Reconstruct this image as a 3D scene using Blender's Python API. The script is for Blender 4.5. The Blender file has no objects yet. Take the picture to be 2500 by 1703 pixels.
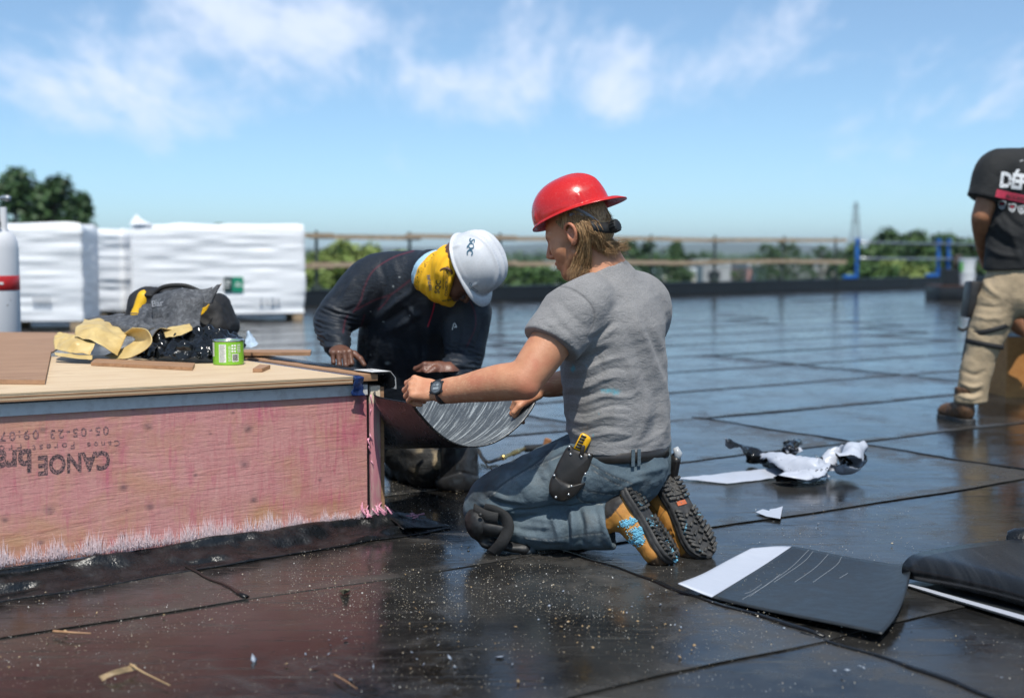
import bpy, bmesh, math, random
import numpy as np
from mathutils import Vector, Matrix
from mathutils.bvhtree import BVHTree

random.seed(7)
RNG = np.random.default_rng(7)
S = bpy.context.scene
COL = S.collection
R = math.radians

# ------------------------------------------------------------------ camera, sky, sun, exposure
FPX, CX, CY, CAM_H, HOR = 3125.0, 1250.0, 851.5, 0.945, 614.0
TH = math.atan((CY - HOR) / FPX)
cam_d = bpy.data.cameras.new('camera')
cam = bpy.data.objects.new('camera', cam_d)
COL.objects.link(cam)
cam.location = (0, 0, CAM_H)
cam.rotation_euler = (math.pi / 2 - TH, 0, 0)
cam_d.sensor_width = 36.0
cam_d.lens = 45.0
cam_d.clip_start = 0.05
cam_d.clip_end = 20000
cam_d.dof.use_dof = True
cam_d.dof.focus_distance = 3.98
cam_d.dof.aperture_fstop = 2.2
S.camera = cam

SUN_EL, SUN_AZ = 61.0, 6.0        # elevation; swing of the sun to the right of straight behind the camera
w = bpy.data.worlds.new('World')
S.world = w
w.use_nodes = True
nt = w.node_tree
nt.nodes.clear()
out = nt.nodes.new('ShaderNodeOutputWorld')
bg = nt.nodes.new('ShaderNodeBackground')
sky = nt.nodes.new('ShaderNodeTexSky')
sky.sky_type = 'NISHITA'
sky.sun_disc = False
sky.sun_elevation = R(SUN_EL)
sky.sun_rotation = R(180 - SUN_AZ)
sky.altitude = 50
sky.air_density = 0.6
sky.dust_density = 0.6
sky.ozone_density = 5.0
SKY_STRENGTH = 0.15
bg.inputs['Strength'].default_value = SKY_STRENGTH


def wn(kind, **kw):
    n = nt.nodes.new(kind)
    for k, v in kw.items():
        setattr(n, k, v)
    return n


def wmath(op, a, b=None, clamp=False):
    n = wn('ShaderNodeMath', operation=op, use_clamp=clamp)
    for i, v in enumerate((a, b)):
        if v is None:
            continue
        if isinstance(v, (int, float)):
            n.inputs[i].default_value = v
        else:
            nt.links.new(v, n.inputs[i])
    return n.outputs[0]


tc = wn('ShaderNodeTexCoord')
sep = wn('ShaderNodeSeparateXYZ')
nt.links.new(tc.outputs['Generated'], sep.inputs[0])
zz = wmath('ADD', wmath('MAXIMUM', sep.outputs['Z'], 0.0), 0.30)
cu = wmath('DIVIDE', sep.outputs['X'], zz)
cv = wmath('DIVIDE', sep.outputs['Y'], zz)
comb = wn('ShaderNodeCombineXYZ')
nt.links.new(cu, comb.inputs[0])
nt.links.new(wmath('MULTIPLY', cv, 0.45), comb.inputs[1])


def wnoise(scale, detail, off, rough=0.55, dist=0.0):
    mp = wn('ShaderNodeMapping')
    mp.inputs['Location'].default_value = off
    nt.links.new(comb.outputs[0], mp.inputs[0])
    n = wn('ShaderNodeTexNoise')
    n.inputs['Scale'].default_value = scale
    n.inputs['Detail'].default_value = detail
    n.inputs['Roughness'].default_value = rough
    n.inputs['Distortion'].default_value = dist
    nt.links.new(mp.outputs[0], n.inputs['Vector'])
    return n.outputs['Fac']


def wblob(u, v, ru, rv, rot):
    """A soft bank of cloud round one place of the cloud sheet (u, v)."""
    mp = wn('ShaderNodeMapping', vector_type='TEXTURE')
    mp.inputs['Location'].default_value = (u, v, 0)
    mp.inputs['Rotation'].default_value = (0, 0, R(rot))
    mp.inputs['Scale'].default_value = (ru, rv, 1)
    nt.links.new(comb.outputs[0], mp.inputs[0])
    ln = wn('ShaderNodeVectorMath', operation='LENGTH')
    nt.links.new(mp.outputs[0], ln.inputs[0])
    mr = wn('ShaderNodeMapRange', interpolation_type='SMOOTHERSTEP')
    mr.inputs['From Min'].default_value = 1.0
    mr.inputs['From Max'].default_value = 0.0
    nt.links.new(ln.outputs['Value'], mr.inputs['Value'])
    return mr.outputs[0]


big = wnoise(4.5, 9.0, (3.7, 1.2, 0.0), 0.6, 0.5)
small = wnoise(11.0, 6.0, (0.4, 5.2, 2.0), 0.58, 0.15)
dens = wmath('SUBTRACT', wmath('ADD', wmath('MULTIPLY', big, 0.95), wmath('MULTIPLY', small, 0.62)), 0.31)
# the cloud banks of the photograph: (u, v) of the sheet from the pixel of each bank


def cuv(px, py):
    a = (px - CX) / FPX
    b = -(py - CY) / FPX
    d = Vector((a, math.cos(TH) + b * math.sin(TH), -math.sin(TH) + b * math.cos(TH))).normalized()
    z = d.z + 0.30
    return d.x / z, d.y / z * 0.45


boost = None
for (x0, y0, x1, y1, wid, amt) in (
        (20, 240, 330, 215, 0.09, 0.20), (210, 225, 560, 150, 0.12, 0.38), (420, 190, 700, 40, 0.12, 0.42), (600, 60, 880, 60, 0.10, 0.36),
        (1020, 240, 1230, 180, 0.08, 0.30), (1180, 180, 1440, 120, 0.10, 0.34), (1400, 270, 1660, 170, 0.09, 0.30), (1720, 170, 1960, 100, 0.09, 0.24),
        (1950, 300, 2700, 220, 0.20, 0.15), (1150, 60, 1330, 20, 0.08, 0.15), (940, 40, 1040, 10, 0.07, 0.13), (800, 220, 860, 190, 0.06, 0.13)):
    ua, va = cuv(x0, y0)
    ub, vb = cuv(x1, y1)
    L = math.hypot(ub - ua, vb - va)
    bl = wmath('MULTIPLY', wblob((ua + ub) / 2, (va + vb) / 2, L * 0.5 + wid * 1.6, wid * 1.9, math.degrees(math.atan2(vb - va, ub - ua))), amt)
    boost = bl if boost is None else wmath('SUBTRACT', wmath('ADD', boost, bl), wmath('MULTIPLY', wmath('MULTIPLY', boost, bl), 3.0))
dens = wmath('ADD', dens, boost)
mr = wn('ShaderNodeMapRange', interpolation_type='SMOOTHSTEP')
mr.inputs['From Min'].default_value = 0.565
mr.inputs['From Max'].default_value = 1.0
nt.links.new(dens, mr.inputs['Value'])
fade = wn('ShaderNodeMapRange', interpolation_type='SMOOTHSTEP')
fade.inputs['From Min'].default_value = 0.02
fade.inputs['From Max'].default_value = 0.12
nt.links.new(sep.outputs['Z'], fade.inputs['Value'])
fac = wmath('ADD', wmath('MULTIPLY', wmath('MULTIPLY', mr.outputs[0], fade.outputs[0]), 0.76), 0.11)
mixc = wn('ShaderNodeMix', data_type='RGBA')
tint = wn('ShaderNodeMix', data_type='RGBA', blend_type='MULTIPLY')
tint.inputs['Factor'].default_value = 1.0
nt.links.new(sky.outputs[0], tint.inputs['A'])
tint.inputs['B'].default_value = (0.745, 0.865, 0.80, 1)
nt.links.new(fac, mixc.inputs['Factor'])
nt.links.new(tint.outputs['Result'], mixc.inputs['A'])
mixc.inputs['B'].default_value = (4.3, 4.75, 5.7, 1)
nt.links.new(mixc.outputs['Result'], bg.inputs['Color'])
nt.links.new(bg.outputs[0], out.inputs[0])

sun_d = bpy.data.lights.new('sun', 'SUN')
sun_d.energy = 3.25
sun_d.angle = R(0.55)
sun_d.color = (1.0, 0.955, 0.88)
sun = bpy.data.objects.new('sun', sun_d)
COL.objects.link(sun)
sun.location = (2, -6, 12)
sun.rotation_euler = (R(90 - SUN_EL), 0, R(SUN_AZ))

S.view_settings.view_transform = 'Standard'
S.view_settings.look = 'None'
S.view_settings.gamma = 1.0
S.view_settings.use_curve_mapping = False
S.view_settings.exposure = 0.45
S.render.engine = 'CYCLES'
S.cycles.use_denoising = True
S.cycles.max_bounces = 6
S.cycles.diffuse_bounces = 3
S.cycles.glossy_bounces = 4
S.cycles.transmission_bounces = 4
S.cycles.transparent_max_bounces = 8
S.cycles.caustics_reflective = False
S.cycles.caustics_refractive = False

# ------------------------------------------------------------------ places: pixel + distance -> metres


def _ray(px, py):
    a = (px - CX) / FPX
    b = -(py - CY) / FPX
    return np.array([a, math.cos(TH) + b * math.sin(TH), -math.sin(TH) + b * math.cos(TH)])


def P(px, py, d):
    r = _ray(px, py)
    return np.array([0, 0, CAM_H]) + r * (d / r[1])


def G(px, py, z=0.0):
    r = _ray(px, py)
    return np.array([0, 0, CAM_H]) + r * ((z - CAM_H) / r[2])


def proj(V):
    V = np.asarray(V, float)
    x = V[:, 0]
    y = V[:, 1]
    z = V[:, 2] - CAM_H
    f = y * math.cos(TH) - z * math.sin(TH)
    u = y * math.sin(TH) + z * math.cos(TH)
    return np.stack([CX + FPX * x / f, CY - FPX * u / f], 1)


def unit(v):
    v = np.asarray(v, float)
    return v / max(np.linalg.norm(v), 1e-9)


# ------------------------------------------------------------------ scene objects
WL = {}


def put(o, loc, parent=None):
    COL.objects.link(o)
    loc = np.asarray(loc, float)
    WL[o.name] = loc
    if parent is not None:
        o.parent = parent
        o.location = loc - WL[parent.name]
    else:
        o.location = loc
    return o


def tag(o, label=None, cat=None, group=None, kind=None):
    if label:
        o['label'] = label
    if cat:
        o['category'] = cat
    if group:
        o['group'] = group
    if kind:
        o['kind'] = kind
    return o


def thing(name, label, cat, loc, group=None):
    return tag(put(bpy.data.objects.new(name, None), loc), label, cat, group)


def mesh_np(name, V, F, smooth=True):
    V = np.asarray(V, np.float32)
    me = bpy.data.meshes.new(name)
    if isinstance(F, np.ndarray) and F.ndim == 2:
        n, k = F.shape
        me.vertices.add(len(V))
        me.vertices.foreach_set('co', V.ravel())
        me.loops.add(n * k)
        me.loops.foreach_set('vertex_index', F.astype(np.int32).ravel())
        me.polygons.add(n)
        me.polygons.foreach_set('loop_start', np.arange(0, n * k, k, dtype=np.int32))
        me.update(calc_edges=True)
    else:
        me.from_pydata(V.tolist(), [], [list(map(int, f)) for f in F])
        me.update()
    if smooth:
        me.polygons.foreach_set('use_smooth', np.ones(len(me.polygons), bool))
    return me


def obj(name, V, F, mat, parent=None, smooth=True, attrs=None, mats=None, midx=None, autosmooth=None):
    V = np.asarray(V, float).reshape(-1, 3)
    c = (V.min(0) + V.max(0)) / 2
    c[2] = V[:, 2].min()
    me = mesh_np(name, V - c, F, smooth)
    if mats:
        for m in mats:
            me.materials.append(m)
        me.polygons.foreach_set('material_index', np.asarray(midx, np.int32))
    elif mat is not None:
        me.materials.append(mat)
    if attrs:
        for k, a in attrs.items():
            at = me.attributes.new(k, 'FLOAT', 'POINT')
            at.data.foreach_set('value', np.asarray(a, np.float32))
    o = bpy.data.objects.new(name, me)
    put(o, c, parent)
    if autosmooth is not None:
        me.set_sharp_from_angle(angle=R(autosmooth))
    return o


class MB:
    """Collects boxes, prisms, tubes and sheets; build() links them as one mesh object."""

    def __init__(s):
        s.v, s.f = [], []

    def add(s, V, F):
        n = len(s.v)
        s.v += [tuple(map(float, p)) for p in V]
        s.f += [tuple(int(i) + n for i in f) for f in F]
        return s

    def box(s, c, ax, ay, az, b=0.0):
        """Box round c with half-axis vectors ax, ay, az; b > 0 chamfers its edges."""
        c, ax, ay, az = (np.asarray(q, float) for q in (c, ax, ay, az))
        if b <= 0:
            V = [c + i * ax + j * ay + k * az for k in (-1, 1) for j in (-1, 1) for i in (-1, 1)]
            return s.add(V, [(0, 2, 3, 1), (4, 5, 7, 6), (0, 1, 5, 4), (2, 6, 7, 3), (0, 4, 6, 2), (1, 3, 7, 5)])
        bm = bmesh.new()
        bmesh.ops.create_cube(bm, size=2)
        lens = [np.linalg.norm(q) for q in (ax, ay, az)]
        for v in bm.verts:
            v.co = Vector((v.co.x * lens[0], v.co.y * lens[1], v.co.z * lens[2]))
        bmesh.ops.bevel(bm, geom=list(bm.edges), offset=b, segments=2, affect='EDGES', profile=0.5)
        M = np.stack([unit(ax), unit(ay), unit(az)], 1)
        V = [c + M @ np.array(v.co) for v in bm.verts]
        F = [[v.index for v in f.verts] for f in bm.faces]
        bm.free()
        return s.add(V, F)

    def tube(s, pts, rad, n=10, caps=True, flat=None):
        pts = [np.asarray(p, float) for p in pts]
        rad = [rad] * len(pts) if isinstance(rad, (int, float)) else list(rad)
        V, F = [], []
        t0 = unit(pts[1] - pts[0])
        up = np.array([0, 0, 1.0]) if abs(t0[2]) < 0.9 else np.array([1.0, 0, 0])
        nrm = unit(np.cross(t0, up))
        for i, p in enumerate(pts):
            t = unit(pts[min(i + 1, len(pts) - 1)] - pts[max(i - 1, 0)])
            nrm = unit(nrm - t * np.dot(nrm, t))
            bn = np.cross(t, nrm)
            for k in range(n):
                a = 2 * math.pi * k / n
                V.append(p + rad[i] * (math.cos(a) * nrm + math.sin(a) * bn * (flat or 1)))
        for i in range(len(pts) - 1):
            for k in range(n):
                a, b = i * n + k, i * n + (k + 1) % n
                F.append((a, b, b + n, a + n))
        if caps:
            F.append(tuple(range(n - 1, -1, -1)))
            F.append(tuple(range((len(pts) - 1) * n, len(pts) * n)))
        return s.add(V, F)

    def lathe(s, c, prof, n=32, up=(0, 0, 1), xdir=(1, 0, 0)):
        """prof: (r, h) pairs from bottom to top; closes at r = 0."""
        c, up = np.asarray(c, float), unit(up)
        x = unit(np.asarray(xdir, float) - up * np.dot(xdir, up))
        y = np.cross(up, x)
        V, F = [], []
        for r, h in prof:
            for k in range(n):
                a = 2 * math.pi * k / n
                V.append(c + up * h + r * (math.cos(a) * x + math.sin(a) * y))
        for i in range(len(prof) - 1):
            for k in range(n):
                a, b = i * n + k, i * n + (k + 1) % n
                F.append((a, b, b + n, a + n))
        F.append(tuple(range(n - 1, -1, -1)))
        F.append(tuple(range((len(prof) - 1) * n, len(prof) * n)))
        return s.add(V, F)

    def grid(s, Pts, thick=0.0, nrm=None):
        """Sheet through an (m, n, 3) array of points; thick > 0 closes it to a slab below its normals."""
        A = np.asarray(Pts, float)
        m, n = A.shape[:2]
        idx = np.arange(m * n).reshape(m, n)
        q = np.stack([idx[:-1, :-1], idx[1:, :-1], idx[1:, 1:], idx[:-1, 1:]], -1).reshape(-1, 4)
        if thick <= 0:
            return s.add(A.reshape(-1, 3), q)
        du = np.gradient(A, axis=0)
        dv = np.gradient(A, axis=1)
        N = np.cross(du, dv)
        N /= np.maximum(np.linalg.norm(N, axis=-1, keepdims=True), 1e-9)
        B = A - N * thick
        V = np.concatenate([A.reshape(-1, 3), B.reshape(-1, 3)])
        k = m * n
        F = [tuple(f) for f in q] + [tuple(f[::-1] + k) for f in q]
        ring = list(idx[0, :]) + list(idx[1:, -1]) + list(idx[-1, -2::-1]) + list(idx[-2:0:-1, 0])
        for a, b in zip(ring, ring[1:] + ring[:1]):
            F.append((a, b, b + k, a + k))
        return s.add(V, F)

    def build(s, name, mat, parent=None, smooth=False, autosmooth=None, **kw):
        return obj(name, s.v, s.f, mat, parent, smooth or autosmooth is not None, autosmooth=autosmooth, **kw)


def cat_rom(pts, n):
    """n points along a Catmull-Rom spline through pts (any dimension)."""
    p = np.asarray(pts, float)
    p = np.concatenate([2 * p[:1] - p[1:2], p, 2 * p[-1:] - p[-2:-1]])
    m = len(p) - 3
    t = np.linspace(0, m - 1e-6, n)
    i = t.astype(int)
    f = (t - i)[:, None]
    a, b, c, d = p[i], p[i + 1], p[i + 2], p[i + 3]
    return 0.5 * (2 * b + (c - a) * f + (2 * a - 5 * b + 4 * c - d) * f * f + (3 * b - a - 3 * c + d) * f ** 3)


def spline_grid(C, m, n):
    """(m, n, 3) surface through a control net C (a, b, 3)."""
    C = np.asarray(C, float)
    a = np.stack([cat_rom(C[i], n) for i in range(C.shape[0])])
    return np.stack([cat_rom(a[:, j], m) for j in range(n)], 1)


def vnoise(p, seed=0):
    """Smooth value noise in -1..1 for an (n, 3) array."""
    p = np.asarray(p, float)
    i = np.floor(p).astype(np.int64)
    f = p - i
    f = f * f * (3 - 2 * f)

    def h(dx, dy, dz):
        x = (i[:, 0] + dx) * 374761393 + (i[:, 1] + dy) * 668265263 + (i[:, 2] + dz) * 2147483647 + seed * 974711
        x = (x ^ (x >> 13)) * 1274126177
        x = (x ^ (x >> 16)) & 0xFFFFFF
        return x / float(0x7FFFFF) - 1.0
    fx, fy, fz = f[:, 0], f[:, 1], f[:, 2]
    l = lambda a, b, t: a + (b - a) * t
    return l(l(l(h(0, 0, 0), h(1, 0, 0), fx), l(h(0, 1, 0), h(1, 1, 0), fx), fy),
             l(l(h(0, 0, 1), h(1, 0, 1), fx), l(h(0, 1, 1), h(1, 1, 1), fx), fy), fz)


def fbm(p, octaves=3, seed=0):
    r, a = 0, 1.0
    for k in range(octaves):
        r = r + a * vnoise(np.asarray(p) * 2 ** k, seed + k)
        a *= 0.5
    return r


# ------------------------------------------------------------------ materials
class NT:
    def __init__(s, name):
        s.m = bpy.data.materials.new(name)
        s.m.use_nodes = True
        s.t = s.m.node_tree
        s.b = s.t.nodes['Principled BSDF']
        s._tc = None

    def n(s, kind, **kw):
        x = s.t.nodes.new(kind)
        for k, v in kw.items():
            setattr(x, k, v)
        return x

    def set(s, sock, v):
        if isinstance(v, (int, float)):
            sock.default_value = v
        elif isinstance(v, (tuple, list)):
            sock.default_value = tuple(v) + ((1,) if len(v) == 3 and len(sock.default_value) == 4 else ())
        else:
            s.t.links.new(v, sock)

    def co(s, kind='Object'):
        if s._tc is None:
            s._tc = s.n('ShaderNodeTexCoord')
        return s._tc.outputs[kind]

    def world(s):
        return s.n('ShaderNodeNewGeometry').outputs['Position']

    def map(s, vec, scale=(1, 1, 1), rot=(0, 0, 0), loc=(0, 0, 0)):
        x = s.n('ShaderNodeMapping')
        x.inputs['Scale'].default_value = scale
        x.inputs['Rotation'].default_value = rot
        x.inputs['Location'].default_value = loc
        s.t.links.new(vec, x.inputs[0])
        return x.outputs[0]

    def noise(s, vec, scale, detail=4, rough=0.55, dist=0.0, col=False):
        x = s.n('ShaderNodeTexNoise')
        x.inputs['Scale'].default_value = scale
        x.inputs['Detail'].default_value = detail
        x.inputs['Roughness'].default_value = rough
        x.inputs['Distortion'].default_value = dist
        s.t.links.new(vec, x.inputs['Vector'])
        return x.outputs['Color' if col else 'Fac']

    def voro(s, vec, scale, feature='F1', out='Distance', rand=1.0):
        x = s.n('ShaderNodeTexVoronoi', feature=feature)
        x.inputs['Scale'].default_value = scale
        x.inputs['Randomness'].default_value = rand
        s.t.links.new(vec, x.inputs['Vector'])
        return x.outputs[out]

    def wave(s, vec, scale, dist=0.0, detail=2, dscale=1.0, typ='BANDS', direction='X'):
        x = s.n('ShaderNodeTexWave', wave_type=typ)
        if typ == 'BANDS':
            x.bands_direction = direction
        x.inputs['Scale'].default_value = scale
        x.inputs['Distortion'].default_value = dist
        x.inputs['Detail'].default_value = detail
        x.inputs['Detail Scale'].default_value = dscale
        s.t.links.new(vec, x.inputs['Vector'])
        return x.outputs['Fac']

    def rng(s, v, a, b, c=0.0, d=1.0, smooth=False):
        x = s.n('ShaderNodeMapRange', interpolation_type='SMOOTHSTEP' if smooth else 'LINEAR')
        for nme, q in zip(('From Min', 'From Max', 'To Min', 'To Max'), (a, b, c, d)):
            x.inputs[nme].default_value = q
        s.set(x.inputs['Value'], v)
        return x.outputs[0]

    def math(s, op, a, b=0.0, clamp=False):
        x = s.n('ShaderNodeMath', operation=op, use_clamp=clamp)
        s.set(x.inputs[0], a)
        s.set(x.inputs[1], b)
        return x.outputs[0]

    def mix(s, f, a, b, blend='MIX'):
        x = s.n('ShaderNodeMix', data_type='RGBA', blend_type=blend)
        s.set(x.inputs['Factor'], f)
        s.set(x.inputs['A'], a)
        s.set(x.inputs['B'], b)
        return x.outputs['Result']

    def ramp(s, f, stops):
        x = s.n('ShaderNodeValToRGB')
        cr = x.color_ramp
        while len(cr.elements) < len(stops):
            cr.elements.new(0.5)
        for e, (p, c) in zip(cr.elements, stops):
            e.position = p
            e.color = tuple(c) + (1,) if len(c) == 3 else c
        s.set(x.inputs[0], f)
        return x.outputs[0]

    def attr(s, name):
        x = s.n('ShaderNodeAttribute', attribute_name=name)
        return x.outputs['Fac']

    def bump(s, h, strength=0.3, dist=0.01, normal=None):
        x = s.n('ShaderNodeBump')
        x.inputs['Strength'].default_value = strength
        x.inputs['Distance'].default_value = dist
        s.set(x.inputs['Height'], h)
        if normal is not None:
            s.t.links.new(normal, x.inputs['Normal'])
        return x.outputs[0]

    def done(s, col=None, rough=None, metal=None, normal=None, **kw):
        for nme, v in (('Base Color', col), ('Roughness', rough), ('Metallic', metal)):
            if v is not None:
                s.set(s.b.inputs[nme], v)
        if normal is not None:
            s.t.links.new(normal, s.b.inputs['Normal'])
        for k, v in kw.items():
            s.set(s.b.inputs[k.replace('_', ' ')], v)
        return s.m


def plain(name, col, rough=0.5, metal=0.0, var=0.15, scale=40.0, bump=0.0, **kw):
    t = NT(name)
    f = t.noise(t.co(), scale, 4)
    c = t.mix(t.rng(f, 0.3, 0.7), tuple(x * (1 - var) for x in col), tuple(min(1, x * (1 + var)) for x in col))
    n = t.bump(f, bump, 0.004) if bump else None
    return t.done(c, t.rng(f, 0.2, 0.8, rough * 0.85, min(1, rough * 1.15)), metal, n, **kw)

# ------------------------------------------------------------------ bodies: smooth unions of tapered limbs, meshed by surface nets
class Field:
    def __init__(s, lo, hi, h):
        s.lo = np.asarray(lo, float)
        s.h = h
        s.n = np.ceil((np.asarray(hi, float) - s.lo) / h).astype(int) + 1
        s.a = np.full(s.n, 9.0, np.float32)

    def sl(s, lo, hi):
        i = np.clip(np.floor((np.asarray(lo) - s.lo) / s.h).astype(int), 0, s.n - 1)
        j = np.clip(np.ceil((np.asarray(hi) - s.lo) / s.h).astype(int) + 1, 1, s.n)
        return tuple(slice(p, max(q, p + 1)) for p, q in zip(i, j))

    def xyz(s, sl, c):
        g = [((np.arange(q.start, q.stop) * s.h + s.lo[k] - c[k]).astype(np.float32)) for k, q in enumerate(sl)]
        return g[0][:, None, None], g[1][None, :, None], g[2][None, None, :]

    def put(s, sl, d, k, op='add'):
        a = s.a[sl]
        if op == 'sub':
            d = -d
            if k > 0:
                h = np.maximum(k - np.abs(a - d), 0) / k
                s.a[sl] = np.maximum(a, d) + h * h * k * 0.25
            else:
                s.a[sl] = np.maximum(a, d)
        else:
            if k > 0:
                h = np.maximum(k - np.abs(a - d), 0) / k
                s.a[sl] = np.minimum(a, d) - h * h * k * 0.25
            else:
                s.a[sl] = np.minimum(a, d)

    def cap(s, a, b, ra, rb=None, k=0.015, op='add'):
        rb = ra if rb is None else rb
        a, b = np.asarray(a, float), np.asarray(b, float)
        m = max(ra, rb) + k + 4 * s.h
        sl = s.sl(np.minimum(a, b) - m, np.maximum(a, b) + m)
        X, Y, Z = s.xyz(sl, a)
        ba = b - a
        L2 = max(float(ba @ ba), 1e-9)
        t = np.clip((X * ba[0] + Y * ba[1] + Z * ba[2]) / L2, 0, 1)
        d = np.sqrt((X - t * ba[0]) ** 2 + (Y - t * ba[1]) ** 2 + (Z - t * ba[2]) ** 2) - (ra + (rb - ra) * t)
        s.put(sl, d, k, op)
        return s

    def ecap(s, a, b, side, A, B, k=0.02, op='add'):
        """Tapered limb of elliptical section: A = (half width along side, half depth) at a, B at b."""
        a, b = np.asarray(a, float), np.asarray(b, float)
        L = np.linalg.norm(b - a)
        ax = (b - a) / max(L, 1e-9)
        sd = unit(np.asarray(side, float) - ax * np.dot(side, ax))
        dp = np.cross(ax, sd)
        m = max(A + B) + k + 4 * s.h
        sl = s.sl(np.minimum(a, b) - m, np.maximum(a, b) + m)
        X, Y, Z = s.xyz(sl, a)
        t = X * ax[0] + Y * ax[1] + Z * ax[2]
        tc = np.clip(t, 0, L)
        e = t - tc
        f = tc / max(L, 1e-9)
        x = X * sd[0] + Y * sd[1] + Z * sd[2]
        y = X * dp[0] + Y * dp[1] + Z * dp[2]
        wq = A[0] + (B[0] - A[0]) * f
        dq = A[1] + (B[1] - A[1]) * f
        rq = np.minimum(wq, dq)
        k0 = np.sqrt((x / wq) ** 2 + (y / dq) ** 2 + (e / rq) ** 2)
        k1 = np.sqrt((x / wq ** 2) ** 2 + (y / dq ** 2) ** 2 + (e / rq ** 2) ** 2)
        s.put(sl, k0 * (k0 - 1) / np.maximum(k1, 1e-4), k, op)
        return s

    def ell(s, c, axes, r, k=0.015, op='add'):
        c = np.asarray(c, float)
        M = np.stack([unit(q) for q in axes])
        m = max(r) + k + 4 * s.h
        sl = s.sl(c - m, c + m)
        X, Y, Z = s.xyz(sl, c)
        q = [(X * M[i, 0] + Y * M[i, 1] + Z * M[i, 2]) for i in range(3)]
        k0 = np.sqrt(sum((q[i] / r[i]) ** 2 for i in range(3)))
        k1 = np.sqrt(sum((q[i] / r[i] ** 2) ** 2 for i in range(3)))
        s.put(sl, k0 * (k0 - 1) / np.maximum(k1, 1e-4), k, op)
        return s

    def chain(s, pts, k=0.015, n=None):
        """Limb through (point, radius) stations on a smooth curve."""
        A = np.array([list(p) + [r] for p, r in pts])
        A = cat_rom(A, n or len(pts) * 3)
        for p, q in zip(A[:-1], A[1:]):
            s.cap(p[:3], q[:3], p[3], q[3], k)
        return s

    def plane(s, p, n):
        """Cut away everything on the side n points to."""
        sl = tuple(slice(0, q) for q in s.n)
        X, Y, Z = s.xyz(sl, np.asarray(p, float))
        n = unit(n)
        s.a = np.maximum(s.a, X * n[0] + Y * n[1] + Z * n[2])
        return s

    def mesh(s):
        a, n = s.a, s.n
        ins = a < 0
        c = np.zeros(n - 1, np.int8)
        for dx in (0, 1):
            for dy in (0, 1):
                for dz in (0, 1):
                    c += ins[dx:n[0] - 1 + dx, dy:n[1] - 1 + dy, dz:n[2] - 1 + dz]
        I = np.argwhere((c > 0) & (c < 8))
        del c
        idx = np.full(n - 1, -1, np.int32)
        idx[I[:, 0], I[:, 1], I[:, 2]] = np.arange(len(I))
        corner = np.array([(x, y, z) for x in (0, 1) for y in (0, 1) for z in (0, 1)])
        val = np.stack([a[I[:, 0] + q[0], I[:, 1] + q[1], I[:, 2] + q[2]] for q in corner], 1)
        acc = np.zeros((len(I), 3))
        cnt = np.zeros(len(I))
        for i in range(8):
            for j in range(i + 1, 8):
                if np.abs(corner[i] - corner[j]).sum() != 1:
                    continue
                va, vb = val[:, i], val[:, j]
                x = (va < 0) != (vb < 0)
                t = np.where(x, va / np.where(x, va - vb, 1), 0)
                acc += np.where(x[:, None], corner[i] + t[:, None] * (corner[j] - corner[i]), 0)
                cnt += x
        V = s.lo + (I + acc / np.maximum(cnt, 1)[:, None]) * s.h
        Q = []
        for ax in range(3):
            b, c2 = (ax + 1) % 3, (ax + 2) % 3
            lo = [slice(None)] * 3
            hi = [slice(None)] * 3
            lo[ax] = slice(0, n[ax] - 1)
            hi[ax] = slice(1, n[ax])
            s0, s1 = ins[tuple(lo)], ins[tuple(hi)]
            E = np.argwhere(s0 != s1)
            E = E[(E[:, b] > 0) & (E[:, c2] > 0) & (E[:, b] < n[b] - 1) & (E[:, c2] < n[c2] - 1)]
            fl = s0[E[:, 0], E[:, 1], E[:, 2]]

            def cell(db, dc):
                q = E.copy()
                q[:, b] -= db
                q[:, c2] -= dc
                return idx[q[:, 0], q[:, 1], q[:, 2]]
            q = np.stack([cell(1, 1), cell(0, 1), cell(0, 0), cell(1, 0)], 1)
            q[~fl] = q[~fl][:, ::-1]
            Q.append(q)
        Q = np.concatenate(Q)
        return V, Q[(Q >= 0).all(1)]


def vnormals(V, Q):
    n = np.cross(V[Q[:, 2]] - V[Q[:, 0]], V[Q[:, 3]] - V[Q[:, 1]])
    N = np.zeros_like(V)
    for k in range(4):
        np.add.at(N, Q[:, k], n)
    return N / np.maximum(np.linalg.norm(N, axis=1, keepdims=True), 1e-12)


def relax(V, Q, it=1, lam=0.5, mask=None):
    for _ in range(it):
        acc = np.zeros_like(V)
        cnt = np.zeros(len(V))
        for i in range(4):
            j = (i + 1) % 4
            np.add.at(acc, Q[:, i], V[Q[:, j]])
            np.add.at(acc, Q[:, j], V[Q[:, i]])
            np.add.at(cnt, Q[:, i], 1)
            np.add.at(cnt, Q[:, j], 1)
        new = V + lam * (acc / np.maximum(cnt, 1)[:, None] - V)
        V = new if mask is None else np.where(mask[:, None], new, V)
    return V


def pdist(uv, line):
    """Distance of points to a polyline and how far along it (0..1) the nearest point is."""
    L = np.asarray(line, float)
    best = np.full(len(uv), 1e9)
    frac = np.zeros(len(uv))
    m = len(L) - 1
    for i in range(m):
        a, b = L[i], L[i + 1]
        ab = b - a
        t = np.clip(((uv - a) @ ab) / max(ab @ ab, 1e-9), 0, 1)
        d = np.linalg.norm(uv - a - t[:, None] * ab, axis=1)
        up = d < best
        best[up] = d[up]
        frac[up] = (i + t[up]) / m
    return best, frac


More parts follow.
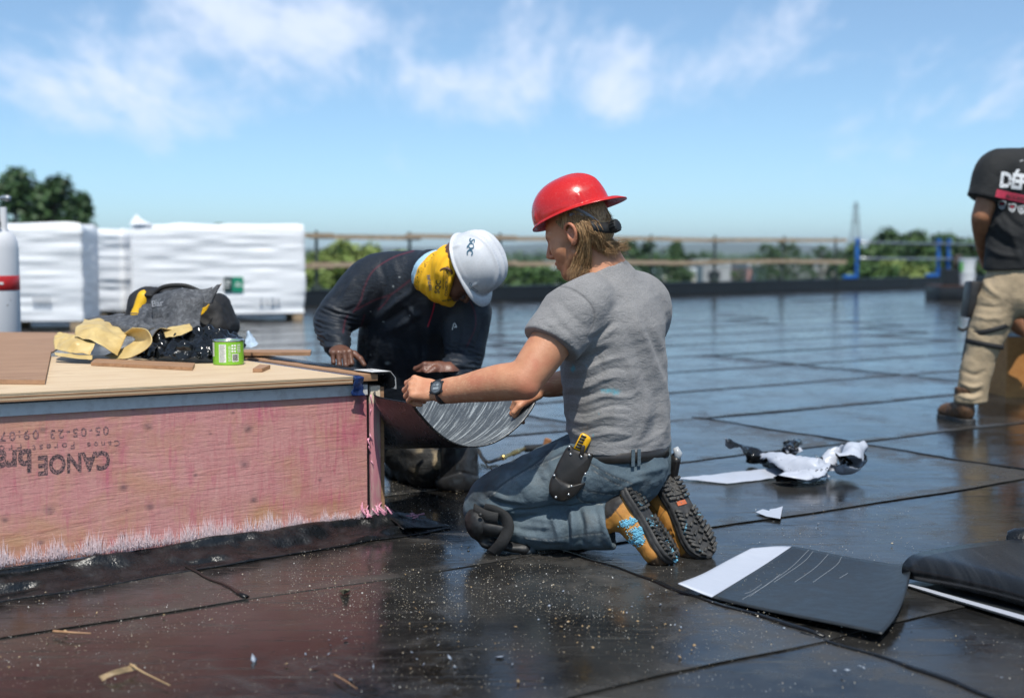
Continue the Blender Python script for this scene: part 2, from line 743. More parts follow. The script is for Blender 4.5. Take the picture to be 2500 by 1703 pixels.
def folds(V, N, lines, facing=0.05):
    """Cloth folds: each (line, half width, height) raises (or sinks) the surface along a drawn line on the side the line was drawn from."""
    uv = proj(V)
    view = V - np.array([0, 0, CAM_H])
    view /= np.linalg.norm(view, axis=1, keepdims=True)
    f = np.clip((-(N * view).sum(1) - facing) / 0.25, 0, 1)
    h = np.zeros(len(V))
    for line, wd, amp in lines:
        if len(line) > 2:
            line = cat_rom(line, len(line) * 4)
        d, t = pdist(uv, line)
        h += amp * np.exp(-(d / wd) ** 2) * np.sin(np.pi * np.clip(t * 0.92 + 0.04, 0, 1)) ** 0.6
    return h * f


def mark(V, N, lines, wd, facing=0.0):
    uv = proj(V)
    view = V - np.array([0, 0, CAM_H])
    f = (-(N * view).sum(1) > facing)
    h = np.zeros(len(V))
    for line in lines:
        if len(line) > 2:
            line = cat_rom(line, len(line) * 4)
        d, _ = pdist(uv, line)
        h = np.maximum(h, np.exp(-(d / wd) ** 2))
    return h * f


def hand(F, wrist, fwd, back, thumb_dir, left, bends, thumb_bend=(10, 25, 25), sc=1.0, spread=3.0):
    """Palm, four jointed fingers (index..little; three bend angles each) and a thumb leaving the side of the palm."""
    fwd = unit(fwd)
    back = unit(np.asarray(back, float) - fwd * np.dot(back, fwd))
    side = np.cross(fwd, back) if left else np.cross(back, fwd)
    w0 = np.asarray(wrist, float)
    k = 0.006
    kn = [(0.031, 0.088), (0.0105, 0.093), (-0.010, 0.088), (-0.029, 0.079)]
    kp = [w0 + sc * (side * s_ + fwd * f_ + back * 0.004) for s_, f_ in kn]
    F.ecap(w0, w0 + sc * fwd * 0.04, side, (0.029 * sc, 0.021 * sc), (0.036 * sc, 0.018 * sc), 0.012)
    F.ecap(w0 + sc * fwd * 0.035, w0 + sc * fwd * 0.072, side, (0.036 * sc, 0.0175 * sc), (0.040 * sc, 0.0145 * sc), 0.012)
    ln = [(0.044, 0.027, 0.021), (0.048, 0.031, 0.022), (0.044, 0.029, 0.022), (0.035, 0.022, 0.019)]
    ra = [0.0100, 0.0102, 0.0097, 0.0088]
    for i in range(4):
        p = kp[i]
        F.cap(w0 + sc * (side * kn[i][0] * 0.55 + fwd * 0.03), p, 0.0115 * sc, 0.0118 * sc, 0.008)
        sp = R(spread * (1.5 - i))
        d = unit(fwd * math.cos(sp) + side * math.sin(sp))
        ang = 0.0
        r = ra[i] * sc
        for j in range(3):
            ang += R(bends[i][j])
            q = p + sc * ln[i][j] * (d * math.cos(ang) - back * math.sin(ang))
            F.cap(p, q, r, r * 0.91, 0.0025 if j else 0.004)
            if j:
                F.cap(p, p, r * 1.05, None, 0.003)
            p, r = q, r * 0.91
    td = unit(thumb_dir)
    b = w0 + sc * (fwd * 0.022 + side * 0.022 - back * 0.006)
    ax = unit(np.cross(td, back))
    ang = 0.0
    r = 0.0145 * sc
    for L, bd in zip((0.044, 0.034, 0.027), thumb_bend):
        ang += R(bd)
        d = td * math.cos(ang) + np.cross(ax, td) * math.sin(ang) * -1
        q = b + sc * L * d
        F.cap(b, q, r, r * 0.84, 0.006)
        b, r = q, r * 0.86


def text_mesh(body, size, extrude=0.0, bold=0.0, spacing=1.0):
    cu_ = bpy.data.curves.new('letters', 'FONT')
    cu_.body = body
    cu_.size = size
    cu_.extrude = extrude
    cu_.offset = bold
    cu_.resolution_u = 3
    cu_.space_character = spacing
    cu_.align_x = 'CENTER'
    cu_.align_y = 'CENTER'
    o = bpy.data.objects.new('letters', cu_)
    COL.objects.link(o)
    dg = bpy.context.evaluated_depsgraph_get()
    me = bpy.data.meshes.new_from_object(o.evaluated_get(dg))
    V = np.array([v.co[:] for v in me.vertices]).reshape(-1, 3)
    F = [tuple(p.vertices) for p in me.polygons]
    bpy.data.objects.remove(o)
    bpy.data.curves.remove(cu_)
    bpy.data.meshes.remove(me)
    return V, F


def subdivide_flat(V, F, maxlen):
    bm = bmesh.new()
    vs = [bm.verts.new(p) for p in V]
    for f in F:
        try:
            bm.faces.new([vs[i] for i in f])
        except ValueError:
            pass
    bmesh.ops.triangulate(bm, faces=list(bm.faces))
    for _ in range(6):
        e = [q for q in bm.edges if q.calc_length() > maxlen]
        if not e:
            break
        bmesh.ops.subdivide_edges(bm, edges=e, cuts=1, use_grid_fill=False)
        bmesh.ops.triangulate(bm, faces=[f for f in bm.faces if len(f.verts) > 3])
    bm.verts.index_update()
    V2 = np.array([v.co[:] for v in bm.verts])
    F2 = [tuple(v.index for v in f.verts) for f in bm.faces]
    bm.free()
    return V2, F2


def bvh_of(V, F):
    return BVHTree.FromPolygons([tuple(map(float, p)) for p in V], [tuple(map(int, f)) for f in F])


def print_on(tree, V, F, c, right, up, name, mat, parent, lift=0.0012, reach=0.2):
    """Lay flat lettering onto a curved surface: every point goes along the letters' own normal to the surface."""
    right, up = unit(right), unit(up)
    up = unit(up - right * np.dot(up, right))
    n = np.cross(right, up)
    V, F = subdivide_flat(V, F, 0.012)
    W = []
    for p in V:
        q = np.asarray(c) + right * p[0] + up * p[1]
        hit, nn, _, _ = tree.ray_cast(Vector(q + n * reach), Vector(-n))
        W.append(np.array(hit) + np.array(nn) * lift if hit is not None else q)
    return obj(name, W, F, mat, parent, smooth=False)

# ------------------------------------------------------------------ the setting: roof, parapet, land beyond
UU = np.array([0.84, 0.543, 0.0]) / math.hypot(0.84, 0.543)      # the two directions of the roofing sheets
VV = np.array([UU[1], -UU[0], 0.0])


def mat_roof(name, seed, dirt=1.0):
    t = NT(name)
    p = t.world()
    ps = t.map(p, loc=(seed, seed * 0.7, 0))
    rot = -math.atan2(UU[1], UU[0])
    n1 = t.noise(ps, 1.1, 5, 0.6)
    n2 = t.noise(ps, 9.0, 6, 0.65)
    n3 = t.noise(p, 70.0, 4, 0.6)
    n4 = t.noise(ps, 3.2, 9, 0.78, 0.8)
    scuff = t.noise(t.map(p, scale=(2.0, 30, 1), rot=(0, 0, rot + 0.5)), 1.6, 5, 0.7, 0.6)
    st = t.noise(t.map(p, scale=(1.2, 26, 1), rot=(0, 0, rot)), 2.2, 4, 0.6)
    dust = t.math('MULTIPLY', t.rng(n4, 0.48, 0.76, 0, 1, True), t.rng(n2, 0.32, 0.68, 0.25, 1.0))
    edge = t.attr('edge')
    dust = t.math('ADD', dust, t.math('MULTIPLY', edge, t.rng(n2, 0.35, 0.65, 0.1, 0.75)), True)
    film = t.rng(n1, 0.38, 0.66, 0, 1, True)
    base = t.mix(film, (0.007, 0.007, 0.007), (0.037, 0.036, 0.034))
    base = t.mix(t.math('MULTIPLY', dust, 0.50 * dirt), base, (0.118, 0.112, 0.102))
    base = t.mix(t.math('MULTIPLY', t.rng(scuff, 0.57, 0.72, 0, 1, True), 0.5), base, (0.12, 0.11, 0.095))
    speck = t.rng(t.voro(p, 190.0, 'F1'), 0.0, 0.20, 1.0, 0.0)
    spm = t.math('MULTIPLY', speck, t.rng(t.noise(p, 2.4, 6, 0.75), 0.45, 0.62, 0, 1, True))
    base = t.mix(t.math('MULTIPLY', spm, 0.8 * dirt), base, (0.50, 0.42, 0.30))
    rough = t.math('ADD', t.rng(n2, 0.3, 0.75, 0.045, 0.13), t.math('MULTIPLY', dust, 0.36))
    rough = t.math('ADD', rough, t.math('MULTIPLY', film, 0.10))
    rough = t.math('ADD', rough, t.rng(st, 0.5, 0.75, 0.0, 0.10))
    h = t.math('ADD', t.math('MULTIPLY', t.noise(ps, 4.0, 3, 0.5), 1.0), t.math('MULTIPLY', n3, 0.10))
    h = t.math('ADD', h, t.math('MULTIPLY', st, 0.10))
    b = t.bump(h, 0.10, 0.03)
    b = t.bump(t.math('ADD', spm, t.math('ADD', t.math('MULTIPLY', dust, 0.8), t.rng(scuff, 0.58, 0.74))), 0.35, 0.002, b)
    return t.done(base, rough, 0.0, b, IOR=1.48, Specular_IOR_Level=0.40, Specular_Tint=(1.0, 0.93, 0.83))


M_ROOF = [mat_roof('wet_black_membrane_%d' % i, i * 7.3) for i in range(3)]

PAR_A, PAR_B = G(760, 748), G(2293, 701)
pdir = unit(PAR_B - PAR_A)
pnor = np.array([-pdir[1], pdir[0], 0])
PAR0, PAR1 = PAR_A - pdir * 16, PAR_B + pdir * 14
roof_poly = [PAR0 + pnor * 0.3, PAR1 + pnor * 0.3, PAR1 - pnor * 60, PAR0 - pnor * 60]
mb = MB()
n = 4
top = [np.array([p[0], p[1], 0.0]) for p in roof_poly]
bot = [np.array([p[0], p[1], -7.0]) for p in roof_poly]
mb.add(top + bot, [(3, 2, 1, 0), (4, 5, 6, 7)] + [(i, (i + 1) % 4, (i + 1) % 4 + 4, i + 4) for i in range(4)])
roof = tag(mb.build('roof', M_ROOF[0]), 'flat roof covered with shiny black roofing membrane', None, kind='structure')

t = NT('bitumen_bead')
M_BEAD = t.done((0.006, 0.006, 0.006), 0.3, 0, t.bump(t.noise(t.world(), 60, 3), 0.5, 0.004))
# every sheet of roofing: a lapped slab, joints as they lie in the photograph
rows = []
v = -1.13
while v > -22:
    rows.append((v - 1.1, v))
    v -= 1.1


def joints(lo):
    if lo > -3.6:
        return [-5.6, 2.15, 6.9, 12.5, 18.0]
    if lo > -5.8:
        return [-3.4, 1.1, 4.66, 9.7, 15.2, 22.0]
    if lo > -9.6:
        return [-6.0, 0.2, 3.9, 7.62, 13.0, 19.0, 25.0]
    return [-7.0, -1.0 + (lo * 1.7) % 2, 5.0 + (lo * 2.3) % 3, 11.0 + lo % 2, 17.0 + lo % 3, 24.0]


def roof_sheet(u0, u1, v0, v1, i):
    nu, nv = max(6, int((u1 - u0) / 0.16)), 8
    lap_u, lap_v = 0.13, 0.09
    A = np.zeros((nu, nv, 3))
    E = np.zeros((nu, nv))
    fvs = np.concatenate([np.linspace(0, 1 - 0.09 / (v1 + lap_v - v0), 6), [1 - 0.02, 1.0]])
    fus = np.linspace(0, 1, nu)
    fus[-2] = 1 - 0.11 / (u1 + lap_u - u0)
    for a in range(nu):
        for b in range(nv):
            fu, fv = fus[a], fvs[b]
            uu = u0 + (u1 + lap_u - u0) * fu
            vv = v0 + (v1 + lap_v - v0) * fv
            wob = 0.008 * math.sin(uu * 3.1 + i * 2.1) + 0.006 * math.sin(uu * 7.7 + i)
            if b == nv - 1:
                vv += wob
            if a == nu - 1:
                uu += 0.012 * math.sin(vv * 9 + i)
            z = 0.004 + 0.0042 * fv + 0.0028 * fu
            if b == nv - 1:
                z += 0.0016 * max(0, math.sin(uu * 2.3 + i * 1.3)) ** 3
            E[a, b] = 1.0 if (b >= 6 or a >= nu - 2 and a > 3) else 0.0
            A[a, b] = UU * uu + VV * vv + np.array([0, 0, z])
    s = MB().grid(A[:, ::-1], 0.0017)
    return s, np.concatenate([E[:, ::-1].ravel()] * 2)


k = 0
for ri, (v0, v1) in enumerate(rows):
    js = joints(v0)
    for u0, u1 in zip(js[:-1], js[1:]):
        c = UU * (u0 + u1) / 2 + VV * (v0 + v1) / 2
        if c[1] < -2 or c[1] > 24 or abs(c[0]) > 4.5 + 0.55 * max(c[1], 0):
            continue
        sh_, ed_ = roof_sheet(u0, u1, v0, v1, k)
        sh_.build('membrane_sheet', M_ROOF[(k * 7 + ri) % 3], roof, autosmooth=35, attrs={'edge': ed_})
        if c[1] < 18:
            vs_ = np.linspace(v0 + 0.02, v1 + 0.08, 22)
            pts_ = [UU * (u1 + 0.134 + 0.012 * math.sin(q * 9 + k) + 0.004 * math.sin(q * 31)) + VV * q + np.array([0, 0, 0.0085 + 0.0042 * (q - v0)]) for q in vs_]
            MB().tube(pts_, [0.006 + 0.004 * max(0, math.sin(q * 13 + k * 2)) for q in vs_], 6, flat=0.5).build('seam_bead', M_BEAD, roof, smooth=True)
        k += 1

# parapet
t = NT('parapet_membrane')
M_PARAPET = t.done(t.mix(t.noise(t.co(), 3, 4), (0.004, 0.005, 0.006), (0.011, 0.012, 0.015)), 0.42, 0, t.bump(t.noise(t.co(), 6, 3), 0.4, 0.02))
par = thing('parapet_wall', 'low black membrane covered parapet along the roof edge', 'wall', (PAR0 + PAR1) / 2)
L = np.linalg.norm(PAR1 - PAR0)
nseg = int(L / 3)
for i in range(nseg):
    c = PAR0 + pdir * (L * (i + 0.5) / nseg) + pnor * 0.15
    s = MB()
    s.box(c + np.array([0, 0, 0.13]), pdir * (L / nseg / 2 - 0.004), pnor * 0.15, (0, 0, 0.13), 0.012)
    s.box(c + np.array([0, 0, 0.268]), pdir * (L / nseg / 2 - 0.002), pnor * 0.165, (0, 0, 0.008))
    s.build('parapet_panel', M_PARAPET, par)

# land
t = NT('land_green')
p = t.world()
c1 = t.ramp(t.noise(p, 0.012, 6, 0.6), [(0.3, (0.035, 0.075, 0.018)), (0.5, (0.06, 0.11, 0.03)), (0.62, (0.13, 0.13, 0.10)), (0.75, (0.05, 0.09, 0.025))])
M_LAND = t.done(t.mix(t.noise(p, 0.3, 4), c1, (0.05, 0.085, 0.03)), 0.95)
a = np.linspace(-1, 1, 30)
pts = np.array([[(x * 9000, 4000 + y * 9000 - 1500, -7.05) for y in a] for x in a])
tag(MB().grid(pts[:, ::1]).build('ground', M_LAND), 'flat green land far below the roof', None, kind='structure')
M_HILL = plain('hill_wood', (0.05, 0.075, 0.045), 0.95, var=0.3, scale=0.004)
hx = np.linspace(-5200, 5200, 90)
hz = 26 + 12 * np.sin(hx / 900 + 1.0) + 8 * np.sin(hx / 370) + 4 * np.sin(hx / 130)
hz = np.maximum(hz, 8)
A = np.stack([np.stack([hx, 5200 - 700 * np.cos(tt) + 0 * hx, -7 + hz * np.sin(tt)], 1) for tt in np.linspace(0, math.pi, 9)], 1)
tag(MB().grid(A[::-1]).build('hills', M_HILL, smooth=True), 'low wooded hills on the horizon', None, kind='structure')

# ------------------------------------------------------------------ guard rails
t = NT('rail_lumber')
M_LUMBER = t.done(t.mix(t.noise(t.map(t.co(), scale=(1, 1, 9)), 3, 5), (0.30, 0.20, 0.12), (0.52, 0.42, 0.31)), 0.8)
M_LUMBER2 = plain('rail_lumber_pale', (0.40, 0.30, 0.20), 0.8, var=0.3, scale=6)
M_POST = plain('weathered_green_post', (0.045, 0.06, 0.05), 0.6, var=0.4, scale=8)


def on_par(px, z=0.276):
    """Point on top of the parapet under the image column px."""
    k_ = (px - CX) / FPX
    # x = k*y (level line), solve along the parapet
    A_ = PAR_A + pnor * 0.15
    s_ = (k_ * A_[1] - A_[0]) / (pdir[0] - k_ * pdir[1])
    q = A_ + pdir * s_
    q[2] = z
    return q


gr = thing('wooden_guard_rail', 'two weathered plank rails on dark posts along the parapet', 'guard rail', on_par(1400))
posts = [330, 560, 773, 1003, 1220, 1405, 1590, 1743, 1906, 2039]
for i, px in enumerate(posts):
    q = on_par(px)
    lean = np.array([0.02, 0.0, 0.0]) * (1 if i % 3 else -2.5) * (3 if px == 1906 else 0.4)
    s = MB()
    s.tube([q, q + lean * 0.5 + (0, 0, 0.5), q + lean + (0, 0, 1.03)], [0.035, 0.03, 0.028], 8)
    s.box(q + np.array([0, 0, 0.04]), pdir * 0.07, pnor * 0.07, (0, 0, 0.04))
    s.build('post', M_POST, gr, autosmooth=40)
for zi, z in enumerate((0.935, 0.435)):
    for i in range(len(posts) - 1):
        a_, b_ = on_par(posts[i] - 18), on_par(posts[i + 1] + (34 if i % 2 else 20))
        dz = 0.012 * math.sin(i * 2.7 + zi)
        off = -pnor * (0.055 + 0.042 * (i % 2))
        c = (a_ + b_) / 2 + off + np.array([0, 0, z - 0.0 + dz])
        d = (b_ - a_) / 2 + np.array([0, 0, 0.012 * math.sin(i * 1.9 + 2 * zi)])
        MB().box(c, d, pnor * 0.019, (0, 0, 0.042)).build('rail_plank', (M_LUMBER, M_LUMBER2, M_LUMBER2)[(i + zi) % 3], gr)

M_BLUE = plain('blue_paint', (0.012, 0.13, 0.48), 0.45, var=0.2, scale=5)
M_STEEL = plain('galvanised_steel', (0.42, 0.44, 0.46), 0.4, 0.85, var=0.15, scale=20)
blue_spots = [(2090, 'blue guard stand at the end of the plank rail, on the parapet'),
              (2288, 'blue guard stand with a foot, left one of the close pair'),
              (2313, 'blue guard stand without a visible foot, right one of the close pair')]
for px, lab in blue_spots:
    q = on_par(px)
    b = thing('guard_stand', lab, 'guard stand', q, 'blue guard stands')
    MB().box(q + np.array([0, 0, 0.47]), pdir * 0.034, pnor * 0.034, (0, 0, 0.47), 0.008).box(q + np.array([0, 0, 0.975]), pdir * 0.05, pnor * 0.05, (0, 0, 0.03), 0.008).build('upright', M_BLUE, b, autosmooth=40)
    MB().box(q - pdir * (0.28 if px != 2313 else -0.2) + np.array([0, 0, 0.042]), pdir * 0.24, pnor * 0.05, (0, 0, 0.04), 0.01).build('foot', M_BLUE, b, autosmooth=40)
    for z in (0.5, 0.9):
        MB().box(q + np.array([0, 0, z]) - pnor * 0.06, pdir * 0.06, pnor * 0.012, (0, 0, 0.03)).build('bracket', M_BLUE, b)
for z, w_ in ((0.90, 'upper'), (0.50, 'lower')):
    a_, b_ = on_par(2092), on_par(2560)
    pts = [a_ + (b_ - a_) * f - pnor * 0.085 + np.array([0, 0, z - 0.03 * math.sin(math.pi * f)]) for f in np.linspace(0, 1, 12)]
    s = MB().tube(pts, 0.028, 8).build('guard_bar', M_STEEL, None, smooth=True)
    tag(s, '%s grey bar running between the blue guard stands' % w_, 'guard bar', 'bars of the blue guard rail')

# ------------------------------------------------------------------ trees and far things
M_BARK = plain('bark', (0.09, 0.07, 0.05), 0.9, var=0.3, scale=3)


def leafmat(name, a, b):
    t = NT(name)
    f = t.noise(t.co(), 0.8, 3)
    g = t.n('ShaderNodeObjectInfo').outputs['Random']
    c = t.mix(t.rng(f, 0.35, 0.65), a, b)
    return t.done(c, 0.6, 0, None, Subsurface_Weight=0.0, Transmission_Weight=0.0)


M_LEAF = [leafmat('dark_foliage', (0.022, 0.060, 0.016), (0.055, 0.115, 0.030)),
          leafmat('mid_foliage', (0.035, 0.085, 0.018), (0.080, 0.150, 0.035)),
          leafmat('pale_foliage', (0.130, 0.190, 0.035), (0.230, 0.290, 0.070))]


def tree(px, top_y, d, width, label, kind=0, shape='round', lean=0.0, zbase=-7.0, dens=1.0, seed=0, low=0.0, group=None):
    """Tapered trunk with limbs and a crown of leaf faces gathered in clumps; width in metres."""
    rg = np.random.default_rng(seed * 100 + 7)
    tp = P(px, top_y, d)
    base = np.array([tp[0] - lean, d, zbase])
    Ht = tp[2] - zbase
    root = thing('tree' if shape != 'bush' else 'shrub', label, 'tree' if shape != 'bush' else 'shrub', base, group)
    s = MB()
    sp = [base + np.array([lean * f ** 1.5, 0, Ht * f * 0.93]) for f in np.linspace(0, 1, 7)]
    s.tube(sp, [0.028 * Ht * (1 - 0.85 * f) for f in np.linspace(0, 1, 7)], 7)
    clumps = []
    nc = int(72 * dens)
    y0 = low if low else (0.22 if shape != 'bush' else 0.05)
    for i in range(nc):
        f = y0 + (1 - y0) * (i + rg.random()) / nc
        g = (f - y0) / (1 - y0)
        if shape == 'poplar':
            w_ = width / 2 * (0.45 + 0.75 * math.sin(math.pi * min(1, g * 0.85 + 0.12))) * (1 - 0.72 * g ** 2.2)
        elif shape == 'conifer':
            w_ = width / 2 * (1.02 - g) ** 0.85
        else:
            w_ = width / 2 * math.sqrt(max(0.03, 1 - (2 * g - 0.85) ** 2 / 1.5))
        an = rg.random() * 6.283
        rr = w_ * (0.35 + 0.65 * math.sqrt(rg.random()))
        c = base + np.array([lean * f ** 1.5 + math.cos(an) * rr, math.sin(an) * rr, Ht * f * 0.97])
        clumps.append((c, width * rg.uniform(0.10, 0.17) * (0.75 if g > 0.85 else 1)))
        if i % 3 == 0:
            st_ = base + np.array([lean * max(f - .08, 0) ** 1.5, 0, Ht * max(f - 0.1, 0.05)])
            s.tube([st_, (st_ + c) / 2 + (0, 0, 0.04 * Ht), c], [0.009 * Ht * (1 - .6 * g), 0.006 * Ht * (1 - .6 * g), 0.002 * Ht], 5)
    s.build('trunk', M_BARK, root, smooth=True)
    m = int(78 * (1.0 if d < 120 else 0.6))
    C = np.repeat(np.array([c for c, _ in clumps]), m, 0)
    Rr = np.repeat(np.array([r for _, r in clumps]), m)
    D = rg.normal(size=(len(C), 3))
    D /= np.linalg.norm(D, axis=1, keepdims=True)
    pos = C + D * (Rr * rg.random(len(C)) ** 0.45)[:, None] * np.array([1, 1, 0.8])
    nr = unit([0, 0, 0.6]) + D * 0.9 + rg.normal(size=D.shape) * 0.5
    nr /= np.linalg.norm(nr, axis=1, keepdims=True)
    ta = np.cross(nr, rg.normal(size=nr.shape))
    ta /= np.maximum(np.linalg.norm(ta, axis=1, keepdims=True), 1e-6)
    tb = np.cross(nr, ta)
    sz = (width * 0.036 * rg.uniform(0.6, 1.3, len(C)))[:, None]
    V = np.stack([pos - ta * sz, pos - tb * sz * 0.55, pos + ta * sz, pos + tb * sz * 0.55], 1).reshape(-1, 3)
    Q = np.arange(len(V)).reshape(-1, 4)
    obj('crown', V, Q, M_LEAF[kind], root, smooth=False)
    return root


LG = 'trees at the far left behind the wrapped pallets'
tree(40, 408, 62, 6.0, 'tall dark leaning tree at the left edge, tallest behind the pallets', 0, 'poplar', 0.5, dens=1.3, seed=1, group=LG)
tree(-85, 420, 66, 6.0, 'dark tree cut by the left edge of the picture', 0, 'poplar', 0.4, seed=2, group=LG)
tree(135, 424, 60, 5.2, 'dark leaning tree, middle one of the group above the left pallet', 0, 'poplar', 0.6, dens=1.2, seed=3, group=LG)
tree(192, 458, 58, 3.8, 'dark shorter leaning tree, rightmost of the group above the left pallet', 0, 'poplar', 0.7, dens=1.2, seed=4, group=LG)
tree(525, 530, 45, 2.2, 'tip of a green tree just above the big wrapped pallet', 1, 'poplar', 0.1, seed=5)
BG_ = 'pale green trees behind the plank rail'
tree(800, 600, 60, 4.6, 'pale green bushy tree next to the big wrapped pallet', 2, 'round', 0.1, dens=1.2, seed=6, group=BG_)
tree(862, 584, 58, 5.0, 'pale green bushy tree, highest behind the bent worker', 2, 'round', 0.1, dens=1.3, seed=7, group=BG_)
tree(935, 600, 60, 4.6, 'pale green bushy tree above the shoulder of the bent worker', 2, 'round', 0.1, dens=1.2, seed=8, group=BG_)
tree(1265, 640, 70, 5.5, 'green tree between the white and the red hard hat', 1, 'round', 0.1, dens=1.1, seed=9, group=BG_)
tree(1335, 648, 76, 5.0, 'green tree just below the chin of the worker in red hard hat', 1, 'round', 0.1, seed=10, group=BG_)
tree(1545, 583, 120, 7.0, 'dark green tree right behind the hair of the kneeling worker', 0, 'round', 0.1, seed=11)
tree(1650, 588, 110, 5.0, 'dark conifer beyond the plank rail', 0, 'conifer', 0.0, seed=12)
FT = 'deciduous trees far beyond the plank rail'
tree(1880, 592, 170, 5.0, 'round dark tree seen between the last plank rail posts, nearer the middle', 0, 'round', 0.0, seed=13, group=FT)
tree(1920, 588, 175, 5.4, 'round dark tree beside the leaning rail post', 0, 'round', 0.0, seed=14, group=FT)
tree(2002, 597, 190, 5.0, 'round dark tree just left of the last rail post', 0, 'round', 0.0, seed=15, group=FT)
tree(2065, 606, 210, 5.0, 'small dark tree at the foot of the lattice tower', 0, 'round', 0.0, seed=16, group=FT)
tree(1800, 655, 120, 2.4, 'small green tree in front of the far low buildings', 1, 'round', 0.0, seed=17)
tree(1705, 615, 330, 9.0, 'hazy tree left of the white far roof', 0, 'round', 0.0, seed=18, group=FT)
RG_ = 'trees behind the blue guard stands'
for i, (px, ty, d, wd, kd, lb) in enumerate([
        (2120, 590, 78, 5.0, 1, 'green tree right beside the first blue guard stand'),
        (2172, 560, 82, 6.0, 0, 'tallest green tree between the blue guard stands'),
        (2228, 564, 84, 6.0, 1, 'second tallest green tree between the blue guard stands'),
        (2282, 570, 86, 5.5, 0, 'green tree right behind the close pair of blue stands'),
        (2328, 571, 88, 5.5, 0, 'green tree just right of the close pair of blue stands'),
        (2376, 582, 88, 5.5, 1, 'green tree beside the standing worker'),
        (2440, 586, 92, 6.0, 0, 'green tree hidden mostly behind the standing worker'),
        (2200, 628, 60, 4.0, 2, 'low pale green tree under the bars of the blue guard rail'),
        (2150, 640, 58, 4.0, 1, 'low green tree under the bars, nearer the first blue stand')]):
    tree(px, ty, d, wd, lb, kd, 'round' if i not in (1, 2) else 'poplar', 0.1, dens=1.3, seed=30 + i, low=0.10, group=RG_)

M_WHITEROOF = plain('white_sheet_wall', (0.74, 0.76, 0.78), 0.6, var=0.06, scale=0.5)
M_GREYWALL = plain('grey_block_wall', (0.36, 0.36, 0.37), 0.8, var=0.15, scale=0.3)
M_PINKWALL = plain('pink_brick_wall', (0.50, 0.27, 0.24), 0.8, var=0.2, scale=0.3)
M_BEIGEWALL = plain('beige_wall', (0.50, 0.46, 0.40), 0.8, var=0.15, scale=0.3)
M_GLASS_D = plain('dark_window', (0.02, 0.025, 0.03), 0.15, var=0.1)
for (x0, x1, yt, d, m1, m2, lab) in [
        (1716, 1826, 636, 300, M_GREYWALL, M_WHITEROOF, 'long low building with a white roof band behind the plank rail'),
        (1826, 1870, 643, 260, M_PINKWALL, M_GREYWALL, 'small pink brick building beyond the plank rail'),
        (1902, 1945, 636, 330, M_GREYWALL, M_WHITEROOF, 'small grey building with a white roof band by the leaning post'),
        (1885, 2010, 652, 240, M_GREYWALL, M_GREYWALL, 'wide grey block building in front of the far trees'),
        (2010, 2064, 635, 310, M_BEIGEWALL, M_WHITEROOF, 'pale building with white roof band by the last rail post'),
        (1330, 1400, 638, 320, M_WHITEROOF, M_GREYWALL, 'white far building between the chin and shoulder of the kneeling worker'),
        (1620, 1700, 655, 230, M_BEIGEWALL, M_WHITEROOF, 'beige low building behind the dark conifer'),
        (1030, 1100, 614, 420, M_WHITEROOF, M_GREYWALL, 'white far building above the back of the bent worker'),
        (960, 1040, 630, 300, M_BEIGEWALL, M_WHITEROOF, 'beige far building behind the bent worker')]:
    a_, b_ = P(x0, yt, d), P(x1, yt, d)
    zt = a_[2]
    bl = thing('building', lab, 'building', ((a_[0] + b_[0]) / 2, d + 10, -7), 'far low buildings')
    cx, hw, hh = (a_[0] + b_[0]) / 2, (b_[0] - a_[0]) / 2, (zt + 7) / 2
    MB().box((cx, d + 10, -7 + hh * 0.84), (hw, 0, 0), (0, 10, 0), (0, 0, hh * 0.84)).build('wall', m1, bl)
    MB().box((cx, d + 10, zt - hh * 0.16), (hw * 1.01, 0, 0), (0, 10.2, 0), (0, 0, hh * 0.158)).build('roof_band', m2, bl)
    nw = max(2, int(hw / 2.2))
    for i in range(nw):
        MB().box((cx - hw + hw * 2 * (i + 0.5) / nw, d - 0.02, -7 + hh * 0.85), (hw / nw * 0.55, 0, 0), (0, 0.06, 0), (0, 0, hh * 0.32)).build('window', M_GLASS_D, bl)

# lattice tower
M_TOWER = plain('tower_steel', (0.16, 0.17, 0.18), 0.6, 0.2, var=0.1)
td = 900.0
tb, tt = P(2087, 640, td), P(2087, 492, td)
tw = thing('lattice_tower', 'hazy steel lattice power tower on the horizon', 'tower', (tb[0], td, -7))
Ht = tt[2] + 7
s = MB()
lv = np.linspace(0, 1, 13)
cor = [(-1, -1), (1, -1), (1, 1), (-1, 1)]
wd = lambda f: 4.6 * (1 - f) ** 1.25 + 0.55
pt = lambda f, c: np.array([tb[0] + c[0] * wd(f), td + c[1] * wd(f), -7 + Ht * f])
for c in cor:
    s.tube([pt(f, c) for f in lv], 0.2, 5)
s.build('leg_frame', M_TOWER, tw)
s = MB()
for i in range(len(lv) - 1):
    for j in range(4):
        s.tube([pt(lv[i], cor[j]), pt(lv[i + 1], cor[(j + 1) % 4])], 0.09, 4)
        s.tube([pt(lv[i + 1], cor[j]), pt(lv[i], cor[(j + 1) % 4])], 0.09, 4)
s.build('lattice_bracing', M_TOWER, tw)
for f in (0.66, 0.78, 0.9):
    z = -7 + Ht * f
    MB().tube([(tb[0] - 4.2, td, z), (tb[0], td, z + 0.9), (tb[0] + 4.2, td, z)], [0.12, 0.4, 0.12], 6).build('cross_arm', M_TOWER, tw)

